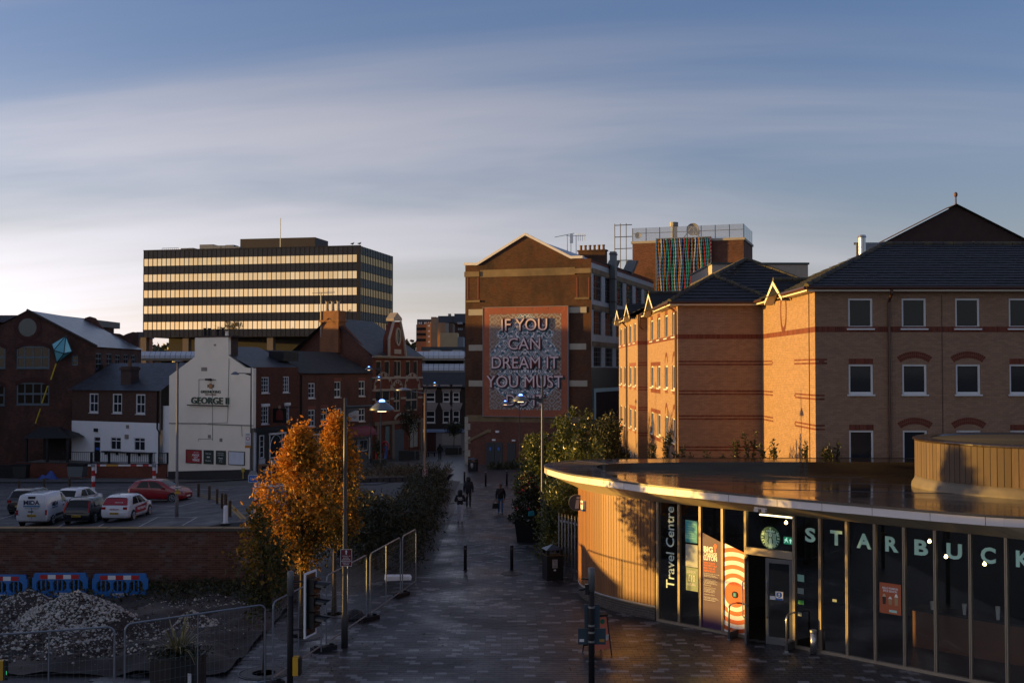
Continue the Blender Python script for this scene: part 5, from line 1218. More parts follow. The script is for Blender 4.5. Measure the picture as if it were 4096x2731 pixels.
gline([(62,990),(400,993),(410,998),(815,1012)],0.05);gline([(450,640),(450,1145)],0.02);gline([(598,410),(590,830),(583,985),(410,990)],0.022);gline([(328,600),(328,835)],0.02);gline([(323,1150),(323,1130),(448,1130)],0.02);gline([(328,598),(480,600)],0.03);gline([(710,1015),(716,1110)],0.02)
sgn=thing('pub_sign','green raised pub name letters with crest and lamp bar on the cream gable','sign',tuple(PG.T((5,0,4))))
PGRN=M('letter_dark_green',(0.012,0.05,0.032),0.5,var=0.1);SBRN=M('crest_brown',(0.16,0.06,0.03),0.5)
text(sgn,PG,'GEORGE II',*PG.rc(A3,262,758,598,818),-0.005,PGRN,0.012,0.10);text(sgn,PG,'GREENE KING',*PG.rc(A3,345,697,523,721),-0.005,PGRN,0.012,0.05);text(sgn,PG,'BURY ST EDMUNDS',*PG.rc(A3,386,729,482,739),-0.005,SBRN,0.02,0.03)
q=PG.rc(A3,238,826,600,835);MB(PG).box(q[0],q[1],-0.28,-0.14,q[2],q[3]).build('lamp_bar',BLACK,sgn)
qc=PG.rc(A3,398,635,468,680);cu_,cz_,cr=(qc[0]+qc[1])/2,(qc[2]+qc[3])/2,(qc[3]-qc[2])/2
crs=MB(PG)
for k in range(8):
 a0=2*PI*k/8;L_=cr*(1.7 if k%4==0 else 1.0);dx_,dz_=math.cos(a0),math.sin(a0)*(0.62 if k%4==0 else 1);crs.slab([(cu_-dz_*0.09,cz_+dx_*0.09),(cu_-dz_*-0.09,cz_+dx_*-0.09),(cu_+dx_*L_+dz_*0.14,cz_+dz_*L_-dx_*0.14),(cu_+dx_*L_-dz_*0.14,cz_+dz_*L_+dx_*0.14)],-0.03,0.0)
crs.build('crest',SBRN,sgn);MB(PG).lathe([(0.2,-0.045),(0.2,0.0)],14,(cu_,0,cz_),'y').build('crest_boss',M('crest_orange',(0.35,0.16,0.04),0.5),sgn)
q=PG.rc(A3,410,590,448,608);MB(PG).box(q[0],q[1],-0.4,-0.1,q[2],q[3]).build('lamp',BLACK,sgn)
for r,nm in(((348,490,400,524),'air_brick'),((460,282,480,297),'air_brick'),((408,1094,433,1123),'vent'),((512,1126,536,1156),'vent')):
 q=PG.rc(A3,*r);o=MB(PG).box(q[0],q[1],-0.02,0.0,q[2],q[3]).build(nm,M('vent_grey',(0.22,0.19,0.16),0.7),pub)
 lv=MB(PG)
 for k in range(4):zz_=lerp(q[2],q[3],(k+0.5)/4);lv.box(q[0]+0.03,q[1]-0.03,-0.03,-0.021,zz_-0.03,zz_)
 lv.build('louvre',PIPE,o)
RED=M('poster_red',(0.30,0.012,0.02),0.5,var=0.05)
def sboard(r,mat,label,zm=A3,fr=PG,name='poster',fm=BLACK):
 q=fr.rc(zm,*r);o=thing(name,label,'poster' if name=='poster' else 'sign',tuple(fr.T((q[0],-0.06,q[2]))));MB(fr).box(q[0],q[1],-0.06,-0.005,q[2],q[3]).build('board',mat,o)
 f_=0.05;m_=MB(fr);m_.box(q[0]-f_,q[0],-0.075,0,q[2]-f_,q[3]+f_).box(q[1],q[1]+f_,-0.075,0,q[2]-f_,q[3]+f_).box(q[0],q[1],-0.075,0,q[3],q[3]+f_).box(q[0],q[1],-0.075,0,q[2]-f_,q[2]);m_.build('frame',fm,o);return o,q
o,q=sboard((217,1232,347,1344),RED,'red chicken wings poster on the cream gable');LW=lambda s,x0,y0,x1,y1,b=0.03:text(o,PG,s,*PG.rc(A3,x0,y0,x1,y1),-0.062,WPR,b,0.006)
LW('KNOCK',272,1266,335,1284);LW('OUT',285,1288,320,1304);LW('WINGS',272,1308,335,1330);LW('TRY OUR',283,1248,327,1256,0)
MB(PG).lathe([(0.3,-0.066),(0.3,-0.061)],14,(q[0]+0.45,0,(q[2]+q[3])/2),'y').build('food_print',M('wing_print',(0.20,0.05,0.02),0.6,var=0.6,ns=6),o)
DG_=M('board_dark_green',(0.012,0.028,0.022),0.5)
o,q=sboard((377,1237,454,1350),DG_,'dark green board about beds and games, left of two');LW('Cask ales',390,1256,440,1266,0);LW('B&B',402,1287,428,1299);LW('Pub games',390,1320,440,1331,0)
o,q=sboard((487,1241,564,1354),DG_,'dark green board about food, right of two');LW('Open from',499,1254,551,1264,0);LW('11am daily',499,1270,551,1280,0);LW('Food',508,1296,542,1309);LW('served',512,1318,538,1325,0);LW('all day',510,1331,540,1338,0)
sboard((599,1247,734,1360),M('blank_white',(0.55,0.58,0.66),0.5),'blank white framed board on the cream gable')
PBR=brick('pub_brick',(0.075,0.022,0.014),(0.12,0.036,0.022),(0.07,0.045,0.035),dirt=0.2)
PBR2=brick('terrace_brick',(0.085,0.03,0.022),(0.13,0.048,0.034),(0.075,0.05,0.042),dirt=0.3)
ez=PF.uv(*A3(1000,489))[1];Lp=PF.uv(*A3(1216,600))[0];sz=PF.uv(*A3(1000,1018))[1]
h1=[PF.rc(A3,*r)for r in((888,577,955,722),(1080,572,1135,717),(886,838,951,1000),(1092,828,1138,980))]
MB(PF).wall(0.002,Lp,sz,ez,h1).build('front_wall',PBR,pub)
for i,h in enumerate(h1):
 o=window(pub,PF,*h,WHITE,DKGL,nx=3,nz=4,fw=0.09,bar=0.035,sill=WHITE,dep=0.1)
 if i>1:MB(PF).box(h[0]-0.05,h[1]+0.05,-0.1,0.0,h[3]-0.02,h[3]+0.22).build('pelmet',WHITE,o)
shopf=M('pub_front_black',(0.010,0.012,0.013),0.35,var=0.3)
MB(PF).box(0.002,Lp,-0.06,0.2,-3,sz).build('shopfront',shopf,pub);MB(PF).box(-0.1,Lp,-0.35,-0.062,sz-0.35,sz).build('cornice',shopf,pub)
MB(PF).box(0.0,0.22,-0.2,-0.061,-3,sz-0.36).build('corner_pilaster',M('pilaster_grey',(0.40,0.42,0.46),0.5),pub)
GL2=glass('pub_glass',(0.012,0.016,0.02))
def archwin(r,nm='arched_window',parent=pub,fr=PF):
 q=fr.rc(D5,*r);a,b,c,d=q;m_=MB(fr);w_=b-a;cw_=(a+b)/2-w_*0.07;rad=w_*0.38
 m_.box(a,a+0.09,-0.12,-0.062,c,d).box(b-0.09,b,-0.12,-0.062,c,d).box(a+0.09,b-0.09,-0.12,-0.062,c,c+0.1).box(a-0.1,b+0.12,-0.2,-0.062,d,d+0.16)
 m_.box(cw_+rad,cw_+rad+0.07,-0.11,-0.062,c+0.1,d)
 zc_=d-rad*1.15-0.05
 pts=[(cw_+rad*math.cos(t_),-0.09,zc_+rad*1.15*math.sin(t_))for t_ in[PI*k/14 for k in range(15)]]
 m_.sweep([(cw_+rad,-0.09,c+0.1)]+pts+[(cw_-rad,-0.09,c+0.1)],0.035,5)
 for k in range(1,4):zz_=lerp(c,zc_,k/3.6);m_.box(cw_+rad+0.07,b-0.09,-0.105,-0.062,zz_,zz_+0.04)
 o=m_.build(nm,WHITE,parent);MB(fr).poly([(a+0.05,-0.065,c+0.05),(b-0.05,-0.065,c+0.05),(b-0.05,-0.065,d),(a+0.05,-0.065,d)]).build('pane',GL2,o)
 return o
archwin((350,640,635,1080))
q=PF.rc(D5,160,660,240,1090);window(pub,PF,q[0],q[1],q[2],q[3],WHITE,GL2,nz=4,dep=-0.08,fw=0.07)
for r in((345,1110,635,1205),(150,1100,268,1215)):q=PF.rc(D5,*r);MB(PF).box(q[0],q[1],-0.11,-0.061,q[2],q[3]).build('stall_riser',M('riser_grey',(0.36,0.38,0.42),0.5),pub)
text(pub,PF,'GEORGE II',*PF.rc(D5,460,570,565,592),-0.352,M('letter_dull',(0.12,0.12,0.11),0.5),0.01,0.01)
ap=PG.uv(*A3(440,290));dv=Vector((0.332,0.943,0))*Lp
E0,R0,L0=PG.T((PW_-0.02,0.05,zcr-0.03)),PG.T((ap[0],0.05,ap[1]-0.06)),PG.T((0.05,0.05,po_[0][1]-0.06))
MB().poly([E0,E0+dv,R0+dv,R0]).poly([R0,R0+dv,L0+dv,L0]).poly([E0+dv,L0+dv,R0+dv]).build('roof',SLATE,pub)
q=PF.rc(A3,985,430,1110,485,2.2);MB(PF).box(q[0],q[1]+0.2,1.0,2.6,ez+0.6,ez+1.5).build('dormer',SLATED,pub)
q=PF.rc(D5,510,150,690,420,-0.8);hs=thing('hanging_sign','black hanging pub sign with a painted wigged figure in red','sign',tuple(PF.T((q[0],-0.8,q[2]))));hfr=Fr(PF.T((Lp*0.66,-0.1,0)),PFA-PI/2+0.35)
sf_=Fr(PF.T((q[0]+0.3,-0.9,0)),PGA);hw2=0.75
MB(sf_).box(-hw2,hw2,-0.04,0.04,q[2],q[3]).build('board',BLACK,hs);MB(sf_).slab([(-0.42,q[2]+0.25),(0.42,q[2]+0.25),(0.36,q[2]+1.0),(0.12,q[2]+1.2),(-0.12,q[2]+1.2),(-0.36,q[2]+1.0)],-0.05,-0.041).build('coat_print',M('coat_red',(0.12,0.015,0.012),0.6),hs)
MB(sf_).lathe([(0.16,-0.052),(0.16,-0.041)],14,(0,0,q[2]+1.42),'y').build('face_print',M('face_print',(0.3,0.2,0.15),0.6),hs);MB(sf_).sweep([(0.2,0,q[3]+0.1),(hw2+1.2,0.2,q[3]+0.1)],0.03,5).build('bracket',BLACK,hs)
pl1=thing('timber_planter_box','low timber planter with a chalkboard about pizza dough by the pub door','planter',(-20.4,97,Z(-20.4,97)));qf=Fr((at(*D5(155,1300),98.5).x,98.5,0),PFA*0.12);q=qf.rc(D5,155,1215,510,1395)
zb_=Z(q[0]+qf.o.x,98.5);MB(qf).box(q[0],q[1]+1.2,0,0.9,zb_,q[3]).build('box',M('planter_timber',(0.16,0.075,0.03),0.6,var=0.3),pl1)
q2=qf.rc(D5,222,1238,470,1375);MB(qf).box(q2[0],q2[1],-0.03,-0.001,q2[2],q2[3]).build('chalkboard',BLACK,pl1)
for s,x0,y0,x1,y1 in(('100',305,1252,358,1272),('HOME MADE',248,1296,412,1324),('PIZZA DOUGH',248,1342,436,1368)):text(pl1,qf,s,*qf.rc(D5,x0,y0,x1,y1),-0.032,WPR,0.02)
ter=thing('brick_terrace','dark brick terrace with white sash windows and a maroon shop awning','building',tuple(PF.T((Lp+0.02,0,-1.8))));Lt=23.2
ez2=PF.uv(*A4(400,607))[1];sz2=PF.uv(*D5(1100,560))[1]
r1=[(175,693,230,822),(392,680,445,815),(597,675,648,805),(175,915,230,1058),(280,905,330,1045),(395,903,452,1035),(598,905,648,1015)]
h2_=[PF.rc(A4,*r)for r in r1];MB(PF).wall(Lp+0.02,Lt,sz2,ez2,h2_).build('wall',PBR2,ter)
for i,h in enumerate(h2_):o=window(ter,PF,*h,WHITE,DKGL,nx=2,nz=(3 if i in(0,3,4)else 2),fw=0.1,bar=0.07,sill=WHITE)
for i,h in enumerate(h2_):
 if i in(1,2,3,4):MB(PF).box(h[0]-0.15,h[1]+0.15,-0.015,0.02,h[3]+0.01,h[3]+0.35).build('brick_lintel',REDP,ter)
MB(PF).box(Lp+0.02,Lt,-0.06,0.2,-3.5,sz2).build('shopfront',shopf,ter)
archwin((1050,670,1300,1035),'arched_window',ter);q=PF.rc(D5,1050,1040,1300,1160);MB(PF).box(q[0],q[1],-0.11,-0.061,q[2],q[3]).build('stall_riser',MC['riser_grey'],ter)
ry2,rz4=4.5,ez2+2.2;MB(PF).poly([(Lp+0.02,-0.25,ez2-0.05),(Lt,-0.25,ez2-0.05),(Lt,ry2,rz4),(Lp+0.02,ry2,rz4)]).poly([(Lp+0.02,ry2,rz4),(Lt,ry2,rz4),(Lt,9,ez2),(Lp+0.02,9,ez2)]).build('roof',SLATED,ter)
MB(PF).sweep([(Lp+0.45,-0.1,ez2-0.2),(Lp+0.45,-0.1,sz2-2)],0.08,6).build('downpipe',BLACK,ter)
aw=thing('shop_awning','maroon curved shop awning with a green end below the terrace windows','awning',tuple(PF.T((14,-0.2,2))));q=PF.rc(D5,1640,560,2290,740,-0.6)
def awn(u0,u1,m,nm):
 m_=MB(PF);n=7;pr=[(-0.08-1.15*math.sin(PI/2*k/n),lerp(0,-1,(1-math.cos(PI/2*k/n))))for k in range(n+1)];top,hgt=q[3]+0.3,(q[3]-q[2])*1.0
 for(y0,z0),(y1,z1)in zip(pr,pr[1:]):m_.poly([(u0,y0,top+z0*hgt),(u0,y1,top+z1*hgt),(u1,y1,top+z1*hgt),(u1,y0,top+z0*hgt)][::-1])
 m_.poly([(u0,y,top+z*hgt)for y,z in pr]+[(u0,-0.08,top-hgt)]);m_.poly(([(u1,y,top+z*hgt)for y,z in pr]+[(u1,-0.08,top-hgt)])[::-1])
 return m_.build(nm,m,aw)
ua=PF.uv(*D5(1680,650),-0.6)[0];awn(ua+0.6,q[1],M('awning_maroon',(0.15,0.022,0.045),0.7,var=0.2),'canopy');awn(ua-0.9,ua+0.1,M('awning_green',(0.015,0.09,0.085),0.7),'canopy_end');awn(ua+0.102,ua+0.598,M('awning_white',(0.45,0.5,0.5),0.7),'canopy_band')
for r in((1665,790,1700,1060),(2000,740,2035,1140),(2215,700,2255,1100)):q=PF.rc(D5,*r);MB(PF).box(q[0],q[1],-0.14,-0.061,q[2],q[3]).build('white_pilaster',MC['riser_grey'],ter)
for r in((1710,770,1890,950),(2040,740,2190,960)):q=PF.rc(D5,*r);window(ter,PF,*q,MC['riser_grey'],GL2,nx=2,dep=-0.09,fw=0.1)
q=PF.rc(D5,1890,190,2040,390,-0.5);hb=thing('square_hanging_sign','square white hanging sign with thin red and black strokes above the awning','sign',tuple(PF.T((q[0],-0.5,q[2]))));hf=Fr(PF.T((q[0]+0.2,-0.75,0)),PGA);MB(hf).box(-0.6,0.6,-0.04,0.04,q[2],q[3]).build('board',WPR,hb)
sk=MB(hf)
for a,b in(((-0.35,0.35),(0.4,0.5)),((-0.4,0.7),(-0.2,0.55)),((0.1,0.3),(0.45,0.42)),((-0.1,0.4),(0.2,0.25))):sk.sweep([(a[0],-0.045,q[2]+a[1]),(b[0],-0.045,q[2]+b[1])],0.02,4)
sk.build('stroke_print',M('stroke_red',(0.25,0.02,0.02),0.5),hb)
# ornate red brick house
VFA=math.atan2(0.923,0.385);VF=Fr((-15.06,122.6,0),VFA);VL=11.8;vic=thing('ornate_brick_house','ornate red brick house with pale stone bands and a pointed dormer gable','building',(-15.06,122.6,-2.1))
VBR=brick('red_victorian_brick',(0.11,0.026,0.016),(0.16,0.04,0.024),(0.08,0.04,0.03),dirt=0.15);VST=M('victorian_stone',(0.30,0.26,0.23),0.8,var=0.2)
vz=VF.uv(*A4(900,478))[1];g0=VF.uv(*D8(600,650))[1]
rr=[(742,505,788,645),(812,505,858,645),(893,505,952,645),(990,505,1030,640),(1055,505,1092,640)]
r2_=[(735,755,860,935),(888,755,945,930),(990,740,1090,925)]
hv=[VF.rc(A4,*r)for r in rr]+[VF.rc(A4,*r)for r in r2_];MB(VF).wall(0,VL,-3.5,vz,hv).build('wall',VBR,vic)
for i,h in enumerate(hv):window(vic,VF,*h,VST,GL2,nx=2 if i in(2,5,6,7)else 1,nz=2 if i>4 else 1,fw=0.13,bar=0.12,dep=0.12)
for y_ in(478,650,748,822):
 z_=VF.uv(*A4(920,y_))[1];m_=MB(VF);xs_=[0]+sorted([x for h in hv if h[2]<z_<h[3]for x in(h[0],h[1])])+[VL]
 for k in range(0,len(xs_)-1,2):m_.box(xs_[k],xs_[k+1],-0.08 if y_!=478 else-0.3,0.02,z_-0.1,z_+0.12)
 m_.build('stone_band',VST,vic)
for h in hv[5:]:
 c=(h[0]+h[1])/2;rad=(h[1]-h[0])/2+0.25;m_=MB(VF)
 for k in range(11):
  if k%2==0:
   t0,t1=PI*k/11,PI*(k+1)/11;m_.slab([(c+r_*math.cos(t_),h[3]+0.1+r_*math.sin(t_)*0.9)for r_,t_ in((rad-0.25,t0),(rad+0.1,t0),(rad+0.1,t1),(rad-0.25,t1))],-0.06,0.02)
 m_.sweep([(c+(rad+0.14)*math.cos(PI*k/12),-0.05,h[3]+0.1+(rad+0.14)*0.9*math.sin(PI*k/12))for k in range(13)],0.06,5);m_.build('arch',VST,vic)
gq=[VF.uv(*A4(x,y),-0.2)for x,y in((845,468),(845,330),(885,180),(940,180),(970,330),(985,468))]
MB(VF).slab(gq[::-1][::-1]if False else[gq[0],gq[5],gq[4],gq[3],gq[2],gq[1]],-0.2,0.5).build('dormer_gable',VBR,vic)
a,b=VF.uv(*A4(878,175),-0.2),VF.uv(*A4(948,175),-0.2);tp=VF.uv(*A4(910,105),-0.2);MB(VF).slab([a,b,(b[0],b[1]+0.3),tp,(a[0],a[1]+0.3)],-0.35,0.6).build('dormer_cap',VST,vic)
for i,j in((0,1),(1,2),(4,3),(5,4)):MB(VF).sweep([(gq[i][0],-0.25,gq[i][1]),(gq[j][0],-0.25,gq[j][1])],0.16,5).build('dormer_edge',VST,vic)
cq=VF.rc(A4,902,265,942,350,-0.2);m_=MB(VF);cc,cz2=(cq[0]+cq[1])/2,(cq[2]+cq[3])/2
m_.sweep([(cc+0.5*math.cos(2*PI*k/16),-0.24,cz2+0.95*math.sin(2*PI*k/16))for k in range(17)],0.12,5);m_.build('oval_window',VST,vic);MB(VF).box(cc-0.35,cc+0.35,-0.23,-0.205,cz2-0.75,cz2+0.75).build('oval_pane',GL2,vic)
qd=VF.rc(A4,890,412,948,450,-0.2);MB(VF).box(qd[0],qd[1],-0.26,-0.2,qd[2],qd[3]).build('date_stone',VST,vic)
vr=VF.uv(*A4(600,170),5.5)[1];MB(VF).poly([(-0.2,-0.35,vz),(VL+0.2,-0.35,vz),(VL-2.0,5.5,vr),(0,5.5,vr)]).poly([(VL+0.2,-0.35,vz),(VL+0.2,11,vz),(VL-2.0,5.5,vr)]).poly([(VL+0.2,11,vz),(-0.2,11,vz),(0,5.5,vr),(VL-2,5.5,vr)]).build('roof',SLATE,vic)
MB(VF).poly([(VL,0.002,-3.5),(VL,11,-3.5),(VL,11,vz),(VL,0.002,vz)]).build('end_wall',PBR2,vic)
VG=Fr((-15.06,122.6,0),PGA);gp2=[VG.uv(*A4(x,y))for x,y in((42,452),(275,213),(470,213),(705,465))]
MB(VG).slab([(-11,-3),(-0.0,-3),(0,vz),(gp2[2][0],gp2[2][1]),((gp2[1][0]),gp2[1][1]),(gp2[0][0],gp2[0][1]),(-11,gp2[0][1]-1)],0.0,0.3).build('side_gable',PBR2,vic)
cq=VG.rc(A4,292,92,445,440);MB(VG).box(cq[0],cq[1],-0.45,0.9,cq[2],cq[3]).box(cq[0]-0.12,cq[1]+0.12,-0.55,1.0,cq[3]-1.2,cq[3]-1.0).build('chimney',brick('chimney_brick',(0.20,0.075,0.035),(0.26,0.11,0.05),(0.12,0.08,0.05),dirt=0.3),vic)
for k in range(3):MB(VG).lathe([(0.22,cq[3]),(0.18,cq[3]+0.3),(0.17,cq[3]+1.0),(0.25,cq[3]+1.1)],10,(lerp(cq[0],cq[1],0.2+0.3*k),0.2,0)).build('chimney_pot',M('pale_pot',(0.30,0.26,0.22),0.8),vic)
p0,p1=VG.uv(*A4(281,310),-0.5),VG.uv(*A4(279,-60),-0.5);an=MB(VG).sweep([(p0[0],-0.5,p0[1]),(p1[0],-0.5,p1[1])],0.06,5).sweep([(p1[0]-1.2,-0.5,p1[1]),(p1[0]+1.9,-0.5,p1[1])],0.03,4)
for k in range(12):an.sweep([(p1[0]-0.2+k*0.18,-0.5,p1[1]-0.15),(p1[0]-0.2+k*0.18,-0.5,p1[1]+0.15)],0.02,4)
tag(an.build('aerial',GALV),'tall thin aerial mast beside the brick chimney','aerial')
for r in((355,800,420,1170),(730,770,790,1130),(800,755,860,1120)):q=VF.rc(D8,*r,-0.02);MB(VF).box(q[0],q[1],-0.06,-0.002,q[2],q[3]).build('shop_pane',M('blind_pane',(0.22,0.22,0.21),0.3)if r[0]>500 else M('teal_pane',(0.06,0.12,0.14),0.3),vic)
q=VF.rc(D8,490,850,640,1290);MB(VF).box(q[0],q[1],-0.05,-0.003,q[2],q[3]).build('door',M('blue_grey_door',(0.02,0.03,0.045),0.5),vic)
q=VF.rc(D8,470,600,710,690);c=(q[0]+q[1])/2;MB(VF).sweep([(c+(q[1]-q[0])/2*math.cos(PI*k/12),-0.3,q[2]+(q[3]-q[2])*math.sin(PI*k/12))for k in range(13)],0.14,6).build('door_hood',VST,vic)
q=VF.rc(D8,230,705,880,760);MB(VF).box(0.3,VL,-0.2,-0.002,q[2],q[3]).build('entablature',M('dark_stone',(0.16,0.12,0.10),0.8),vic)
for x in(215,455,900):u=VF.uv(*D8(x,1000))[0];MB(VF).box(u-0.25,u+0.25,-0.25,-0.003,-3.2,q[2]-0.01).build('pier',M('dark_stone',(0.16,0.12,0.10),0.8),vic)
# camera shop
KF=Fr((at(*D4(330,1000),150).x,150,0),0);KL=at(*D4(1090,1000),150).x-KF.o.x+1.5;cams=thing('camera_shop','dark brick camera shop with blue sign board at the end of the walk','building',(KF.o.x,150,-3))
hk=[KF.rc(D4,*r)for r in((372,305,540,485),(678,305,803,485),(855,305,978,485),(372,635,540,857),(678,635,803,857),(855,635,980,857))]
ke=KF.uv(*D4(700,215))[1];MB(KF).wall(-1.5,KL,-3.2,ke,hk).build('wall',M('shop_dark_brick',(0.025,0.016,0.014),0.8,var=0.3,ns=3),cams)
for h in hk:
 o=window(cams,KF,*h,WHITE,DKGL,nz=2,fw=0.12,bar=0.1,sill=WHITE);MB(KF).slab([(h[0]-0.05,h[3]+0.03),(h[1]+0.05,h[3]+0.03),(h[1]+0.4,h[3]+1.0),(h[0]-0.4,h[3]+1.0)],-0.06,0.0).build('lintel',M('pale_lintel',(0.28,0.25,0.25),0.7),cams)
MB(KF).poly([(-1.5,-0.3,ke),(KL,-0.3,ke),(KL,5,ke+1.95),(-1.5,5,ke+1.95)]).build('roof',SLATED,cams);MB(KF).box(-1.5,KL,-0.35,-0.2,ke-0.1,ke+0.06).build('gutter',BLACK,cams)
q=KF.rc(D4,392,968,1085,1022);sb=MB(KF).box(q[0]-1.2,q[1]+1.5,-0.2,-0.02,q[2],q[3]).build('sign_board',M('sign_pale_blue',(0.22,0.33,0.55),0.5),cams);text(cams,KF,'LUTON CAMERA REPAIR SERVICE',q[0]+0.1,q[0]+(q[1]-q[0])*1.27,q[2]+0.12,q[3]-0.25,-0.205,M('sign_letter_blue',(0.005,0.02,0.16),0.5),0.05,0.02)
q=KF.rc(D4,392,1035,555,1380);MB(KF).box(q[0]-0.6,q[1],-0.04,-0.002,q[2],q[3]).build('door',M('dark_red_door',(0.035,0.006,0.007),0.5),cams);q=KF.rc(D4,557,1030,1082,1362);MB(KF).box(q[0],q[1]+1.2,-0.03,-0.001,q[2],q[3]).build('front_panel',M('shop_pale_panel',(0.20,0.19,0.20),0.6),cams)
q=KF.rc(D4,665,1040,1000,1245);MB(KF).box(q[0],q[1],-0.06,-0.031,q[2],q[3]).build('display_window',M('pale_blind',(0.27,0.27,0.25),0.4),cams);q=KF.rc(D4,660,1258,1000,1365);MB(KF).box(q[0],q[1],-0.05,-0.032,q[2],q[3]).build('stall_riser',M('slate_panel',(0.09,0.10,0.12),0.5),cams)
# kite warehouse at the left edge
LWF=Fr((-56.0,115.0,0),0);lwx=at(*A1(848,700),115).x-LWF.o.x;LWS=Fr((LWF.o.x+lwx,115,0),PI/2+0.05);lw=thing('gabled_warehouse','dark red brick gabled warehouse with round window and grey arched windows','building',(-50,115,-2.4))
LBR=brick('left_warehouse_brick',(0.065,0.026,0.02),(0.12,0.05,0.036),(0.075,0.055,0.048),dirt=0.35,red=(0.14,0.06,0.045),sf=(0.42,0.7))
rz5=LWF.uv(*A1(250,100));er=LWF.uv(*A1(848,410));zlft=er[1]+0.3
wn_=[(148,412,443,612),(148,740,440,940),(-250,412,48,612),(-250,755,40,945)]
hw_=[LWF.rc(A1,*r)for r in wn_];sm_=LWF.rc(A1,642,495,698,585);gr=LWF.rc(A1,205,205,290,285)
MB(LWF).wall(0,lwx,-3,er[1],hw_+[sm_]).build('wall',LBR,lw);MB(LWF).slab([(rz5[0]-(lwx-rz5[0]),er[1]),(lwx,er[1]),(rz5[0],rz5[1])],0,0.35).build('gable',LBR,lw)
LGF=M('blue_grey_frame',(0.085,0.125,0.15),0.5)
ORGL=glass('amber_window',(0.03,0.022,0.016),0.06)
for h in hw_:
 o=window(lw,LWF,h[0],h[1],h[2],h[3],LGF,ORGL,nx=4,nz=2,fw=0.14,bar=0.12,dep=0.1,sill=LGF);m_=MB(LWF);c=(h[0]+h[1])/2;w_=(h[1]-h[0])/2
 n=12;P1=[(c+(w_+0.1)*(k/n*2-1),h[3]-0.35+0.5*(1-(k/n*2-1)**2))for k in range(n+1)]
 m_.slab(P1+[(p[0],p[1]+0.42)for p in reversed(P1)],-0.03,0.03);m_.build('brick_arch',REDP if False else M('arch_dark_red',(0.05,0.016,0.012),0.85,var=0.3),o)
window(lw,LWF,*sm_,LGF,ORGL,nz=2,fw=0.1,bar=0.08)
c,z_=(gr[0]+gr[1])/2,(gr[2]+gr[3])/2;MB(LWF).lathe([(0.92,-0.04),(1.12,-0.06),(1.4,-0.04),(1.4,0.02),(0.92,0.02)],28,(c,0,z_),'y',cap=False).build('round_window_surround',M('arch_dark_red',(0.05,0.016,0.012),0.85),lw);MB(LWF).lathe([(0.93,-0.02),(0.93,0.0)],28,(c,0,z_),'y').build('round_window',M('teal_round_pane',(0.03,0.06,0.07),0.2),lw)
dep_=17;hs_=[LWS.rc(A1,*r)for r in((860,475,912,620),(955,480,1003,612),(1035,490,1078,612),(1110,488,1150,608),(1178,492,1213,608))]
MB(LWS).wall(0,dep_,-3,er[1],hs_).build('side_wall',LBR,lw)
for h in hs_:window(lw,LWS,*h,LGF,ORGL,nx=2,nz=3,fw=0.1,bar=0.07,sill=LGF)
RGL=tilemat('weathered_slate',(0.10,0.115,0.13),tw=0.5,th=0.3,moss=(0.20,0.22,0.24),rough=0.3,mf=(0.42,0.62))
MB(LWF).poly([(lwx+0.3,-0.2,er[1]-0.1),(lwx-0.6,dep_,er[1]-0.1),(rz5[0]-0.9,dep_,rz5[1]),(rz5[0],-0.2,rz5[1]+0.1)]).poly([(rz5[0]-(lwx-rz5[0]),-0.2,er[1]),(rz5[0],-0.2,rz5[1]+0.1),(rz5[0]-0.9,dep_,rz5[1]),(rz5[0]-(lwx-rz5[0])-0.9,dep_,er[1])]).build('roof',RGL,lw)
MB(LWF).sweep([(rz5[0],-0.25,rz5[1]+0.12),(lwx+0.3,-0.25,er[1]-0.05)],0.14,6).build('verge',M('verge_dark',(0.03,0.022,0.02),0.8),lw)
bg_=[LWF.uv(*A1(x,y),dep_)for x,y in((720,200),(745,190),(760,160),(800,147),(845,160),(870,190),(885,215),(950,290),(1060,300),(1100,318),(1140,300),(1190,285),(1232,290),(1232,440))]
MB(LWF).slab([(bg_[0][0],bg_[-1][1])]+[(bg_[-1][0],bg_[-1][1])]+bg_[:-1][::-1],dep_+0.05,dep_+0.5).build('back_parapet',LBR,lw)
nb_=thing('blue_roofed_hall','low hall with a dark blue roof behind the gabled warehouse','building',(-75,140,-2));MB().box(-100,-56,140,160,-3,at(50,1290,140).z).build('wall',LBR,nb_);MB().box(-101,-55.5,139,161,at(50,1290,140).z,at(50,1262,140).z).build('roof',M('navy_roof',(0.02,0.035,0.06),0.4),nb_)
kp=LWF.uv(*A1(545,440),-0.8);kt=thing('kite_sculpture','pale blue faceted kite sculpture with yellow tail strips on the warehouse wall','sculpture',tuple(LWF.T((kp[0],-0.8,kp[1]))))
K_=[LWF.uv(*A1(x,y),-0.8)for x,y in((590,320),(464,395),(508,562),(646,462),(500,450),(590,480))];KM=[M('kite_blue_a',(0.16,0.50,0.60),0.35),M('kite_blue_b',(0.26,0.66,0.74),0.35),M('kite_blue_c',(0.09,0.38,0.47),0.35)]
kv=[(k[0],-0.8-(0.5 if i>3 else 0.0),k[1])for i,k in enumerate(K_)]
for(a,b,c_),mi in(((0,1,4),0),((0,4,5),2),((0,5,3),1),((1,2,4),1),((4,2,5),0),((5,2,3),2)):
 nn=(Vector(kv[b])-Vector(kv[a])).cross(Vector(kv[c_])-Vector(kv[a]));tri=[kv[a],kv[b],kv[c_]]
 MB(LWF).poly(tri if nn.y<0 else tri[::-1]).poly([(p[0],p[1]+0.06,p[2])for p in(tri[::-1]if nn.y<0 else tri)]).build('facet',KM[mi],kt)
m_=MB(LWF)
for a,b in((0,4),(4,1),(4,2),(0,5),(5,3),(5,2),(4,5),(0,1),(1,2),(2,3),(3,0)):m_.sweep([kv[a],kv[b]],0.05,5)
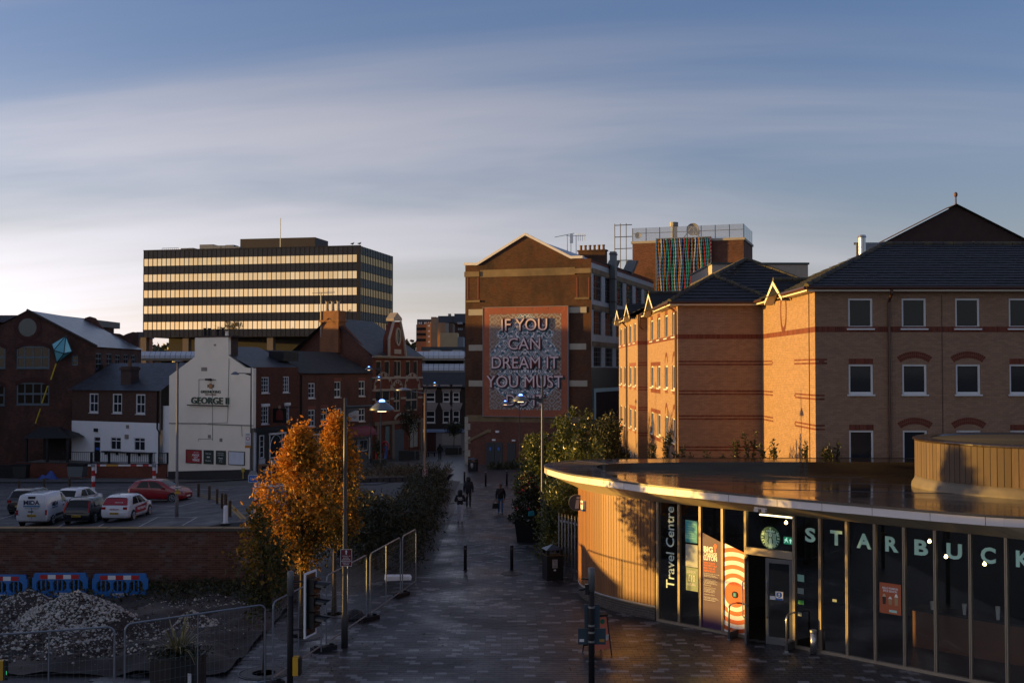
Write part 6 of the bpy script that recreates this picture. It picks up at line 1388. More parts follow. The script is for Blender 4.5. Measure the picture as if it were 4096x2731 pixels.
m_.sweep([(kv[4][0]+0.5,-1.0,kv[4][2]),(kv[4][0]+0.5,0,kv[4][2])],0.04,5);m_.build('frame',M('kite_frame',(0.02,0.04,0.05),0.5),kt)
YK=M('kite_yellow',(0.55,0.42,0.02),0.5)
for a,b in(((503,568),(455,712)),((427,768),(376,922)),((362,972),(317,1105))):p,q=LWF.uv(*A1(*a),-0.5),LWF.uv(*A1(*b),-0.5);MB(LWF).sweep([(p[0],-0.5,p[1]),(q[0],-0.5,q[1])],0.07,5).build('tail_strip',YK,kt)
# pub back wing: brick above, white below, on the terrace
BA=-math.atan2(0.49,0.87);BW=12.0;BFm=Fr((-32.95-0.87*BW,106.5+0.49*BW,0),BA);wing=thing('white_and_brick_wing','two storey wing with white ground floor and brick upper floor beside the pub','building',(BFm.o.x,BFm.o.y,-1.3))
zm_=BFm.uv(*A1(1040,1090))[1];be=BFm.uv(*A1(1040,803))[1];WRD=M('white_render',(0.76,0.77,0.80),0.75,var=0.06)
hb1=[BFm.rc(A1,*r)for r in((800,835,880,1010),(1008,838,1092,1015),(1217,842,1300,1022))];hb0=[BFm.rc(A1,*r)for r in((992,1228,1085,1342),(1202,1232,1300,1350))];hd=BFm.rc(A1,843,1228,903,1445)
MB(BFm).wall(0,BW,zm_,be,hb1).build('upper_wall',brick('wing_brick',(0.07,0.034,0.026),(0.10,0.05,0.036),(0.06,0.045,0.04),dirt=0.15),wing);MB(BFm).wall(0,BW,-2.2,zm_-0.001,hb0+[hd],-0.03).build('lower_wall',WRD,wing)
for h in hb1:window(wing,BFm,*h,WHITE,DKGL,nx=2,nz=2,fw=0.13,bar=0.06,sill=WHITE)
for h in hb0:window(wing,BFm,*h,WHITE,DKGL,nx=2,split=0.72,fw=0.08,bar=0.08,y=-0.03,sill=WHITE)
o=MB(BFm).box(hd[0]+0.06,hd[1]-0.06,0.02,0.08,hd[2],hd[3]-0.45).build('door',BLACK,wing);MB(BFm).box(hd[0]+0.2,hd[1]-0.2,0.012,0.019,hd[2]+1.1,hd[2]+1.35).build('door_sticker',BLUE,o);MB(BFm).box(hd[0],hd[0]+0.06,-0.05,0.08,hd[2],hd[3]).box(hd[1]-0.06,hd[1],-0.05,0.08,hd[2],hd[3]).box(hd[0]+0.06,hd[1]-0.06,-0.05,0.08,hd[3]-0.45,hd[3]-0.35).build('door_frame',WHITE,o)
MB(BFm).poly([(-0.3,-0.3,be-0.05),(BW+0.4,-0.3,be-0.05),(BW+0.4,4.2,be+2.6),(0.9,4.2,be+2.6)]).poly([(-0.3,8.5,be-0.05),(-0.3,-0.3,be-0.05),(0.9,4.2,be+2.6)]).build('roof',SLATE,wing)
cq=BFm.rc(A1,1112,595,1200,800,1.0);MB(BFm).box(cq[0],cq[1],0.6,1.6,be,cq[3]).box(cq[0]-0.1,cq[1]+0.1,0.5,1.7,cq[3]-0.35,cq[3]-0.1).build('chimney',M('chimney_dark',(0.05,0.03,0.024),0.85),wing);MB(BFm).lathe([(0.2,cq[3]-0.1),(0.15,cq[3]+0.7)],10,((cq[0]+cq[1])/2,1.1,0)).build('chimney_pot',M('clay_pot',(0.12,0.065,0.04),0.8),wing)
cq=BFm.rc(A1,818,580,940,680,4.2);MB(BFm).box(cq[0],cq[1],4.0,5.2,be+1.5,cq[3]).build('chimney',M('chimney_dark',(0.05,0.03,0.024),0.85),wing)
MB(BFm).box(BW+0.01,BW+2.6,0.4,3,-2.2,zm_+1.6).build('link_wall',WRD,wing);gdp=MB(BFm).sweep([(BW-0.2,-0.1,be),(BW-0.2,-0.12,zm_-0.5),(BW+0.05,-0.12,zm_-0.8),(BW+0.05,-0.12,-1.2)],0.07,6);gdp.build('downpipe',BLACK,wing)
for r in((1135,1118,1158,1148),(1123,1203,1155,1243)):q=BFm.rc(A1,*r);MB(BFm).box(q[0],q[1],-0.09,-0.031,q[2],q[3]).build('vent',M('vent_grey',(0.22,0.19,0.16),0.7),wing)
q=BFm.rc(A1,860,1148,880,1178);MB(BFm).box(q[0],q[1],-0.3,-0.031,q[2],q[3]).build('camera',BLACK,wing)
# terrace in front of the wing with red brick retaining wall and railings
TZ=BFm.uv(*A1(870,1445))[1]
TW=thing('terrace_wall','long red brick terrace wall below the black railings','wall',(-40,105,-2.4));tb=Fr((at(*A1(120,1500),108).x,108.4,0),-0.135);tlen=(at(*A1(1490,1500),106.3).x-tb.o.x)/math.cos(0.135)
MB(tb).box(0,tlen,0,0.3,-3,TZ+0.05).build('wall',brick('terrace_red_brick',(0.16,0.045,0.028),(0.21,0.065,0.04),(0.09,0.05,0.04),dirt=0.2),TW);MB(tb).box(-0.05,tlen+0.05,-0.06,0.36,TZ+0.052,TZ+0.12).build('coping',M('coping_dark',(0.04,0.03,0.028),0.8),TW)
MB(tb).box(0.0,tlen,0.3,5.5,TZ-0.3,TZ).build('terrace_floor',CONC,TW)
rl=thing('terrace_railing','black bar railing along the terrace edge','railing',tuple(tb.T((0,0.15,TZ))));m_=MB(tb);m2_=MB(tb)
u0=tb.uv(*A1(640,1400))[0]-1.2
m_.sweep([(u0,0.15,TZ+1.12),(tlen,0.15,TZ+1.12)],0.03,5);m_.sweep([(u0,0.15,TZ+0.22),(tlen,0.15,TZ+0.22)],0.025,5);m_.build('rail',BLACK,rl)
n=int((tlen-u0)/0.2)
bmr=npmesh('baluster',*(lambda b:(b[0],b[1]))((np.array([(x,y,z)for z in(TZ+0.22,TZ+1.12)for x,y in((-0.012,-0.012),(0.012,-0.012),(0.012,0.012),(-0.012,0.012))]),BOXF)));bmr.materials.append(BLACK)
for k in range(n):o=bpy.data.objects.new('baluster',bmr);link(o,rl);o.location=tb.T((u0+k*0.2,0.15,0))-rl.location-Vector((0,0,0));o.location.z=-rl.location.z
for x in(812,970,1150,1340,1498):u=tb.uv(*A1(x,1400))[0];MB(tb).box(u-0.09,u+0.09,0.05,0.25,TZ+0.12,TZ+1.15).build('post',BLACK,rl)
q=tb.rc(A1,990,1368,1390,1388,3.2);sh_=thing('drinks_shelf','dark bracketed drinks shelf on the white wall','shelf',tuple(tb.T((q[0],3,q[2]))));MB(BFm).box(4.6,11.2,-0.4,-0.031,TZ+1.0,TZ+1.08).build('board',BLACK,sh_)
for k in range(5):MB(BFm).slab([(5.0+k*1.5,TZ+0.75),(5.08+k*1.5,TZ+0.75),(5.08+k*1.5,TZ+0.998),(5.0+k*1.5,TZ+0.998)],-0.3,-0.031).build('bracket',BLACK,sh_)
gz_=thing('shelter','dark timber smoking shelter with hipped roof on the terrace','shelter',tuple(tb.T((4,2,TZ))));a=tb.uv(*D7(470,800),1.0);b=tb.uv(*D7(1465,795),1.0);c=tb.uv(*D7(780,570),2.5);d=tb.uv(*D7(1180,560),2.5)
BT=M('shelter_black',(0.006,0.006,0.007),0.6)
MB(tb).poly([(a[0],1,a[1]),(b[0],1,b[1]),(d[0],2.8,d[1]),(c[0],2.8,c[1])]).poly([(b[0],1,b[1]),(b[0],4.6,b[1]),(d[0],2.8,d[1])]).poly([(b[0],4.6,b[1]),(a[0],4.6,a[1]),(c[0],2.8,c[1]),(d[0],2.8,d[1])]).poly([(a[0],4.6,a[1]),(a[0],1,a[1]),(c[0],2.8,c[1])]).build('roof',BT,gz_)
for u,y_ in((a[0]+0.3,1.2),(b[0]-0.35,1.2),(a[0]+0.3,4.4),(b[0]-0.35,4.4),((a[0]+b[0])/2,1.2)):MB(tb).box(u-0.1,u+0.1,y_-0.1,y_+0.1,TZ,a[1]).build('post',BT,gz_)
MB(tb).box(a[0]+0.4,(a[0]+b[0])/2+0.5,4.2,4.3,TZ,a[1]-0.1).build('back_screen',M('shelter_brown',(0.014,0.006,0.005),0.7),gz_)
stp=MB();sp=at(*D6(120,200),106.5)
for k in range(8):stp.box(sp.x-2.2,sp.x+1.2,106.0+k*0.32,106.32+k*0.32,-3,-2.3+k*0.15)
tag(stp.build('steps',M('step_dark',(0.012,0.01,0.01),0.8)),'dark steps climbing to the terrace at the left edge','steps')
# multi storey car park edge, far town, wooded hill
mp_=thing('multi_storey_car_park','car park decks edged with pale curved glass panels behind the pub','building',(-35,190,-3));KA=Fr((0,190,0),0);xa,xb=at(540,1400,190).x,at(1872,1400,190).x
lv=[(KA.uv(*E1(900,1072))[1],KA.uv(*E1(900,1218))[1]),(KA.uv(*E1(900,1330))[1],KA.uv(*E1(900,1475))[1])]
PGL_=M('pale_glass_panel',(0.50,0.54,0.60),0.25,var=0.12,ns=0.3)
for zt,zb in lv:
 m_=MB(KA);zk=lerp(zb,zt,0.42);m_.poly([(0.03,-0.5,zb),(0.83,-0.5,zb),(0.83,-0.5,zk),(0.03,-0.5,zk)]).poly([(0.03,-0.5,zk),(0.83,-0.5,zk),(0.83,0.15,zt),(0.03,0.15,zt)])
 me=bpy.data.meshes.new('glass_panel');me.from_pydata([tuple(v-Vector((0,190,0)))for v in m_.v],[],m_.f);me.materials.append(PGL_);me.update();finish(me)
 for k in range(int((xb-xa)/0.86)):
  if-50.0<xa+k*0.86<-22:continue
  o=bpy.data.objects.new('glass_panel',me);link(o,mp_);o.location=(xa+k*0.86+35,0,3)
 MB(KA).box(xa,xb,-0.3,14,zb-0.35,zb-0.02).build('deck',CONC,mp_)
for k in range(8):MB(KA).box(xa+3+k*7.4,xa+4+k*7.4,0.6,1.4,-3,lv[0][1]-0.36).build('column',CONC,mp_)
MB(KA).box(xa,xb,14,14.5,-3,lv[0][0]).build('back_wall',M('undercroft_dark',(0.02,0.018,0.016),0.7),mp_);zp_=KA.uv(*E1(900,972))[1];MB(KA).box(KA.uv(*E1(635,972))[0],xb,2,2.3,lv[0][0]+0.1,zp_).build('parapet',M('parapet_navy',(0.02,0.028,0.04),0.5),mp_)
FB=M('far_brick',(0.26,0.115,0.06),0.85,var=0.15,ns=0.4);FT=M('far_tan',(0.33,0.20,0.11),0.85,var=0.12,ns=0.4);FS=M('far_slate',(0.045,0.055,0.075),0.6);FC_=M('far_cream',(0.50,0.36,0.20),0.85,var=0.15,ns=0.5)
def fbox(root,r,y,dep,mat,nm='wall',face=True):
 a,b=at(*E1(r[0],r[1]),y),at(*E1(r[2],r[3]),y);return MB().box(a.x,b.x,y,y+dep,b.z if nm!='wall' else min(b.z,-3),a.z).build(nm,mat,root)
fb1=thing('far_flats','far brick flats with dark mansard roof catching low sun','building',tuple(at(*E1(700,970),330)));fbox(fb1,(548,512,755,970),330,14,FB);fbox(fb1,(565,402,858,512),330.2,13,FS,'roof');fbox(fb1,(755,478,858,970),329,12,FT);fbox(fb1,(858,352,968,970),328,10,FT)
for zy in(575,690,808):a,b=at(*E1(550,zy),330),at(*E1(750,zy+55),330);MB().box(a.x,b.x,329.9,330.0,b.z,a.z).build('window_band',glass('far_glass'),fb1)
for zx,zy in((795,520),(795,630),(795,742),(795,855)):a,b=at(*E1(zx,zy),329),at(*E1(zx+40,zy+35),329);MB().box(a.x,b.x,328.9,329.0,b.z,a.z).build('window',WHITE,fb1)
for zx,zy in((600,460),(640,460),(715,460),(750,460),(790,460),(830,460)):a,b=at(*E1(zx,zy),330),at(*E1(zx+24,zy+42),330);MB().box(a.x,b.x,330.05,330.2,b.z,a.z).build('window',WHITE,fb1)
fb2=thing('far_tan_block','far tan block with blank sunlit cream gable end','building',tuple(at(*E1(1150,970),300)));fbox(fb2,(990,470,1152,970),300,12,FT);fbox(fb2,(1045,685,1410,970),296,8,FC_);fbox(fb2,(1152,478,1225,970),300.1,11,M('far_grey',(0.25,0.24,0.22),0.8));fbox(fb2,(1225,485,1310,970),301,11,M('far_brown',(0.13,0.08,0.055),0.8));fbox(fb2,(1410,770,1535,970),297,8,M('far_blue_grey',(0.22,0.24,0.27),0.8))
fb3=thing('far_dark_offices','far dark slate roofed offices left of the warehouse gable','building',tuple(at(*E1(1300,970),345)));fbox(fb3,(968,360,1580,970),346,14,M('far_dark',(0.075,0.04,0.03),0.8));fbox(fb3,(1005,332,1380,470),344,12,FS,'roof');fbox(fb3,(1345,285,1600,480),343,12,FS,'roof');fbox(fb3,(1215,285,1270,335),344,3,M('far_grey',(0.25,0.24,0.22),0.8),'plant')
for zx in(1420,1458,1495):
 for zy in(470,585):a,b=at(*E1(zx,zy),345.9),at(*E1(zx+28,zy+42),345.9);MB().box(a.x,b.x,342.8 if zy<500 else 345.8,345.95,b.z,a.z).build('window',M('far_win',(0.4,0.42,0.45),0.5),fb3)
fb4=thing('far_orange_house','tiny orange house seen between warehouse and office block','building',tuple(at(560,1400,300)));a,b=at(552,1352,300),at(582,1400,300);MB().box(a.x,b.x,300,306,-3,a.z).build('wall',FB,fb4);MB().box(a.x-0.3,b.x+0.3,299.7,306.3,a.z,a.z+1.6).build('roof',FS,fb4)
hx=np.linspace(-900,900,90);hy=np.linspace(480,900,12);V=[]
for y_ in hy:
 for x_ in hx:k=math.sin(PI*min(1,(y_-480)/300)/2);V.append((x_,y_,-3+k*(26+6*math.sin(x_*0.013+1.0)+5*math.sin(x_*0.031))*(0.75+0.25*math.sin(x_*0.006+2.2))))
Fq=[(j*90+i,j*90+i+1,(j+1)*90+i+1,(j+1)*90+i)for j in range(11)for i in range(89)]
nobj('hill',npmesh('hill',V,Fq),M('hill_green',(0.03,0.036,0.018),0.9),kind='structure')
P=[]
for _ in range(900):
 x_=random.choice((random.uniform(-240,-60),random.uniform(-260,40)));y_=random.uniform(560,700);k=math.sin(PI*min(1,(y_-480)/300)/2);zz=-3+k*(26+6*math.sin(x_*0.013+1.0)+5*math.sin(x_*0.031))*(0.75+0.25*math.sin(x_*0.006+2.2));r_=random.uniform(3,6)
 for _ in range(26):d_=RNG.normal(size=3);d_/=np.linalg.norm(d_);P.append((x_+d_[0]*r_,y_+d_[1]*r_,zz+r_*0.8+d_[2]*r_*0.9))
V,Fq=leaves(P,2.6,aspect=0.9);o=nobj('wood',npmesh('wood',V,Fq,RNG.random(len(P))),leafmat('far_wood',[(0,(0.022,0.03,0.014)),(0.6,(0.045,0.045,0.016)),(0.85,(0.09,0.05,0.015)),(1,(0.12,0.055,0.015))],trans=0.1),kind='stuff');o['label']='far wooded hillside in autumn colours'
# unseen blocks added beyond the left edge, sized to cast the long shadows
GBR=brick('shade_block_brick',(0.13,0.06,0.04),(0.17,0.08,0.055),(0.1,0.08,0.06))
for nm,lab,x0,x1,y0,y1,h,rh in(('low_shade_block','long low garage block left of the building site',-50,-44,36.4,45.2,2.6,0.25),('flat_shade_block','flat roofed store behind the garages left of the site',-50,-44,45.6,64,4.3,0.3),('near_shade_block','two storey workshop left of the building site',-50,-44,12,36.0,6.6,0.4),('long_shade_block','row of low houses left of the car park',-75,-66,66,93,5.4,0.9),('tall_shade_block','tall brick mill left of the gabled warehouse',-95,-64,96,128,14.3,0.5)):
 g=thing(nm,lab,'building',(x0,y0,-1.5));MB().box(x0,x1,y0,y1,-3,h).build('wall',GBR,g);MB().box(x0-0.2,x1+0.2,y0-0.2,y1+0.2,h,h+rh).build('roof',SLATED,g)
 for k in range(int((y1-y0)/4)):window(g,Fr((x1,y0,0),PI/2),1.2+k*4,2.4+k*4,h*0.4,h*0.4+1.4,WHITE,DKGL,dep=-0.04)
 # boundary wall of the site: single bricks in front, rest one mesh
WY=39.4;wz0,wz1=0.30,2.17;wall2=thing('brick_boundary_wall','long weathered red brick wall between the building site and the car park','wall',(-15,WY,0))
SB=M('site_brick',(0.125,0.052,0.036),0.85,var=0.25,ns=3,rv=0.45,alt=(0.13,0.105,0.095),altf=(0.45,0.62),spec=0.25)
MB().box(-26,-7.0,WY+0.006,WY+0.3,-1.5,wz1).build('mortar',M('site_mortar',(0.17,0.13,0.11),0.9,var=0.25,ns=3),wall2)
L_=[]
for c in range(25):
 z=wz0+c*0.075;x=-26-(0.1125 if c%2 else 0)
 while x<-7.0:
  a,b=max(x,-26),min(x+0.2155,-7.0);x+=0.225
  if b-a>0.03:L_.append((a,b,z+0.005,z+0.07))
full=[i for i,l in enumerate(L_)if abs(l[1]-l[0]-0.2155)<1e-4 and-17.7<l[0]<-9.6];pk_=set(random.sample(full,300));rs_=[i for i in range(len(L_))if i not in pk_]
nobj('bricks',boxmesh('bricks',[(L_[i][0]+15,-0.004+random.uniform(-0.002,0.002),L_[i][2])for i in rs_],[(L_[i][1]+15,0.02,L_[i][3])for i in rs_],RNG.random(len(rs_))),SB,wall2,kind='stuff')
bm2=boxmesh('brick',[(0,0,0)],[(0.2155,0.024,0.065)]);bm2.materials.append(SB)
for i in pk_:o=bpy.data.objects.new('brick',bm2);link(o,wall2);o.location=(L_[i][0]+15,-0.004+random.uniform(-0.002,0.002),L_[i][2])
cpm=M('mossy_coping',(0.06,0.055,0.045),0.85,var=0.3,ns=3,alt=(0.12,0.10,0.04),altf=(0.55,0.75))
for k in range(24):
 x=-26+k*0.8;MB().box(x+0.006,min(x+0.794,-7),WY-0.07,WY+0.37,wz1+0.002,wz1+0.10+random.uniform(0,0.008)).build('coping_stone',cpm,wall2)
MB().box(-26,-7,WY-0.06,WY-0.005,0.0,wz0-0.01).build('footing',M('footing_dark',(0.05,0.04,0.035),0.9),wall2)
# building site ground, spoil heaps
def hsite(x,y):
 e=min(sst((x+26)/2),sst((-7.25-x)/0.9))*sst((y-28.75)/0.8)
 h=0.10+0.25*e
 for cx,cy,rx,ry,hh in((-12.6,33.2,1.9,1.7,1.05),(-14.7,34.6,1.6,1.3,0.72),(-12.9,31.0,2.0,1.0,0.34),(-11.0,32.6,1.3,0.7,0.30),(-15.2,32.0,1.5,1.2,0.4),(-9.3,33.4,0.8,0.5,0.28),(-9.6,36.4,1.2,0.5,0.12)):
  r=math.hypot((x-cx)/rx,(y-cy)/ry);h+=hh*max(0,1-r)**1.15
 d=abs((x+10.4)+(y-32.3)*-0.30)/0.55
 if 29.6<y<35.2:h-=0.30*max(0,1-d*d)*e
 h+=0.04*math.sin(x*3.1+y*1.7)+0.035*math.sin(x*5.3-y*4.1)+0.03*math.sin(x*1.7-y*2.3+1)
 return max(0.02,h)
nx2,ny2=150,84;V=[]
for j in range(ny2):
 for i in range(nx2):x=lerp(-26,-7.2,i/(nx2-1));y=lerp(28.8,39.38,j/(ny2-1));V.append((x,y,hsite(x,y)+random.uniform(-0.012,0.012)))
Fq=[(j*nx2+i,j*nx2+i+1,(j+1)*nx2+i+1,(j+1)*nx2+i)for j in range(ny2-1)for i in range(nx2-1)]
SOIL=M('site_soil',(0.030,0.025,0.023),0.9,var=0.4,ns=1.2,alt=(0.09,0.075,0.065),altf=(0.52,0.72),bmp=0.7,bs=9)
so2=nobj('site_ground',npmesh('site_ground',V,Fq,smooth=True),SOIL,kind='structure')
P,S_,R_=[],[],[]
def scat(n,cx,cy,rx,ry,smin,smax,pale):
 for _ in range(n):
  a=random.random()*2*PI;r=math.sqrt(random.random());x,y=cx+rx*r*math.cos(a),cy+ry*r*math.sin(a)
  if not(-25.5<x<-7.4 and 29<y<39.2):continue
  s=random.uniform(smin,smax)*(0.6+0.8*random.random()**3);P.append((x,y,hsite(x,y)+s*0.15));S_.append(s);R_.append(random.uniform(0.62,1)if random.random()<pale else random.uniform(0,0.6))
scat(3600,-12.6,33.2,1.75,1.6,0.03,0.10,0.86);scat(1500,-14.7,34.6,1.6,1.3,0.03,0.10,0.7);scat(1500,-12.6,31.2,2.3,1.1,0.03,0.11,0.6);scat(700,-15.4,32.0,1.5,1.3,0.03,0.12,0.45);scat(900,-11.0,32.8,1.6,0.9,0.03,0.10,0.5);scat(260,-9.3,33.4,0.8,0.6,0.04,0.12,0.75);scat(200,-9.8,36.2,1.5,0.6,0.03,0.09,0.4);scat(2600,-14,33.0,8,4.6,0.02,0.09,0.2);scat(900,-12.4,30.2,3.0,0.9,0.03,0.11,0.3)
n=len(P);oct_=np.array([[1,0,0],[0,1,0],[-1,0,0],[0,-1,0],[0,0,0.8],[0,0,-0.8]]);of=np.array([[0,1,4],[1,2,4],[2,3,4],[3,0,4],[1,0,5],[2,1,5],[3,2,5],[0,3,5]])
V=(oct_[None]*(0.6+0.8*RNG.random((n,6,1))))*(np.array(S_)[:,None,None]*0.6);th=RNG.random(n)*6.3;cth,sth=np.cos(th)[:,None],np.sin(th)[:,None]
V=np.stack([V[:,:,0]*cth-V[:,:,1]*sth,V[:,:,0]*sth+V[:,:,1]*cth,V[:,:,2]],2)+np.array(P)[:,None]
RUB=leafmat('rubble',[(0,(0.03,0.024,0.022)),(0.35,(0.085,0.06,0.05)),(0.58,(0.15,0.12,0.10)),(0.64,(0.30,0.28,0.25)),(1,(0.46,0.44,0.40))],0.9,0.0,0.2)
o=nobj('rubble',npmesh('rubble',V.reshape(-1,3),(of[None]+(np.arange(n)*6)[:,None,None]).reshape(-1,3),np.repeat(R_,8)),RUB,kind='stuff');o['label']='pale chalk rubble and stones on the spoil heaps'
P=[]
for _ in range(9000):
 x=random.uniform(-24,-7.8);y=39.3-abs(random.gauss(0,1.5));
 if y>35.2:P.append((x,y,hsite(x,y)+random.random()**2*0.22))
V,Fq=leaves(P,0.12,up=-0.6);o=nobj('weeds',npmesh('weeds',V,Fq,RNG.random(len(P))),leafmat('weed_leaf',[(0,(0.018,0.024,0.010)),(0.7,(0.035,0.045,0.014)),(1,(0.09,0.06,0.02))],trans=0.15),kind='stuff');o['label']='low weeds growing along the foot of the brick wall'
# blue plastic barriers
BLU=M('barrier_blue',(0.012,0.13,0.40),0.45,var=0.12);RFR=M('reflective_red',(0.36,0.008,0.012),0.4,var=0.05);RFW=M('reflective_white',(0.62,0.62,0.64),0.4,var=0.05)
bar=thing('plastic_barrier','','barrier',group='blue site barriers',local=True);BWd,BH=1.80,0.80;BF_=ID
m_=MB();holes=[(0.14+k*0.53,0.14+k*0.53+0.44,0.22,0.58)for k in range(3)]
m_.wall(0.05,BWd-0.05,0.05,BH-0.03,holes,-0.03,0.06);m_.fr=Fr((BWd,0,0),PI);m_.wall(0.05,BWd-0.05,0.05,BH-0.03,holes,-0.03,0.0);m_.fr=ID
m_.box(0.08,BWd-0.08,-0.035,0.035,BH-0.03,BH).box(0,0.05,-0.03,0.03,0.3,BH-0.15).box(BWd-0.05,BWd,-0.03,0.03,0.3,BH-0.15).box(0.05,BWd-0.05,-0.05,0.05,0.02,0.052)
for h in holes:
 for k in(1,2):u=lerp(h[0],h[1],k/3);m_.box(u-0.02,u+0.02,-0.02,0.02,0.2,0.6)
 for u in(h[0],h[1]):
  for z,s in((h[2],1),(h[3],-1)):i_=1 if u==h[0]else-1;m_.slab([(u,z),(u+i_*0.09,z),(u,z+s*0.09)]if i_*s>0 else[(u,z),(u,z+s*0.09),(u+i_*0.09,z)],-0.029,0.029)
m_.build('panel',BLU,bar)
for k in range(5):MB().box(0.26+k*0.25,0.51+k*0.25,-0.04,-0.0305,0.61,0.745).build('stripe',RFR if k%2==0 else RFW,bar)
MB().box(0.65,1.15,-0.04,-0.0305,0.085,0.165).build('maker_plate',RFW,bar);text(bar,ID,'VolkerHighways',0.75,1.12,0.105,0.145,-0.041,M('print_navy',(0.02,0.03,0.09),0.5),0.01)
for x in(0.36,1.36):MB().box(x-0.03,x+0.03,-0.12,0.12,0.0,0.14).build('foot',M('foot_yellow',(0.45,0.25,0.02),0.6),bar)
bar.location=(-15.62,37.25,hsite(-14.7,37.2)-0.02);bar.rotation_euler=(0,0,0.015);bar['label']='blue plastic barrier in the middle of the row of three'
b2=copytree(bar,(-13.68,37.28,hsite(-12.8,37.3)-0.01),0.03,'blue plastic barrier at the right end of the row, beside bare soil');b3=copytree(bar,(-17.55,37.2,hsite(-16.6,37.2)-0.03),0.0,'blue plastic barrier at the left end of the row, cut by the picture edge')
# mesh fence panels along the site
FP=[(-13.9,23.6),(-11.35,24.4),(-8.75,25.3),(-8.65,25.5),(-5.95,27.7),(-5.85,27.95),(-5.2,31.25),(-5.12,31.5),(-4.45,35.1),(-4.38,35.3),(-3.78,38.8),(-3.74,38.95),(-3.42,40.8)]
segs=[(0,1,'nearest, cut off by the left edge'),(1,2,'in front of the chalk heap'),(3,4,'behind the spiky planter'),(5,6,'behind the traffic signal'),(7,8,'behind the lamp post with the red sign'),(9,10,'beside the dark shrubs'),(11,12,'at the far end by the hedge')]
WIRE=M('fence_wire',(0.16,0.18,0.20),0.5,0.5)
for i,j,lab in segs:
 a,b=Vector((*FP[i],0)),Vector((*FP[j],0));L=(b-a).length;fr=Fr((a.x,a.y,0.05),math.atan2(b.y-a.y,b.x-a.x))
 t_=thing('mesh_fence','galvanised mesh fence panel '+lab,'fence',(a.x,a.y,0.05),group='temporary mesh fence panels');r=0.022;c_=0.16
 m_=MB(fr);arcp=lambda cx,cz,a0,a1:[(cx+c_*math.cos(lerp(a0,a1,k/5)),0,cz+c_*math.sin(lerp(a0,a1,k/5)))for k in range(6)]
 m_.sweep([(0.03,0,0)]+arcp(0.03+c_,2.0-c_,PI,PI/2)+arcp(L-0.03-c_,2.0-c_,PI/2,0)+[(L-0.03,0,0)],r,7);m_.sweep([(0.03,0,0.16),(L-0.03,0,0.16)],r,7)
 if L>2.5:m_.sweep([(L*0.5,0,0.16),(L*0.5,0,2.0)],0.016,6)
 m_.build('frame',GALV,t_)
 wm=MB(fr);n=int(L/0.12)
 for k in range(1,n):u=L*k/n;wm.box(u-0.0016,u+0.0016,-0.0016,0.0016,0.16,1.98)
 for k in range(1,8):z=0.16+k*0.23;wm.box(0.04,L-0.04,-0.0016,0.0016,z-0.0016,z+0.0016)
 wm.build('wire_mesh',WIRE,t_,kind='stuff')
for k,(x,y)in enumerate(((-8.7,25.4),(-5.9,27.85),(-5.16,31.4),(-4.4,35.2),(-3.76,38.9))):
 t_=thing('rubber_block','black rubber fence foot '+('below the left fence joint','behind the near signal pole','beneath the red one-way sign','next to the lump of black sacking','at the far hedge end')[k],'fence foot',(x,y,0.02),0.3+k*0.2,group='rubber fence feet',local=True)
 MB().prism([(-0.36,-0.11),(0.36,-0.11),(0.36,0.11),(-0.36,0.11)],0,0.13).box(-0.28,-0.2,-0.05,0.05,0.131,0.18).box(0.2,0.28,-0.05,0.05,0.131,0.18).build('block',BLACK,t_)
sk_=MB().lathe([(0.28,0),(0.34,0.1),(0.22,0.26),(0.08,0.32)],9,(-4.85,35.3,0.02)).lathe([(0.2,0),(0.24,0.08),(0.1,0.2)],8,(-4.5,35.25,0.02));tag(sk_.build('sandbag',BLACK,None),'black sandbag heap at a fence joint','sandbag')
tag(MB(Fr((-3.95,40.0,0),0.2)).slab([(-0.5,0.4),(0.4,0.4),(0.42,0.52),(-0.48,0.55)],-0.2,0.25).build('polystyrene_block',WPR),'white block resting behind the far mesh fence','block')
# traffic signals
sgp=gz(1166,2282,3.27);ts=thing('traffic_signal','black traffic signal with white edged backing board seen from the side','traffic light',(-4.88,25.2,0),local=True)
MB().lathe([(0.07,0),(0.07,3.15)],14).build('pole',BLACK,ts,True);MB().lathe([(0.075,2.75),(0.075,3.24),(0.06,3.28)],14).build('pole_cap',M('cap_grey',(0.10,0.105,0.11),0.4),ts,True)
hf_=Fr((0.42,0.1,0),math.radians(74));BTM=M('signal_black',(0.008,0.008,0.010),0.35)
MB(hf_).box(-0.24,0.24,-0.01,0.02,1.88,3.22).build('backing_board',BTM,ts)
m_=MB(hf_);e_=0.035
m_.box(-0.28,-0.24,-0.016,0.024,1.84,3.26).box(0.24,0.28,-0.016,0.024,1.84,3.26).box(-0.24,0.24,-0.016,0.024,3.22,3.26).box(-0.24,0.24,-0.016,0.024,1.84,1.88);m_.build('white_border',RFW,ts)
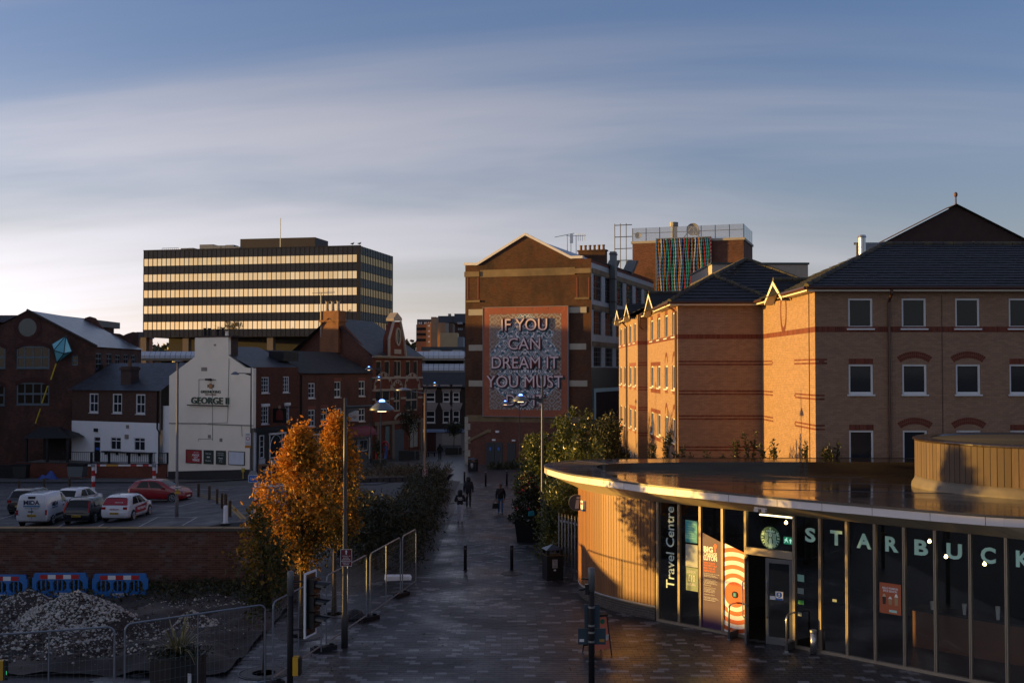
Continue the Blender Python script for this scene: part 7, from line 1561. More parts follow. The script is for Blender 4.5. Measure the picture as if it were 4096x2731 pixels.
for k in range(3):
 z=2.95-k*0.37;o=MB(hf_).box(-0.16,0.16,-0.16,-0.012,z-0.17,z+0.17).build('lamp_housing',BTM,ts)
 m_=MB(hf_);n=10
 for j in range(n):
  t0,t1=-0.35+(PI+0.7)*j/n,-0.35+(PI+0.7)*(j+1)/n;p0,p1=(0.12*math.cos(t0),0.12*math.sin(t0)),(0.12*math.cos(t1),0.12*math.sin(t1));l0,l1=0.16+0.2*max(0,math.sin(t0)),0.16+0.2*max(0,math.sin(t1))
  m_.poly([(p0[0],-0.16,z+p0[1]),(p0[0],-0.16-l0,z+p0[1]-0.02),(p1[0],-0.16-l1,z+p1[1]-0.02),(p1[0],-0.16,z+p1[1])])
 m_.build('visor',BTM,o);MB(hf_).lathe([(0.1,-0.163),(0.1,-0.161)],14,(0,0,z),'y').build('lens',M(('lens_red','lens_amber','lens_green')[k],((0.05,0.004,0.004),(0.05,0.02,0.003),(0.004,0.03,0.015))[k],0.2),o)
for z in(2.0,3.05):MB().sweep([(0.05,0,z),(0.4,0.1,z)],0.02,6).build('bracket',BTM,ts)
MB().box(0.07,0.19,-0.1,0.08,1.02,1.42).build('push_button_box',M('button_yellow',(0.55,0.30,0.015),0.5),ts);MB().box(0.191,0.25,-0.095,0.075,1.03,1.40).build('button_front',BTM,ts)
ts2=thing('sign_pole','black pole carrying the blue-grey backs of two road signs','sign pole',(1.75,25.2,0),local=True);MB().lathe([(0.068,0),(0.068,3.3),(0.05,3.32)],14).build('pole',BLACK,ts2,True);MB().lathe([(0.074,2.85),(0.074,3.34),(0.06,3.36)],14).build('pole_cap',MC['cap_grey'],ts2,True)
SBK=M('sign_back',(0.03,0.055,0.075),0.4,0.2);MB().box(-0.15,0.19,0.08,0.10,2.02,2.54).build('sign_plate',SBK,ts2);MB().box(-0.29,0.32,0.08,0.10,1.66,2.02-0.004).build('sign_plate',SBK,ts2)
MB().box(-0.26,-0.16,0.075,0.0795,1.72,1.78).build('sticker',RFW,ts2);MB().box(0.18,0.29,0.075,0.0795,1.72,1.78).build('sticker',M('sticker_amber',(0.35,0.18,0.03),0.5),ts2)
for z in(1.75,1.95,2.1,2.5):MB().lathe([(0.078,z-0.02),(0.078,z+0.02)],14).build('clamp',STEEL,ts2)
MB().box(-0.14,-0.06,-0.06,0.06,2.78,3.0).sweep([(-0.05,0,3.1),(-0.12,0,3.12),(-0.22,0,3.12)],0.02,6).sweep([(-0.1,0,2.9),(-0.28,0,2.88)],0.03,6).build('detector',BTM,ts2)
gb=thing('crossing_button','yellow crossing button box at the bottom left corner','button box',(-9.6,21.9,0.9));gp_=gz(14,2680,1.2);gf=Fr((gp_.x,gp_.y,0),0.3)
MB(gf).box(-0.12,0.04,-0.05,0.08,1.0,1.42).build('box',MC['button_yellow'],gb);MB(gf).box(0.0,0.09,-0.06,0.05,1.0,1.42).build('front',BTM,gb);MB(gf).box(0.06,0.07,-0.064,-0.061,1.12,1.2).build('lit_button',emit('button_green',(0.02,0.35,0.12),0.6),gb);MB(gf).lathe([(0.06,0),(0.06,1.9)],12,(-0.2,0,0)).build('pole',BLACK,gb)
# lamp posts
GLB=emit('blue_led',(0.10,0.22,1.0),3.5);WRM=emit('warm_led',(1.0,0.62,0.35),1.6);HEADM=M('lamp_head_grey',(0.12,0.14,0.16),0.4,0.3);LPM=M('lamp_post_paint',(0.045,0.043,0.043),0.45,0.2,var=0.15)
def lamp(label,x,y,zt,side,hz,armlen,r0=0.075,glow=True,arm=True,z0=None):
 z0=Z(x,y)if z0 is None else z0;t_=thing('lamp_post',label,'street lamp',(x,y,z0),group='street lamps');MB().lathe([(r0*1.25,0),(r0*1.25,0.9),(r0,0.95),(r0*0.75,(zt-z0)*0.75),(r0*0.6,zt-z0)],12,(x,y,z0)).build('post',LPM,t_,True)
 if arm:
  hx_=x+side*armlen;MB().sweep([(x,y,hz),(hx_-side*0.1,y,hz+0.03)],0.035,7).slab([(x,hz-0.02),(x+side*armlen*0.45,hz-0.01),(x,hz-0.22)]if side>0 else[(x,hz-0.02),(x,hz-0.22),(x+side*armlen*0.45,hz-0.01)],y-0.01,y+0.01).build('arm',LPM,t_)
  MB().lathe([(0.1,-0.11),(0.30,-0.10),(0.35,-0.09),(0.34,-0.04),(0.27,0.035),(0.24,0.045),(0.20,0.09),(0.12,0.14),(0.09,0.15)],24,(hx_,y,hz)).build('lamp_shade',HEADM,t_,True)
  if glow:MB().lathe([(0.085,0.15),(0.075,0.19),(0.03,0.215)],14,(hx_,y,hz)).build('blue_dome',GLB,t_,True);MB().lathe([(0.12,-0.128),(0.12,-0.112)],14,(hx_,y,hz)).build('diffuser',WRM,t_)
 return t_
l1=lamp('tall lamp post with red one-way sign in front of the orange trees',-4.65,31.8,6.93,1,6.68,1.02,0.075)
q=B4(1335,172),B4(1455,350);a,b=at(*q[0],31.6),at(*q[1],31.6);sg=thing('one_way_sign','dark red one-way walking sign on the near lamp post','sign',(a.x,31.65,b.z));sF=Fr((0,31.66,0),0);DRED=M('sign_dark_red',(0.13,0.008,0.014),0.45)
def redsign(root,F_,a,b,big=True):
 MB(F_).box(a.x,b.x,-0.012,0.0,b.z,a.z).build('plate',DRED,root);W_=b.x-a.x;H_=a.z-b.z;m_=MB(F_);f_=W_*0.03
 m_.box(a.x,a.x+f_,-0.0155,-0.0125,b.z,a.z).box(b.x-f_,b.x,-0.0155,-0.0125,b.z,a.z).box(a.x+f_,b.x-f_,-0.0155,-0.0125,b.z,b.z+f_).box(a.x+f_,b.x-f_,-0.0155,-0.0125,a.z-f_,a.z)
 c=(a.x+b.x)/2;m_.slab([(c-W_*0.05,a.z-H_*0.3),(c+W_*0.05,a.z-H_*0.3),(c+W_*0.05,a.z-H_*0.14),(c+W_*0.12,a.z-H_*0.16),(c,a.z-H_*0.04),(c-W_*0.12,a.z-H_*0.16),(c-W_*0.05,a.z-H_*0.14)],-0.0155,-0.0125);m_.build('border_and_arrow',WPR,root)
 for k,(s,w_)in enumerate((('COVID 19',0.72),('SOCIAL',0.5),('DISTANCE',0.68),('PEDESTRIANS',0.86),('ONE WAY',0.62),('TRAVEL',0.5))):
  zz_=a.z-H_*(0.44+0.097*k)if k else a.z-H_*0.43;text(root,F_,s,c-W_*w_/2,c+W_*w_/2,zz_-H_*0.0,zz_+H_*0.062,-0.0128,WPR,0.01,0.002)
redsign(sg,sF,a,b)
l2=lamp('tall lamp post beside the laurel hedge, head in front of the text panel',1.3,48.7,7.5,-1,6.48,0.93,0.07)
MB().box(1.2,1.42,48.6,48.8,2.0,2.55).build('control_box',LPM,l2)
lamp('lamp post behind the laurel hedge with its head low on the text panel',0.61,90,5.35,-1,5.12,1.15,0.06)
lamp('lamp post with arm to the left in front of the ornate brick house',-11.4,99,8.0,-1,7.85,1.05,0.07)
lamp('far lamp over the ornate house doorway, blue glow beside another post',-14.6,118,7.0,1,6.85,0.8,0.06)
lamp('far lamp with blue glow against the camera shop roof',-9.6,128,6.3,1,6.15,0.9,0.05)
l7=lamp('lamp post at the corner of the cream pub gable',-22.0,96.0,7.9,-1,7.45,1.35,0.08,glow=False)
t_=thing('lamp_post','lamp post with flat silver head and red sign at the edge of the walk','street lamp',(-5.35,70,0),group='street lamps');MB().lathe([(0.09,-0.3),(0.09,1.2),(0.075,1.3),(0.06,6.5)],12,(-5.35,70,0)).build('post',M('post_bronze',(0.14,0.10,0.07),0.5,0.2),t_,True);MB().sweep([(-5.35,70,6.3),(-6.2,70,6.42)],0.03,6).build('arm',GALV,t_)
MB().lathe([(0.03,-0.07),(0.42,-0.05),(0.5,0.0),(0.42,0.06),(0.15,0.12)],20,(-6.66,70,6.5)).build('lamp_shade',GALV,t_,True)
a,b=at(*B5(218,545),69.85),at(*B5(263,612),69.85);sg2=thing('one_way_sign','small far red one-way walking sign on the silver headed lamp post','sign',(a.x,69.85,b.z));redsign(sg2,Fr((0,69.86,0),0),a,b)
t_=thing('lamp_post','plain grey lamp post standing in the car park','street lamp',(-19.5,66.4,-1.4),group='street lamps');MB().lathe([(0.11,0),(0.11,1.6),(0.085,1.7),(0.06,9.6)],12,(-19.5,66.4,-1.4)).build('post',M('post_grey',(0.13,0.125,0.13),0.5,0.2),t_,True);MB().lathe([(0.1,9.55),(0.32,9.58),(0.32,9.64),(0.1,9.68)],14,(-19.5,66.4,-1.4)).build('lamp_shade',DARKMET,t_)
a,b=at(*B1(1648,388),66.25),at(*B1(1698,452),66.25);sg3=thing('warning_sign','small white sign with yellow triangle on the car park lamp post','sign',(a.x,66.25,b.z));MB().box(a.x,b.x,66.2,66.25,b.z,a.z).build('plate',RFW,sg3);c=(a.x+b.x)/2;MB(Fr((0,66.2,0),0)).slab([(c-0.2,a.z-0.42),(c+0.2,a.z-0.42),(c,a.z-0.08)],-0.005,-0.001).build('triangle',M('sign_amber',(0.5,0.28,0.02),0.5),sg3)
text(sg3,Fr((0,66.2,0),0),'CAMERAS',c-0.22,c+0.22,b.z+0.25,b.z+0.33,-0.002,BLACK,0.01);text(sg3,Fr((0,66.2,0),0),'IN USE',c-0.16,c+0.16,b.z+0.1,b.z+0.18,-0.002,BLACK,0.01)
a,b=at(*A3(740,1078),95.85),at(*A3(790,1212),95.85);zs=thing('zone_sign','parking zone sign with red ring and orange foot on the pub corner lamp post','sign',(a.x,95.85,b.z));zF=Fr((0,95.85,0),0);W_,H_=b.x-a.x,a.z-b.z
MB(zF).box(a.x,b.x,-0.03,0,b.z+H_*0.18,a.z).build('plate',RFW,zs);MB(zF).box(a.x,b.x,-0.03,0,b.z,b.z+H_*0.178).build('plate_orange',M('sign_orange',(0.45,0.17,0.02),0.5),zs);c=(a.x+b.x)/2;m_=MB(zF);zc=a.z-H_*0.36
m_.sweep([(c+W_*0.3*math.cos(2*PI*k/20),-0.035,zc+W_*0.3*math.sin(2*PI*k/20))for k in range(21)],W_*0.045,5);m_.build('red_ring',RFR,zs);text(zs,zF,'ZONE',c-W_*0.3,c+W_*0.3,a.z-H_*0.14,a.z-H_*0.06,-0.032,BLACK,0.02)
for k,s in enumerate(('Except for','loading','8am-6pm')):text(zs,zF,s,c-W_*0.36,c+W_*0.36,a.z-H_*(0.66+0.06*k),a.z-H_*(0.615+0.06*k),-0.032,BLACK,0.01)
# bollards, bins, small street furniture
bo=thing('bollard','','bollard',group='black bollards on the walk',local=True);MB().lathe([(0.062,0),(0.062,0.93),(0.055,0.955)],14).build('post',BLACK,bo,True);MB().lathe([(0.066,0.80),(0.066,0.86)],14).build('band',DARKMET,bo,True);MB().lathe([(0.063,0.956),(0.063,0.985),(0.02,0.995)],14).build('cap',GALV,bo,True);MB().lathe([(0.11,0.0),(0.11,0.02)],14).build('base',DARKMET,bo)
spots=[(gz(*B5(630,1525)),'near left bollard of the front pair on the walk'),(gz(*B5(1078,1525)),'near right bollard of the front pair, beside an iron cover'),(gz(*B5(622,714)),'far bollard half hidden behind the hooded man'),(gz(*B5(827,714)),'far bollard in the middle of the walk'),(gz(*B5(1030,706)),'far bollard at the right edge by the flower planter')]
bo.location=(*spots[0][0][:2],0.02);bo['label']=spots[0][1]
for p,lab in spots[1:]:copytree(bo,(p.x,p.y,0.02),0,lab)
ic=gz(*B6(1168,430));tag(MB().lathe([(0.42,0.02),(0.42,0.034),(0.34,0.034)],20,(ic.x,ic.y,0)).build('drain_cover',M('iron_dark',(0.03,0.018,0.014),0.5,0.3)),'round iron cover in the paving by the near right bollard','cover')
def bin_(label,x,y,w,h,rz):
 t_=thing('litter_bin',label,'bin',(x,y,Z(x,y)+0.02),rz,group='black litter bins',local=True);k=w/2
 MB().box(-k,k,-k,k,0,h*0.70).build('body',BLACK,t_);MB().box(-k*1.06,k*1.06,-k*1.06,k*1.06,h*0.70,h*0.72).build('gold_band',M('band_gold',(0.10,0.06,0.02),0.5),t_);m_=MB()
 for sx in(-1,1):
  for sy in(-1,1):m_.box(sx*k-(0.1 if sx>0 else 0),sx*k+(0.1 if sx<0 else 0),sy*k-(0.1 if sy>0 else 0),sy*k+(0.1 if sy<0 else 0),h*0.72,h*0.86)
 m_.build('corner_posts',BLACK,t_);m_=MB();z=h*0.86;e_=k*1.1
 for a,b in(((-e_,-e_),(e_,-e_)),((e_,-e_),(e_,e_)),((e_,e_),(-e_,e_)),((-e_,e_),(-e_,-e_))):m_.poly([(*a,z),(*b,z),(0,0,h)])
 m_.poly([(-e_,e_,z),(e_,e_,z),(e_,-e_,z),(-e_,-e_,z)]);m_.build('pyramid_lid',M('bin_lid',(0.02,0.022,0.028),0.2),t_);MB().box(-k*0.35,k*0.3,-k-0.006,-k-0.001,h*0.36,h*0.60).build('poster',M('bin_poster',(0.24,0.23,0.24),0.6,var=0.8,ns=14),t_);MB().box(-0.05,0.03,-k-0.006,-k-0.001,h*0.28,h*0.32).build('sticker',RFW,t_);return t_
bin_('large black pyramid-topped litter bin beside the palisade fence',1.5,42.1,0.62,1.30,0.25);bp=(-3.2,93.5);bin_('far black litter bin in front of the painted warehouse',bp[0],bp[1],0.68,1.15,-0.2)
pf=thing('palisade_fence','grey steel palisade fence between hedge and timber wall','fence',(2.0,43.5,0));pF=Fr((1.72,42.9,0),math.atan2(-1.7,0.95));PL=1.95
for k in range(9):u=0.08+k*0.225;MB(pF).slab([(u-0.035,0.06),(u+0.035,0.06),(u+0.035,2.25),(u,2.38),(u-0.035,2.25)],-0.012,0.012).build('pale',GALV,pf)
for z in(0.35,2.05):MB(pF).box(0,PL,0.013,0.06,z,z+0.06).build('rail',GALV,pf)
for k,(p,q,lab)in enumerate(((gz(*E5(285,1420)),gz(*E5(378,1385)),'steel hoop guard left of the shop door'),(gz(*E5(850,1540)),gz(*E5(935,1490)),'steel hoop guard right of the shop door'))):
 t_=thing('hoop_guard',lab,'hoop',(p.x,p.y,0),group='steel hoops at the door');d=(q-p);m_=MB();c_=0.12;z=1.0;pts=[p+Vector((0,0,0.02)),p+Vector((0,0,z-c_))]
 for j in range(1,5):a_=PI/2*j/4;pts.append(p+d.normalized()*(c_*(1-math.cos(a_)))+Vector((0,0,z-c_+c_*math.sin(a_))))
 for j in range(0,4):a_=PI/2*j/4;pts.append(q-d.normalized()*(c_*(1-math.sin(a_)))+Vector((0,0,z-c_+c_*math.cos(a_))))
 pts+=[q+Vector((0,0,z-c_)),q+Vector((0,0,0.02))];m_.sweep(pts,0.028,8);m_.build('hoop',STEEL,t_,True)
 mq=(p+q)/2;m2=MB(Fr((p.x,p.y,0),math.atan2(d.y,d.x)));m2.box(-0.03,d.length+0.03,-0.035,0.035,0.03,0.24).build('lower_plate',DARKMET,t_);MB().lathe([(0.07,0.02),(0.07,0.05)],12,(p.x,p.y,0)).lathe([(0.07,0.02),(0.07,0.05)],12,(q.x,q.y,0)).build('floor_flange',STEEL,t_)
p=gz(*C2(309,1335));t_=thing('ash_bin','slim steel ash bin standing by the shop glass','bin',(p.x,p.y,0.02),local=True);MB().lathe([(0.085,0),(0.085,0.58)],16).build('body',STEEL,t_,True);MB().lathe([(0.098,0.58),(0.098,0.63),(0.08,0.64)],16).build('cap',STEEL,t_)
p=gz(*B6(2105,1290));t_=thing('pavement_sign','orange pavement A-board behind the sign pole','sign',(p.x,p.y,0.02),math.radians(24),local=True);aF=ID;AOR=M('aboard_orange',(0.42,0.085,0.035),0.55)
m_=MB();m_.poly([(-0.3,-0.02,0.18),(0.3,-0.02,0.18),(0.3,0.2,1.0),(-0.3,0.2,1.0)]).poly([(-0.3,0.0,0.18),(-0.3,0.22,1.0),(0.3,0.22,1.0),(0.3,0.0,0.18)]);m_.build('front_board',AOR,t_);MB().poly([(0.3,0.5,0.18),(-0.3,0.5,0.18),(-0.3,0.26,1.0),(0.3,0.26,1.0)]).build('back_board',BLACK,t_)
for x in(-0.28,0.28):MB().sweep([(x,-0.07,0),(x,0.21,1.04)],0.018,6).build('leg',BLACK,t_);MB().sweep([(x,0.55,0),(x,0.25,1.04)],0.018,6).build('leg',BLACK,t_)
MB().box(-0.3,0.3,0.18,0.28,1.0,1.06).build('top_bar',BLACK,t_)
sF2=Fr((0,0,0),0)
def onb(z):return-0.02+0.22*(z-0.18)/0.82-0.012
MB().lathe([(0.07,-0.006),(0.07,0.0)],18,(0.12,onb(0.88),0.88),'y').build('round_print',GREEN,t_)
m_=MB().slab([(-0.2,0.36),(0.22,0.4),(0.24,0.55),(-0.18,0.5)],onb(0.38)-0.006,onb(0.38)+0.02);m_.build('drink_print',M('aboard_print',(0.40,0.36,0.34),0.6,var=0.6,ns=12),t_)
# trees and shrubs
BARK=M('bark_brown',(0.055,0.04,0.028),0.9,var=0.35,ns=6,bmp=0.5,bs=20)
def crown(n,base,top,cx,cy,rfun,lean=0.0,core=0.35,clump=0.22,nclump=None):
 """leaf positions through a crown: clumps on a shell of radius rfun(t) around the axis, gaps between clumps"""
 nclump=nclump or max(30,n//70);C=[]
 for _ in range(nclump):
  t=random.random()**0.9;a=random.random()*2*PI;r=rfun(t)*(core+(1-core)*math.sqrt(random.random()))
  r*=0.82+0.3*math.sin(a*3+t*9);C.append((cx+r*math.cos(a)+lean*t,cy+r*math.sin(a),lerp(base,top,t)))
 C=np.array(C);k=RNG.integers(0,len(C),n);return C[k]+RNG.normal(size=(n,3))*np.array([clump,clump,clump*1.25])
def trunk(m_,x,y,z0,zt,r,limbs,rf,base):
 m_.sweep([(x+0.02*math.sin(k),y+0.015*math.cos(k*2),lerp(z0,zt,k/6))for k in range(7)],r,8,rs=[r*(1.25 if k==0 else 1-0.13*k)for k in range(7)])
 for i in range(limbs):
  t=random.uniform(0.02,0.7);a=random.random()*2*PI;zb=lerp(base,zt,t)-0.25;L=rf(t)*random.uniform(0.6,0.95);zt2=zb+L*random.uniform(0.9,1.8)
  m_.sweep([(x,y,zb),(x+L*0.35*math.cos(a),y+L*0.35*math.sin(a),lerp(zb,zt2,0.45)),(x+L*math.cos(a),y+L*math.sin(a),zt2)],r*0.35,5,rs=[r*0.4,r*0.25,r*0.08])
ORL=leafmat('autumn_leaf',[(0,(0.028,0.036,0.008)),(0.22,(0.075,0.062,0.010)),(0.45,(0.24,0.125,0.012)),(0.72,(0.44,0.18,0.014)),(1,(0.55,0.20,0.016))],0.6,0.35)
def autumn(label,x,y,base,top,rad,n,warm,lean=0,tr=0.075):
 t_=thing('hornbeam_tree',label,'tree',(x,y,0.02),group='autumn trees in the paving')
 rf=lambda t:rad*(0.45+1.25*t)if t<0.35 else rad*(0.89+0.11*math.sin((t-0.35)*5))*(1-((t-0.35)/0.66)**1.6)+0.10
 P=crown(n,base,top,x,y,rf,lean,0.25,0.15,n//48);P=P[P[:,2]>base-0.3]
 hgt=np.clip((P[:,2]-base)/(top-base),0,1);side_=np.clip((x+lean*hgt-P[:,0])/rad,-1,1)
 # leaf tones: oranger with height and toward the left side, with random spread
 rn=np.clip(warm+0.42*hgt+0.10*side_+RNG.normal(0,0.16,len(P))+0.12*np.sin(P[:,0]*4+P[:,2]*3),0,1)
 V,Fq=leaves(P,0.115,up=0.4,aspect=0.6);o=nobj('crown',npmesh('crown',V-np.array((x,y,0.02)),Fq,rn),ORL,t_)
 m_=MB();trunk(m_,x,y,0.0,top-0.4,tr,34,rf,base);m_.build('trunk',BARK,t_,True)
 return t_
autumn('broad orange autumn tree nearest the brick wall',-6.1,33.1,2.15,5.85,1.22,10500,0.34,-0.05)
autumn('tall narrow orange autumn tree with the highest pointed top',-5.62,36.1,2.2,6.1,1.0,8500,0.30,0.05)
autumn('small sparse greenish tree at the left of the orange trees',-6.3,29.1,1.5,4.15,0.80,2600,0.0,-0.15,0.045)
for k,(x,y,lab)in enumerate(((-6.1,33.1,'under the broad orange tree'),(-5.62,36.1,'under the tall narrow orange tree'),(-6.3,29.1,'under the small sparse tree'))):
 t_=thing('tree_grille','round iron tree grille '+lab,'grille',(x,y,0.02),group='tree grilles',local=True);MB().lathe([(0.30,0.0),(0.30,0.02),(0.58,0.024),(0.60,0.0)],32).build('ring',M('iron_grille',(0.04,0.035,0.033),0.5,0.3),t_);MB().lathe([(0.62,0.0),(0.62,0.018),(0.66,0.018),(0.66,0)],32).build('outer_ring',DARKMET,t_);MB().lathe([(0.05,0.004),(0.295,0.004)],20).build('soil',SOIL,t_)
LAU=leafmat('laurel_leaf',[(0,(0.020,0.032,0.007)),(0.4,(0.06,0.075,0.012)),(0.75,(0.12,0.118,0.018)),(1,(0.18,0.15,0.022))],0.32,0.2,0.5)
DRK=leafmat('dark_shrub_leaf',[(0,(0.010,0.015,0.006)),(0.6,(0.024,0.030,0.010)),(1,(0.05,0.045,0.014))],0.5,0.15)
def shrub(label,name,cat,x,y,rx,ry,h,n,mat,size=0.16,z0=0.0,group=None,shift=0.0,stems=6,up=-0.6,asp=0.42,spike=0.35):
 t_=thing(name,label,cat,(x,y,z0),group=group);nc=max(24,n//42);C=[]
 for _ in range(nc):
  a=random.random()*2*PI;t=random.random()**0.75;r=math.sqrt(random.random())*(1.0-0.55*max(0,t-0.45)/0.55);hh=h*(0.86+spike*0.4*math.sin(a*4+x*3)+spike*random.uniform(-0.3,0.3));C.append((x+rx*r*math.cos(a),y+ry*r*math.sin(a),z0+0.15+hh*t))
 C=np.array(C);k=RNG.integers(0,nc,n);P=C[k]+RNG.normal(size=(n,3))*0.15;P=P[P[:,2]>z0+0.03]
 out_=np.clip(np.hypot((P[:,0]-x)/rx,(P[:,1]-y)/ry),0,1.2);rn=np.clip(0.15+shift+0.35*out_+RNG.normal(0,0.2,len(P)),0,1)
 V,Fq=leaves(P,size,up=up,aspect=asp);nobj('foliage',npmesh('foliage',V-np.array((x,y,z0)),Fq,rn),mat,t_)
 m_=MB()
 for i in range(stems):a=random.random()*2*PI;r=random.uniform(0.2,0.75);m_.sweep([(x+0.15*rx*math.cos(a),y+0.15*ry*math.sin(a),z0),(x+rx*r*0.6*math.cos(a),y+ry*r*0.6*math.sin(a),z0+h*0.5),(x+rx*r*math.cos(a),y+ry*r*math.sin(a),z0+h*0.85)],0.03,5,rs=[0.04,0.025,0.008])
 m_.build('stem',BARK,t_);return t_
G1='laurel bushes right of the walk'
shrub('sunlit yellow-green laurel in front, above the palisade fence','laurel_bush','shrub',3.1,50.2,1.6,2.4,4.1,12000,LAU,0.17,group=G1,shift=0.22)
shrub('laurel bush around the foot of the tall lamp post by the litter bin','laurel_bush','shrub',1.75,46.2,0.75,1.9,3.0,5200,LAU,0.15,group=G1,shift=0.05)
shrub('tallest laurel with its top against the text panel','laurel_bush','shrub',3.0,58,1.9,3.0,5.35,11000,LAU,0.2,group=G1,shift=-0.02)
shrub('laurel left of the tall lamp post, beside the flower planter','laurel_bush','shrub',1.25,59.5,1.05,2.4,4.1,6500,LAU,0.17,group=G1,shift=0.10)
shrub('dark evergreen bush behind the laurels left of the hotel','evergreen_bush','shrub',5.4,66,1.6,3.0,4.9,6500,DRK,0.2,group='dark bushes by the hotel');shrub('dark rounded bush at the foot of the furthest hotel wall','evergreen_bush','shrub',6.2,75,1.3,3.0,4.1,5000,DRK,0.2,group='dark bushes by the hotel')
SPR=leafmat('sprig_leaf',[(0,(0.02,0.032,0.010)),(0.6,(0.05,0.06,0.016)),(1,(0.10,0.06,0.02))],0.35,0.25)
SPN='first second third fifth seventh eighth ninth tenth eleventh twelfth thirteenth last fourth sixth'.split()
for k,(sx,sy,dd)in enumerate(((1500,1003,49),(1527,985,49),(1556,1018,49),(1620,1030,48.5),(1690,1000,48),(1722,985,48),(1755,1010,48),(1782,1000,47),(1845,1000,46.6),(1870,1016,46.4),(1898,1004,44.95),(1912,1008,44.95),(1585,1036,49),(1662,1034,48))):
 p=at(sx*1.7415,sy*1.7415+12,dd);zb=p.z-2.2
 t_=thing('laurel_sprig','%s laurel sprig from the left behind the shop roof'%SPN[k],'shrub',(p.x,p.y,zb),group='laurel sprigs behind the roof');P=[];m_=MB()
 for s in range(5):
  a=random.random()*6.3;r=random.uniform(0.05,0.32);tp=p+Vector((r*math.cos(a),r*0.5*math.sin(a),random.uniform(-0.5,0.05)));m_.sweep([(p.x,p.y,zb),(tp.x,tp.y,tp.z)],0.012,4)
  for i in range(46):q_=Vector((p.x,p.y,zb)).lerp(tp,1-0.85*random.random()**1.2);P.append((q_.x+random.gauss(0,0.03),q_.y+random.gauss(0,0.03),q_.z))
 V,Fq=leaves(P,0.15,up=-0.5,aspect=0.42);nobj('foliage',npmesh('foliage',V-np.array((p.x,p.y,zb)),Fq,RNG.random(len(P))),SPR,t_);m_.build('stem',BARK,t_)
WIL=leafmat('narrow_leaf',[(0,(0.012,0.015,0.007)),(0.5,(0.030,0.033,0.013)),(0.85,(0.062,0.055,0.018)),(1,(0.11,0.085,0.025))],0.5,0.2)
BL=[(-5.1,44.4,1.6,1.9,2.6,7000,'at the near end by the mesh fence'),(-6.9,47.0,1.5,1.9,2.3,4500,'against the orange trees'),(-4.7,48.6,1.35,2.2,2.1,6000,'second from the near end'),(-4.7,53.0,1.3,2.2,1.75,5200,'third from the near end'),(-6.6,53.2,1.4,2.4,1.8,3800,'behind the third along'),(-4.7,57.6,1.25,2.4,1.5,4600,'level with the woman in white trousers'),(-4.9,62.5,1.35,2.6,1.35,4200,'level with the hooded man'),(-5.1,68.0,1.4,2.8,1.25,3800,'second from the far end'),(-5.4,73.6,1.5,2.8,1.2,3400,'at the far end below the mulch bed')]
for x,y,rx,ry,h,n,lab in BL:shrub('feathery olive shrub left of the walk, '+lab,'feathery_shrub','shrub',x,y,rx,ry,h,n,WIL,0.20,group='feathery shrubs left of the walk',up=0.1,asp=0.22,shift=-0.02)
bed=sheet('planting_bed',lambda y:-12.5,lambda y:-4.6,80,91,0.30,M('bark_mulch',(0.10,0.062,0.038),0.95,var=0.4,ns=6,bmp=0.6,bs=14),nx=10)
P=[]
for _ in range(3800):x,y=random.gauss(-8.2,2.0),random.gauss(84.5,2.4);P.append((min(-4.8,max(-12.3,x)),min(90.5,max(80.3,y)),Z(x,y)+0.3+random.random()**2*0.55))
V,Fq=leaves(P,0.35,up=-1.2,aspect=0.10);o=nobj('ornamental_grass',npmesh('ornamental_grass',V,Fq,RNG.random(len(P))),leafmat('dry_grass',[(0,(0.035,0.03,0.014)),(0.6,(0.07,0.055,0.022)),(1,(0.10,0.05,0.02))],trans=0.1),kind='stuff');o['label']='dry grasses growing in the mulch bed'
bw=MB();
for k in range(18):bw.box(-12.6+k*0.45,-12.2+k*0.45,79.9,80.05,Z(-8,80)-1.0,Z(-12.6+k*0.45,80)+0.36)
tag(bw.build('sleeper_edging',M('sleeper_dark',(0.022,0.02,0.02),0.7)),'dark sleeper edging in front of the mulch bed','edging')
P=[]
for _ in range(2600):x,y=random.uniform(-2.0,5.0),random.uniform(96,101);P.append((x,y,Z(x,y)+random.random()**1.5*(0.5 if x>0 else 0.25)))
V,Fq=leaves(P,0.4,up=-1.0,aspect=0.2);o=nobj('low_planting',npmesh('low_planting',V,Fq,RNG.random(len(P))),WIL,kind='stuff');o['label']='low planting in front of the painted warehouse doors'
# planters
def flowers(P,cols,size):V,Fq=leaves(P,size,up=0,aspect=0.9);return V,Fq
pl=thing('flower_planter','tall tiered flower planter with red and white blooms right of the walk','planter',(0.72,51.6,0.02));pF_=Fr((0.72,51.6,0.02),0)
m_=MB(pF_);prof=[(-0.5,-0.5),(0.5,-0.5),(0.5,0.5),(-0.5,0.5)];sc0,sc1=1.0,1.3;i0=len(m_.v)
for s,z in((0.98,0),(1.25,1.05)):
 for p in prof:m_.pt((p[0]*s,p[1]*s,z))
for k in range(4):m_.f.append([k,(k+1)%4,4+(k+1)%4,4+k]);m_.m.append(0)
m_.f.append([4,5,6,7]);m_.m.append(0);m_.build('tub',BLACK,pl)
P,FR_,FW_=[],[],[]
for z,r,n in((1.15,0.85,2600),(1.75,0.70,1700),(2.35,0.55,1300),(2.9,0.35,700)):
 for _ in range(n):
  d_=RNG.normal(size=3);d_/=np.linalg.norm(d_);q_=(0.72+d_[0]*r*random.uniform(0.6,1.1),51.6+d_[1]*r*random.uniform(0.6,1.1),z+d_[2]*0.34-0.1);P.append(q_)
  if random.random()<0.022:(FR_ if z>1.6 else FW_).append((q_[0]*1.0,q_[1]-0.03,q_[2]))
  if random.random()<0.012:FW_.append(q_)
V,Fq=leaves(P,0.10,up=0.5,aspect=0.55);o3=np.array((0.72,51.6,0.02));nobj('foliage',npmesh('foliage',V-o3,Fq,RNG.random(len(P))*0.8),DRK,pl)
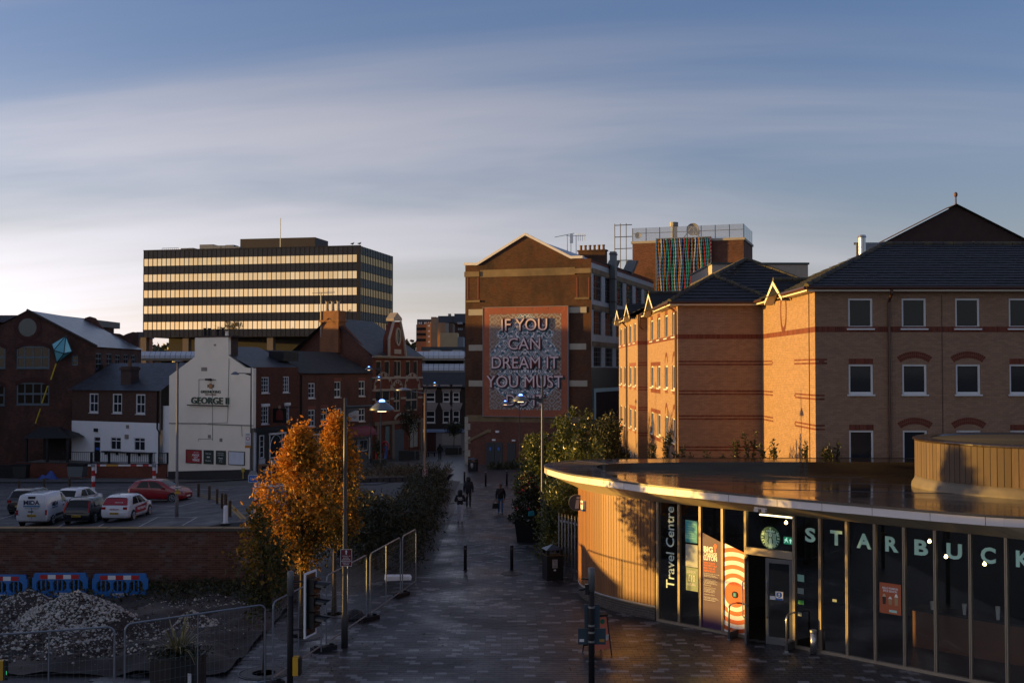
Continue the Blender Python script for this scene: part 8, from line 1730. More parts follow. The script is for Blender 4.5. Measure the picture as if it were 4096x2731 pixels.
for nm,Q,mt in(('red_blooms',FR_,M('bloom_red',(0.30,0.012,0.02),0.6)),('white_blooms',FW_,M('bloom_white',(0.60,0.58,0.55),0.6))):V,Fq=leaves(Q,0.10,aspect=1.0);nobj(nm,npmesh(nm,V-o3,Fq),mt,pl,kind='stuff')
MB().lathe([(0.04,1.0),(0.04,3.0)],8,(0.72,51.6,0)).build('support',BLACK,pl);tag(MB(Fr((0.85,50.75,1.35),0.3)).slab([(-0.12,-0.1),(0.14,-0.08),(0.12,0.12),(-0.1,0.1)],-0.05,0.05).build('litter_bag',M('litter_teal',(0.02,0.2,0.25),0.4)),'crumpled teal bag caught in the flower planter','litter')
pc_=gz(*B2(1700,1330),0.9);px_,py_=-7.95,27.3;sp_=thing('spiky_planter','dark hexagonal planter with a spiky striped plant at the bottom left','planter',(px_,py_,0.02),local=True)
hexp=[(0.66*math.cos(PI/6+k*PI/3),0.66*math.sin(PI/6+k*PI/3))for k in range(6)];MB().prism(hexp,0,0.92).build('tub',M('planter_dark',(0.008,0.007,0.007),0.5),sp_);MB().prism([(p[0]*0.92,p[1]*0.92)for p in hexp],0.86,0.924).build('soil',SOIL,sp_);MB(Fr((0.4,-0.5,0),PI/6+PI/2+0.5)).box(-0.05,0.05,-0.02,0.0,0.3,0.6).build('label_plate',RFW,sp_)
V,Fq,R2=[],[],[]
for k in range(46):
 a=random.random()*6.3;L=random.uniform(0.7,1.15);tilt=random.uniform(0.05,1.05);w_=0.04;base_=Vector((0.08*math.cos(a),0.08*math.sin(a),0.9));prev=None;per=Vector((-math.sin(a),math.cos(a),0))
 for j in range(6):
  t=j/5;ang=tilt*(0.55+0.9*t);p=base_+Vector((math.cos(a)*math.sin(ang)*L*t,math.sin(a)*math.sin(ang)*L*t,math.cos(ang)*L*t-0.12*t*t*tilt));ww2=w_*(1-t*0.92);V+=[tuple(p-per*ww2),tuple(p+per*ww2)]
  if j:n=len(V);Fq.append((n-4,n-3,n-1,n-2));R2.append(random.random())
nobj('spiky_leaves',npmesh('spiky_leaves',V,Fq,R2),leafmat('striped_leaf',[(0,(0.06,0.06,0.02)),(0.5,(0.16,0.13,0.05)),(1,(0.32,0.24,0.10))],trans=0.15),sp_)
P=[(random.gauss(0,0.3),random.gauss(0,0.3),0.93+random.random()*0.12)for _ in range(700)];V,Fq=leaves(P,0.09,up=0.2);nobj('ground_leaves',npmesh('ground_leaves',V,Fq,RNG.random(700)),DRK,sp_,kind='stuff')
for k,(zx,zy,zm,w_,h_,lab,y_)in enumerate(((870,1510,D4,2.0,0.85,'dark planter with small tree in front of the camera shop',137),(730,1370,D8,2.2,0.95,'dark planter with small tree in front of the ornate house',121))):
 p=at(*zm(zx,zy),y_);z0=Z(p.x,y_);t_=thing('square_planter',lab,'planter',(p.x,y_,z0),group='planters in the square');MB().box(p.x-w_/2,p.x+w_/2,y_,y_+1.0,z0,z0+h_).build('tub',M('planter_dark',(0.008,0.007,0.007),0.5),t_);MB().box(p.x+w_*0.28,p.x+w_*0.3,y_-0.02,y_-0.001,z0,z0+h_).build('seam',GALV,t_)
 tr_=thing('small_tree',('small thin tree before the camera shop window','small thin tree before the ornate house window')[k],'tree',(p.x,y_+0.5,z0+h_-0.05),group='small trees in the square');n=1100;P=[]
 for _ in range(n):d_=RNG.normal(size=3);d_/=np.linalg.norm(d_);r=random.random()**0.5;P.append((p.x+d_[0]*1.2*r,y_+0.5+d_[1]*1.0*r,z0+h_+(2.3 if k==0 else 3.3)+d_[2]*(0.9 if k==0 else 1.6)*r))
 V,Fq=leaves(P,0.20,aspect=0.5);nobj('crown',npmesh('crown',V-np.array((p.x,y_+0.5,z0+h_-0.05)),Fq,RNG.random(n)),DRK,tr_);m_=MB();m_.sweep([(p.x,y_+0.5,z0+h_-0.05),(p.x+0.05,y_+0.5,z0+h_+2.0)],0.05,6)
 for i in range(7):a=i*0.9;m_.sweep([(p.x+0.03,y_+0.5,z0+h_+1.0+i*0.12),(p.x+0.9*math.cos(a),y_+0.5+0.6*math.sin(a),z0+h_+2.2+0.15*i)],0.02,4)
 m_.build('trunk',BARK,tr_)
p=at(*D4(470,1505),130);z0=Z(p.x,130);t_=thing('bench','small dark backless bench beside the tall lamp post in the square','bench',(p.x,130,z0));MB().box(p.x-0.9,p.x+0.9,130,130.5,z0+0.42,z0+0.50).build('seat',BLACK,t_)
for s in(-0.35,0.35):MB().box(p.x+s-0.06,p.x+s+0.06,130.1,130.4,z0,z0+0.42).build('leg',BLACK,t_)
p=at(*D8(290,1310),104);z0=p.z-0.6;t_=thing('play_sculpture','colourful red, yellow and blue wheel sculpture with flowers by the awning','sculpture',(p.x,104,Z(p.x,104)))
def ps(pts,r,m,nm):MB().sweep([at(*D8(*q_),104)for q_ in pts],r,6).build(nm,m,t_)
SR,SY,SBl,SG=M('paint_red',(0.30,0.012,0.012),0.4),M('paint_yellow',(0.45,0.26,0.01),0.4),M('paint_blue',(0.012,0.07,0.22),0.4),M('paint_green',(0.01,0.09,0.04),0.4)
ps([(352+50*math.cos(2*PI*k/14),1105+65*math.sin(2*PI*k/14))for k in range(15)],0.09,SR,'wheel');ps([(352,1045),(352,1165)],0.05,SR,'spoke');ps([(305,1105),(400,1105)],0.05,SR,'spoke');ps([(225,1220),(222,1310)],0.14,SR,'drum');ps([(248,1180),(248,1300)],0.08,SY,'post');ps([(362,1100),(372,1200),(358,1310)],0.13,SBl,'post');ps([(245,1308),(300,1308)],0.06,SY,'step');ps([(250,1275),(300,1275)],0.2,SG,'box');ps([(270,1320),(275,1420)],0.7,M('sculpture_base',(0.015,0.018,0.012),0.8),'base')
P=[tuple(at(*D8(random.gauss(250,40),random.gauss(1130,50)),103.8))for _ in range(300)];V,Fq=leaves(P,0.16,aspect=0.7);nobj('foliage',npmesh('foliage',V-np.array(t_.location),Fq,RNG.random(300)),DRK,t_)
lr=thing('bow_railing','low bow-topped railing around the planted bed in the square','railing',(-8,97,-0.7));m_=MB();A_=[gxy(*D8(490,1462)),gxy(*D8(700,1480)),gxy(*D8(980,1560))]
for(x0,y0),(x1,y1)in zip(A_,A_[1:]):
 n=14
 for k in range(n):xa_,ya_=lerp(x0,x1,k/n),lerp(y0,y1,k/n);z0=Z(xa_,ya_);m_.sweep([(xa_,ya_,z0),(xa_,ya_,z0+0.6)],0.012,4)
 m_.sweep([(x0,y0,Z(x0,y0)+0.6),(x1,y1,Z(x1,y1)+0.6)],0.016,4)
m_.build('rail',GALV,lr)
# cars: lofted body, glass, lights, wheels
TYRE=M('tyre',(0.012,0.012,0.012),0.8);RIM=M('alloy',(0.32,0.33,0.35),0.3,0.8);CGL=glass('car_glass',(0.010,0.014,0.016),0.04);TL=M('tail_light',(0.28,0.008,0.010),0.25);HLm=M('head_light',(0.45,0.48,0.52),0.15,0.3);PLY=M('plate_yellow',(0.42,0.26,0.02),0.5);PLW=M('plate_white',(0.55,0.55,0.52),0.5);TRIM=M('car_trim',(0.012,0.012,0.014),0.5)
def paint(name,col,rough=0.25):
 if name in MC:return MC[name]
 m,t,b=newmat(name);MC[name]=m;b.inputs['Base Color'].default_value=(*col,1);b.inputs['Roughness'].default_value=rough;b.inputs['Coat Weight'].default_value=0.6;b.inputs['Coat Roughness'].default_value=0.05
 t.links.new(mixrgb(t,noise(t,1.5,5),tuple(c*0.86 for c in col),col),b.inputs['Base Color']);return m
HATCH=dict(fx=[0,0.012,0.05,0.12,0.22,0.36,0.50,0.58,0.66,0.745,0.86,0.955,0.99,1.0],zt=[0.46,0.58,0.72,0.93,0.985,1.0,0.985,0.94,0.82,0.675,0.62,0.54,0.44,0.36],w=[0.42,0.455,0.475,0.49,0.5,0.5,0.5,0.5,0.5,0.495,0.48,0.44,0.39,0.36],belt=0.60,sw=((0.165,0.10),(0.245,0.86),(0.50,0.88),(0.70,0.10)),pil=0.42,rw=(0.035,0.115),ws=(0.555,0.725))
VAN=dict(fx=[0,0.01,0.03,0.10,0.25,0.42,0.55,0.61,0.68,0.755,0.87,0.96,0.99,1.0],zt=[0.80,0.93,0.975,0.995,1.0,1.0,0.99,0.94,0.80,0.655,0.60,0.52,0.43,0.36],w=[0.47,0.485,0.495,0.5,0.5,0.5,0.5,0.5,0.5,0.495,0.48,0.44,0.39,0.36],belt=0.60,sw=((0.53,0.10),(0.53,0.82),(0.585,0.82),(0.71,0.10)),pil=None,rw=None,ws=(0.60,0.745))
def car(label,name,x,y,rz,L,W,H,pm,D,cat='car',lights='hatch',roofm=None,plate=None):
 t_=thing(name,label,cat,(x,y,Z(x,y)+0.03),rz,group='parked vehicles',local=True);fx,zt,ww=D['fx'],D['zt'],D['w'];gi=lambda A,f:float(np.interp(f,fx,A))
 cx=lambda f:(f-0.5)*L;bz=D['belt']*H
 def ring(f):
  z=gi(zt,f)*H;w_=gi(ww,f)*W;zb=lerp(0.17,0.125,min(1,4*min(f,1-f)/0.3))*H;zbelt=min(bz,z-0.01*H);k=max(0,min(1,(z-bz)/(0.36*H)));wt=w_*lerp(0.96,0.79,k);mid=lerp(zb,zbelt,0.45)
  return[(w_*0.90,zb),(w_*0.985,zb+0.06*H),(w_,mid),(w_*0.975,zbelt),(lerp(w_*0.975,wt,0.55),lerp(zbelt,z-0.02*H,0.6)),(wt,z-0.025*H),(wt*0.86,z),(wt*0.45,z+0.012*H)]
 FS=sorted(set(list(np.linspace(0,1,34))+fx));V,Fq=[],[]
 for f in FS:
  r=ring(f);full=[(-a,b)for a,b in r]+[(a,b)for a,b in reversed(r)];V+=[(cx(f),-a,b)for a,b in full]
 n=16
 for i in range(len(FS)-1):
  for j in range(n):a,b=i*n+j,i*n+(j+1)%n;Fq.append((a,a+n,b+n,b))
 me=npmesh('body',V,Fq);bm=me;m2=bpy.data.meshes.new('body');m2.from_pydata(V,[],[list(q)for q in Fq]+[list(range(n)),list(range((len(FS)-1)*n,len(FS)*n))[::-1]]);m2.update();finish(m2,True);bpy.data.meshes.remove(me)
 body=nobj('body',m2,pm,t_)
 def side(f,t):
  r=ring(f);p,q=r[3],r[5];m=r[4]
  return(lerp(p[0],m[0],t*2)if t<0.5 else lerp(m[0],q[0],t*2-1))+0.006,(lerp(p[1],m[1],t*2)if t<0.5 else lerp(m[1],q[1],t*2-1))
 (fa,ta),(fb,tb_),(fc,tc_),(fd,td)=D['sw']
 cuts=[0,1]if not D['pil']else[0,D['pil'],D['pil']+0.04,1]
 for s in(1,-1):
  for g in range(0,len(cuts),2):
   m_=MB();N=6
   for k in range(N):
    for j in range(3):
     q=[]
     for kk,jj in((k,j),(k+1,j),(k+1,j+1),(k,j+1)):
      u=lerp(cuts[g],cuts[g+1],kk/N);v=jj/3;f=lerp(lerp(fa,fd,u),lerp(fb,fc,u),v);t=lerp(lerp(ta,td,u),lerp(tb_,tc_,u),v);w_,z=side(f,t);q.append((cx(f),s*w_,z))
     m_.poly(q if s<0 else q[::-1])
   m_.build('side_window',CGL,t_)
 def topglass(f0,f1,nm,push):
  m_=MB();N=5
  for k in range(N):
   q=[]
   for f in(lerp(f0,f1,k/N),lerp(f0,f1,(k+1)/N)):
    r=ring(f);z=r[7][1]+0.004;q.append((cx(f)+push,r[6][0]*0.97,z-0.012*H,z))
   a,b=q
   for sx in(0,):
    y0,y1=a[1],b[1];quad=[(a[0],y0,a[2]),(a[0],-y0,a[2]),(b[0],-y1,b[2]),(b[0],y1,b[2])]
    mid=[(a[0],y0*0.5,a[3]),(a[0],-y0*0.5,a[3]),(b[0],-y1*0.5,b[3]),(b[0],y1*0.5,b[3])]
    fl=1 if push<=0 else 1
    for P4 in([quad[0],mid[0],mid[3],quad[3]],[mid[0],mid[1],mid[2],mid[3]],[mid[1],quad[1],quad[2],mid[2]]):m_.poly([(p[0],p[1],p[2]+0.004)for p in reversed(P4)])
  m_.build(nm,CGL,t_)
 topglass(D['ws'][0],D['ws'][1],'windscreen',0.004)
 if D['rw']:topglass(D['rw'][0],D['rw'][1],'rear_window',-0.006)
 for f in(0.185,0.81):
  for s in(1,-1):
   R=0.305;yy=s*(W*0.5-0.10);MB().lathe([(R+0.06,yy-s*0.02),(R+0.06,s*(W*0.497))]if s>0 else[(R+0.06,s*(W*0.497)),(R+0.06,yy-s*0.02)],22,(cx(f),0,R),'y').build('wheel_arch',TRIM,body)
   wh=MB().lathe([(R*0.62,yy+s*0.115),(R*0.93,yy+s*0.12),(R,yy+s*0.08),(R,yy-s*0.1),(R*0.6,yy-s*0.1)][::1 if s<0 else-1],22,(cx(f),0,R),'y').build('wheel',TYRE,t_)
   m_=MB().lathe([(R*0.18,yy+s*0.125),(R*0.14,yy+s*0.10)][::1 if s<0 else-1],12,(cx(f),0,R),'y')
   for k in range(7):a=2*PI*k/7;m_.sweep([(cx(f),yy+s*0.12,R),(cx(f)+R*0.62*math.cos(a),yy+s*0.118,R+R*0.62*math.sin(a))],0.022,4)
   m_.sweep([(cx(f)+R*0.63*math.cos(2*PI*k/18),yy+s*0.118,R+R*0.63*math.sin(2*PI*k/18))for k in range(19)],0.02,4);m_.build('rim',RIM,wh)
 rear=cx(0)-0.006
 def rb(y0,y1,z0,z1,m,nm,d=0.03,f=0.0):
  fx0=cx(f);MB().box(fx0-d,fx0+0.05,y0,y1,z0,z1).build(nm,m,t_)
 if lights=='hatch':
  for s in(1,-1):yy=s*W*0.40;MB().slab([(min(yy,yy-s*0.36),0.50*H),(max(yy,yy-s*0.36),0.50*H),(max(yy+s*0.03,yy-s*0.30),0.60*H),(min(yy+s*0.03,yy-s*0.30),0.61*H)],0,0)if False else MB().box(cx(0.0)-0.012,cx(0.075),min(yy-s*0.17,yy+s*0.055),max(yy-s*0.17,yy+s*0.055),0.49*H,0.585*H).build('tail_light',TL,t_)
 elif lights=='tall':
  for s in(1,-1):yy=s*W*0.425;MB().sweep([(cx(0.0)-0.0,yy,0.48*H),(cx(0.02),yy*0.98,0.62*H),(cx(0.085),yy*0.88,0.88*H)],0.055,6).build('tail_light',TL,t_)
 else:
  for s in(1,-1):yy=s*W*0.455;MB().box(cx(0)-0.02,cx(0.02),min(yy-s*0.06,yy+s*0.035),max(yy-s*0.06,yy+s*0.035),0.36*H,0.52*H).build('tail_light',TL,t_)
 for s in(1,-1):
  MB().lathe([(0.02,-0.03),(0.09,-0.02),(0.10,0.02),(0.05,0.06)],10,(cx(0.93),s*W*0.36,0.49*H),'x').build('head_light',HLm,t_);MB().box(cx(0.645)-0.05,cx(0.645)+0.07,s*W*0.5-(0.02 if s>0 else 0.16),s*W*0.5+(0.16 if s>0 else 0.02),0.60*H,0.67*H).build('mirror',pm if lights!='tall' else TRIM,t_)
 MB().box(cx(0)-0.02,cx(0.02),-0.26,0.26,0.30*H,0.375*H).build('number_plate',PLY,t_);MB().box(cx(1)-0.03,cx(1)+0.012,-0.26,0.26,0.24*H,0.31*H).build('number_plate',PLW,t_)
 if plate:
  fr=Fr((cx(0)-0.021,0,0),-PI/2);text(t_,fr,plate,-0.22,0.22,0.315*H,0.36*H,0,BLACK,0.02)
 MB().box(cx(0.004),cx(0.03),-W*0.40,W*0.40,0.13*H,0.2*H).build('rear_bumper',TRIM,t_);MB().box(cx(0.96),cx(0.992),-W*0.34,W*0.34,0.15*H,0.24*H).build('grille',TRIM,t_)
 MB().sweep([(cx(0.2),0,H),(cx(0.17),0,H+0.13)],0.008,4).build('aerial',BLACK,t_)
 return t_,Fr((cx(0),0,0),-PI/2),cx,H
PI2=PI/2
CWH=paint('car_white',(0.62,0.63,0.66));CBK=paint('car_black',(0.010,0.010,0.011));CRD=paint('car_red',(0.26,0.010,0.014));CGY=paint('car_graphite',(0.022,0.022,0.024));RCH=M('wrap_red',(0.26,0.012,0.025),0.35)
gy=lambda zx,zy:gxy(*B1(zx,zy))
van,vf,cx,H=car('white panel van with navy lettering on its rear doors','panel_van',-27.9,68.4,PI2+0.02,4.40,1.85,1.86,CWH,VAN,'van','van',plate='BL70 XVN')
NAV=M('print_navy_van',(0.012,0.022,0.07),0.5);PBL=M('print_blue_van',(0.04,0.16,0.30),0.5)
text(van,vf,'MIDA',-0.46,0.46,1.26,1.52,-0.012,NAV,0.03,0.01);MB(vf).box(-0.47,0.47,-0.03,-0.012,1.14,1.22).build('stripe_print',PBL,van);text(van,vf,'www.midacivil.co.uk',-0.40,0.42,1.03,1.09,-0.012,NAV);MB(vf).box(-0.006,0.006,-0.02,0.0,0.45,1.1).build('door_seam',TRIM,van);MB(vf).box(-0.2,0.1,-0.03,0.0,0.84,0.9).build('door_handle',TRIM,van);MB(vf).box(-0.2,0.2,-0.03,0.1,1.62,1.74).build('high_brake_light',TRIM,van)
sfv=Fr((0,-0.925,0),0);text(van,sfv,'MIDA',-1.45,-0.62,1.10,1.36,-0.006,NAV,0.03,0.008);MB(sfv).box(-1.45,-0.62,-0.012,-0.004,0.99,1.06).build('stripe_print',PBL,van);MB(sfv).box(-1.0,0.6,-0.012,0.02,0.46,0.60).build('side_moulding',TRIM,van);MB(sfv).box(0.12,0.3,-0.02,0.0,0.98,1.03).build('door_handle',TRIM,van)
car('small black hatchback with tall red tail lights between van and white car','hatchback_car',-25.25,68.2,PI2-0.02,3.92,1.70,1.46,CBK,HATCH,'car','tall',plate='MD06 BZV')
wc,wf,cx,H=car('white hatchback with red wrapped rear window and side lettering','hatchback_car',-22.95,68.2,PI2-0.06,4.0,1.74,1.48,CWH,HATCH,'car','hatch',plate='NH67 ZLX')
m_=MB();
rwf=Fr((cx(0.06),0,0),-PI/2)
for k in range(4):
 q=[]
 for f in(lerp(0.028,0.108,k/4),lerp(0.028,0.108,(k+1)/4)):z=float(np.interp(f,HATCH['fx'],HATCH['zt']))*H+0.018;w_=float(np.interp(f,HATCH['fx'],HATCH['w']))*1.74*lerp(0.9,0.72,k/4);q.append((cx(f)-0.02,w_,z))
 a,b=q;m_.poly([(a[0],-a[1],a[2]),(a[0],a[1],a[2]),(b[0],b[1],b[2]),(b[0],-b[1],b[2])][::-1])
m_.build('rear_window_wrap',RCH,wc)
text(wc,Fr((cx(0),0,0),-PI/2),'verisure',-0.28,0.28,0.70,0.80,-0.03,RCH,0.02);text(wc,Fr((cx(0.035),0,0),-PI/2),'verisure.co.uk',0.0,0.5,1.10,1.17,-0.055,WPR,0.02);text(wc,Fr((cx(0.035),0,0),-PI/2),'0800 000 000',0.05,0.48,1.0,1.06,-0.09,WPR,0.01)if False else None
sfw=Fr((0,-0.872,0),0);MB(sfw).slab([(-1.1,0.42),(0.55,0.42),(0.75,0.86),(-1.0,0.78)],-0.012,-0.002).build('door_wrap',RCH,wc);text(wc,sfw,'verisure',-0.75,0.5,0.56,0.76,-0.013,WPR,0.02)
car('red three-door hatchback parked side on by the height barrier','hatchback_car',-23.9,77.6,-0.16,4.05,1.72,1.46,CRD,HATCH,'car','hatch',plate=None)
car('dark grey car behind the white van','hatchback_car',-31.0,74.0,PI2-0.02,4.2,1.77,1.55,CGY,HATCH,'car','hatch')
w2,w2f,cx,H=car('white hatchback with purple rear corner behind van and black car','hatchback_car',-28.3,74.6,PI2-0.10,4.0,1.72,1.48,CWH,HATCH,'car','hatch');MB(w2f).slab([(-0.05,0.60),(0.78,0.55),(0.80,0.92),(0.55,0.98)],-0.02,0.0).build('purple_wrap',M('wrap_purple',(0.03,0.012,0.10),0.4),w2)
for k,zx in enumerate((985,1440)):
 p=at(*E1(zx,1060),191.5);t_=thing('rooftop_car','silver car roof just showing on the far car park deck, '+('left of two','right of two')[k],'car',(p.x,191.5,lv[0][0]-0.9),group='cars on the roof deck',local=True)
 MB().slab([(-1.9,0),(1.9,0),(1.8,0.6),(1.0,0.75),(0.5,1.12),(-0.9,1.14),(-1.8,0.7)],-0.8,0.8).build('body',M('far_car',(0.3,0.33,0.36),0.3),t_)
 # height barrier and car park posts
hb_=thing('height_barrier','red and white striped height barrier across the car park entrance','barrier',(-31.3,85.3,-1.4));
for x in(-31.3,-26.75):
 for k in range(5):MB().lathe([(0.135,0),(0.135,0.41)],12,(x,85.3,-1.4+k*0.41)).build('post_band',(RFW,RFR)[k%2],hb_)
 MB().box(x-0.14,x+0.14,85.14,85.46,0.5,0.72).build('post_head',GALV,hb_);MB().box(x+0.16,x+0.24,85.2,85.3,0.05,0.7).build('drop_arm',RFW,hb_)
cols5=[RFW,RFR,RFW,M('reflective_amber',(0.45,0.22,0.02),0.4),M('reflective_amber',(0.45,0.22,0.02),0.4),RFW,RFW,RFR,RFW,RFR,RFW]
for k in range(11):x=-31.7+k*0.455;MB().box(x,x+0.455,85.24,85.36,0.56,0.68).build('beam_band',cols5[k],hb_)
rp_=gxy(*B3(445,1118));t_=thing('striped_post','white and red striped post carrying the exit sign','post',(rp_[0],rp_[1],Z(*rp_)))
for k,(z0,z1,m)in enumerate(((0,0.75,RFW),(0.75,1.05,RFR),(1.05,2.15,RFW))):MB().lathe([(0.10,z0),(0.10,z1)],12,(rp_[0],rp_[1],Z(*rp_))).build('band',m,t_)
os_=thing('exit_board','blue rectangular exit sign board reading OUT','sign',(rp_[0],rp_[1]-0.2,0));oF=Fr((0,rp_[1]-0.15,0),0);q=oF.rc(B3,375,652,473,728);MB(oF).box(q[0],q[1],-0.03,0,q[2],q[3]).build('plate',RFW,os_);MB(oF).box(q[0]+0.025,q[1]-0.025,-0.034,-0.0305,q[2]+0.025,q[3]-0.025).build('blue_face',M('sign_bright_blue',(0.012,0.11,0.45),0.4),os_)
text(os_,oF,'OUT',lerp(q[0],q[1],0.17),lerp(q[0],q[1],0.84),lerp(q[2],q[3],0.32),lerp(q[2],q[3],0.68),-0.0345,RFW,0.015);MB(oF).sweep([((q[0]+q[1])/2,0.03,-1.3),((q[0]+q[1])/2,0.03,q[3])],0.03,6).build('pole',GALV,os_)
c=(q[0]+q[1])/2;MB(oF).slab([(c+0.24*math.cos(PI*k/12),q[3]+0.01+0.24*math.sin(PI*k/12))for k in range(13)],0.0,0.03).build('half_round_back',GALV,os_)
wb=gxy(1000+185/5.2267,1850+718/5.2267);t_=thing('white_gate','low white tube gate behind the orange trees','gate',(wb[0],wb[1],Z(*wb)));zb=Z(*wb)
for k in range(3):MB().box(wb[0]-0.06+k*2.2,wb[0]+0.06+k*2.2,wb[1],wb[1]+0.12,zb-0.2,zb+0.92).build('post',RFW,t_)
MB().box(wb[0]+0.061,wb[0]+4.9,wb[1]+0.02,wb[1]+0.10,zb+0.68,zb+0.80).build('rail',RFW,t_)
tp=thing('timber_post','','post',group='timber posts of the car park',local=True);MB().box(-0.075,0.075,-0.075,0.075,-0.1,0.88).lathe([(0.1,0.88),(0.02,0.95)],4).build('post',M('post_timber',(0.06,0.035,0.02),0.8,var=0.4,ns=5),tp)
TPL=[((1868,485),'furthest of the curved row of posts'),((1970,515),'second furthest of the curved row of posts'),((2043,550),'middle of the curved row of posts'),((2088,595),'second nearest of the curved row of posts'),((2163,675),'nearest of the curved row, behind the white bollard'),((180,448),'by itself left of the height barrier, nearest the edge'),((415,425),'behind the dark grey car'),((655,425),'just left of the height barrier post'),((2122,600),'short one beside the white bollard')]
for k,(q,lab)in enumerate(TPL):
 p=gxy(*B1(*q));lab='dark timber post '+lab
 if k==0:tp.location=(*p,Z(*p));tp['label']=lab
 else:copytree(tp,(*p,Z(*p)),0.1*k,lab)
p=gxy(*B1(2122,738));t_=thing('white_bollard','tapered white bollard on the car park island','bollard',(*p,Z(*p)),local=True);MB().lathe([(0.15,0),(0.15,0.1),(0.12,0.14),(0.115,0.9),(0.07,0.97),(0.02,0.985)],14).build('post',RFW,t_,True);MB().lathe([(0.26,0),(0.26,0.03)],16).build('base',DARKMET,t_)
a=at(*D6(1440,330),104.5);b=at(*D6(1810,20),104.5);z0=Z(a.x,104)+0.11;t_=thing('wheeled_container','large grey wheeled refuse container against the terrace wall','bin',(a.x,104,z0));W_=(b.x-a.x)*0.95;H_=b.z-z0 if b.z-z0>1.0 else 1.3
m_=MB(Fr((a.x,104,z0),-0.08));m_.slab([(0.12,0.2),(W_-0.12,0.2),(W_,H_-0.2),(0,H_-0.2)],0,1.0);m_.build('body',M('container_grey',(0.10,0.12,0.13),0.5,0.2),t_);MB(Fr((a.x,104,z0),-0.08)).slab([(-0.05,H_-0.2),(W_+0.05,H_-0.2),(W_,H_),(0.1,H_+0.05)],-0.05,1.05).build('lid',BLACK,t_)
for k in range(5):MB(Fr((a.x,104,z0),-0.08)).box(0.12,W_-0.12,-0.02,-0.001,0.28+k*0.16,0.34+k*0.16).build('rib',M('container_rib',(0.13,0.15,0.16),0.5,0.2),t_)
for x in(0.2,W_-0.2):MB(Fr((a.x,104,z0),-0.08)).lathe([(0.09,-0.03),(0.09,0.03)],10,(x,0.15,0.09),'x').build('castor',GALV,t_)
a=at(*D6(400,330),105);z0=Z(a.x,105)+0.11;t_=thing('wheelie_bin','dark wheelie bin in the shade by the terrace steps','bin',(a.x,105,z0),local=True);MB().slab([(-0.55,0.05),(0.55,0.05),(0.65,1.15),(-0.65,1.15)],0,0.9).build('body',M('bin_dark',(0.010,0.012,0.014),0.5),t_);MB().slab([(-0.7,1.15),(0.7,1.15),(0.66,1.28),(-0.62,1.3)],-0.06,0.95).build('lid',BLACK,t_);MB().lathe([(0.1,-0.5),(0.1,0.5)],10,(0,0.8,0.1),'x').build('axle_wheels',TYRE,t_)
a=at(*D6(1020,340),104.6);z0=Z(a.x,104.6)+0.11;m_=MB();NB=14;V,Fq=[],[]
for j in range(9):
 for i in range(NB):u,v=i/(NB-1)*2-1,j/8*2-1;r=math.hypot(u,v*0.9);V.append((a.x+u*0.95,104.6+v*0.5,z0+max(0,0.75*(1-r**1.6))*(0.8+0.35*math.sin(u*5+v*3))+0.01))
Fq=[(j*NB+i,j*NB+i+1,(j+1)*NB+i+1,(j+1)*NB+i)for j in range(8)for i in range(NB-1)]
o=nobj('tarpaulin',npmesh('tarpaulin',V,Fq,smooth=True),M('tarp_blue',(0.012,0.045,0.22),0.4,var=0.3));tag(o,'crumpled blue tarpaulin dumped by the terrace wall','tarpaulin')
yp=at(*B1(2293,260),99.0);t_=thing('hydrant_sign','small yellow hydrant plate on the black pub plinth','sign',tuple(yp));yu=PG.uv(*B1(2293,245));MB(PG).box(yu[0]-0.18,yu[0]+0.18,-0.1,-0.051,yu[1]-0.05,yu[1]+0.28).box(yu[0]-0.05,yu[0]+0.05,-0.09,-0.051,yu[1]-0.65,yu[1]-0.051).build('plate',M('hydrant_yellow',(0.40,0.28,0.03),0.5),t_)
# people
def person(label,x,y,rz,h,J,R,mats,slot,extra=None):
 """J: joint name -> (x,y,z) for a 1.75 m figure facing +Y; R: radii; edges follow the limbs; one skin for the whole body"""
 k=h/1.75;names=list(J);E=[('pelvis','waist'),('waist','chest'),('chest','neck'),('neck','jaw'),('jaw','head'),('head','crownp'),('chest','shL'),('shL','elL'),('elL','wrL'),('wrL','haL'),('chest','shR'),('shR','elR'),('elR','wrR'),('wrR','haR'),('pelvis','hiL'),('hiL','knL'),('knL','anL'),('anL','toL'),('pelvis','hiR'),('hiR','knR'),('knR','anR'),('anR','toR')]
 V=[tuple(c*k for c in J[n])for n in names];Ed=[(names.index(a),names.index(b))for a,b in E]
 for s,sx in(('L',-1),('R',1)):
  hp=Vector(J['ha'+s]);wr=Vector(J['wr'+s]);d=(hp-wr).normalized();sd_=d.cross(Vector((1,0,0))).normalized()
  for f in range(5):
   off_=sd_*(-0.032+0.018*f)if f<4 else sd_*-0.05;L1=(0.045,0.052,0.048,0.036,0.03)[f];b0=len(V)
   V.append(tuple((hp+off_+d*(0.02 if f<4 else-0.02))*k));V.append(tuple((hp+off_*1.1+d*(0.02+L1))*k));V.append(tuple((hp+off_*1.05+d*(0.01+L1*1.6)+Vector((-sx*0.015,0,0)))*k));Ed+=[(names.index('ha'+s),b0),(b0,b0+1),(b0+1,b0+2)]
 me=bpy.data.meshes.new('body');me.from_pydata(V,Ed,[]);o=bpy.data.objects.new('body_tmp',me);COL.objects.link(o)
 sm_=o.modifiers.new('skin','SKIN');sm_.use_smooth_shade=True;sb_=o.modifiers.new('sub','SUBSURF');sb_.levels=1;sb_.render_levels=1
 for i,v in enumerate(me.skin_vertices[0].data):r=R[names[i]]if i<len(names)else 0.0095;v.radius=(r[0]*k,r[1]*k)if isinstance(r,tuple)else(r*k,r*k);v.use_root=i==names.index('pelvis')
 return(label,x,y,rz,k,o,mats,slot,extra,V,names)
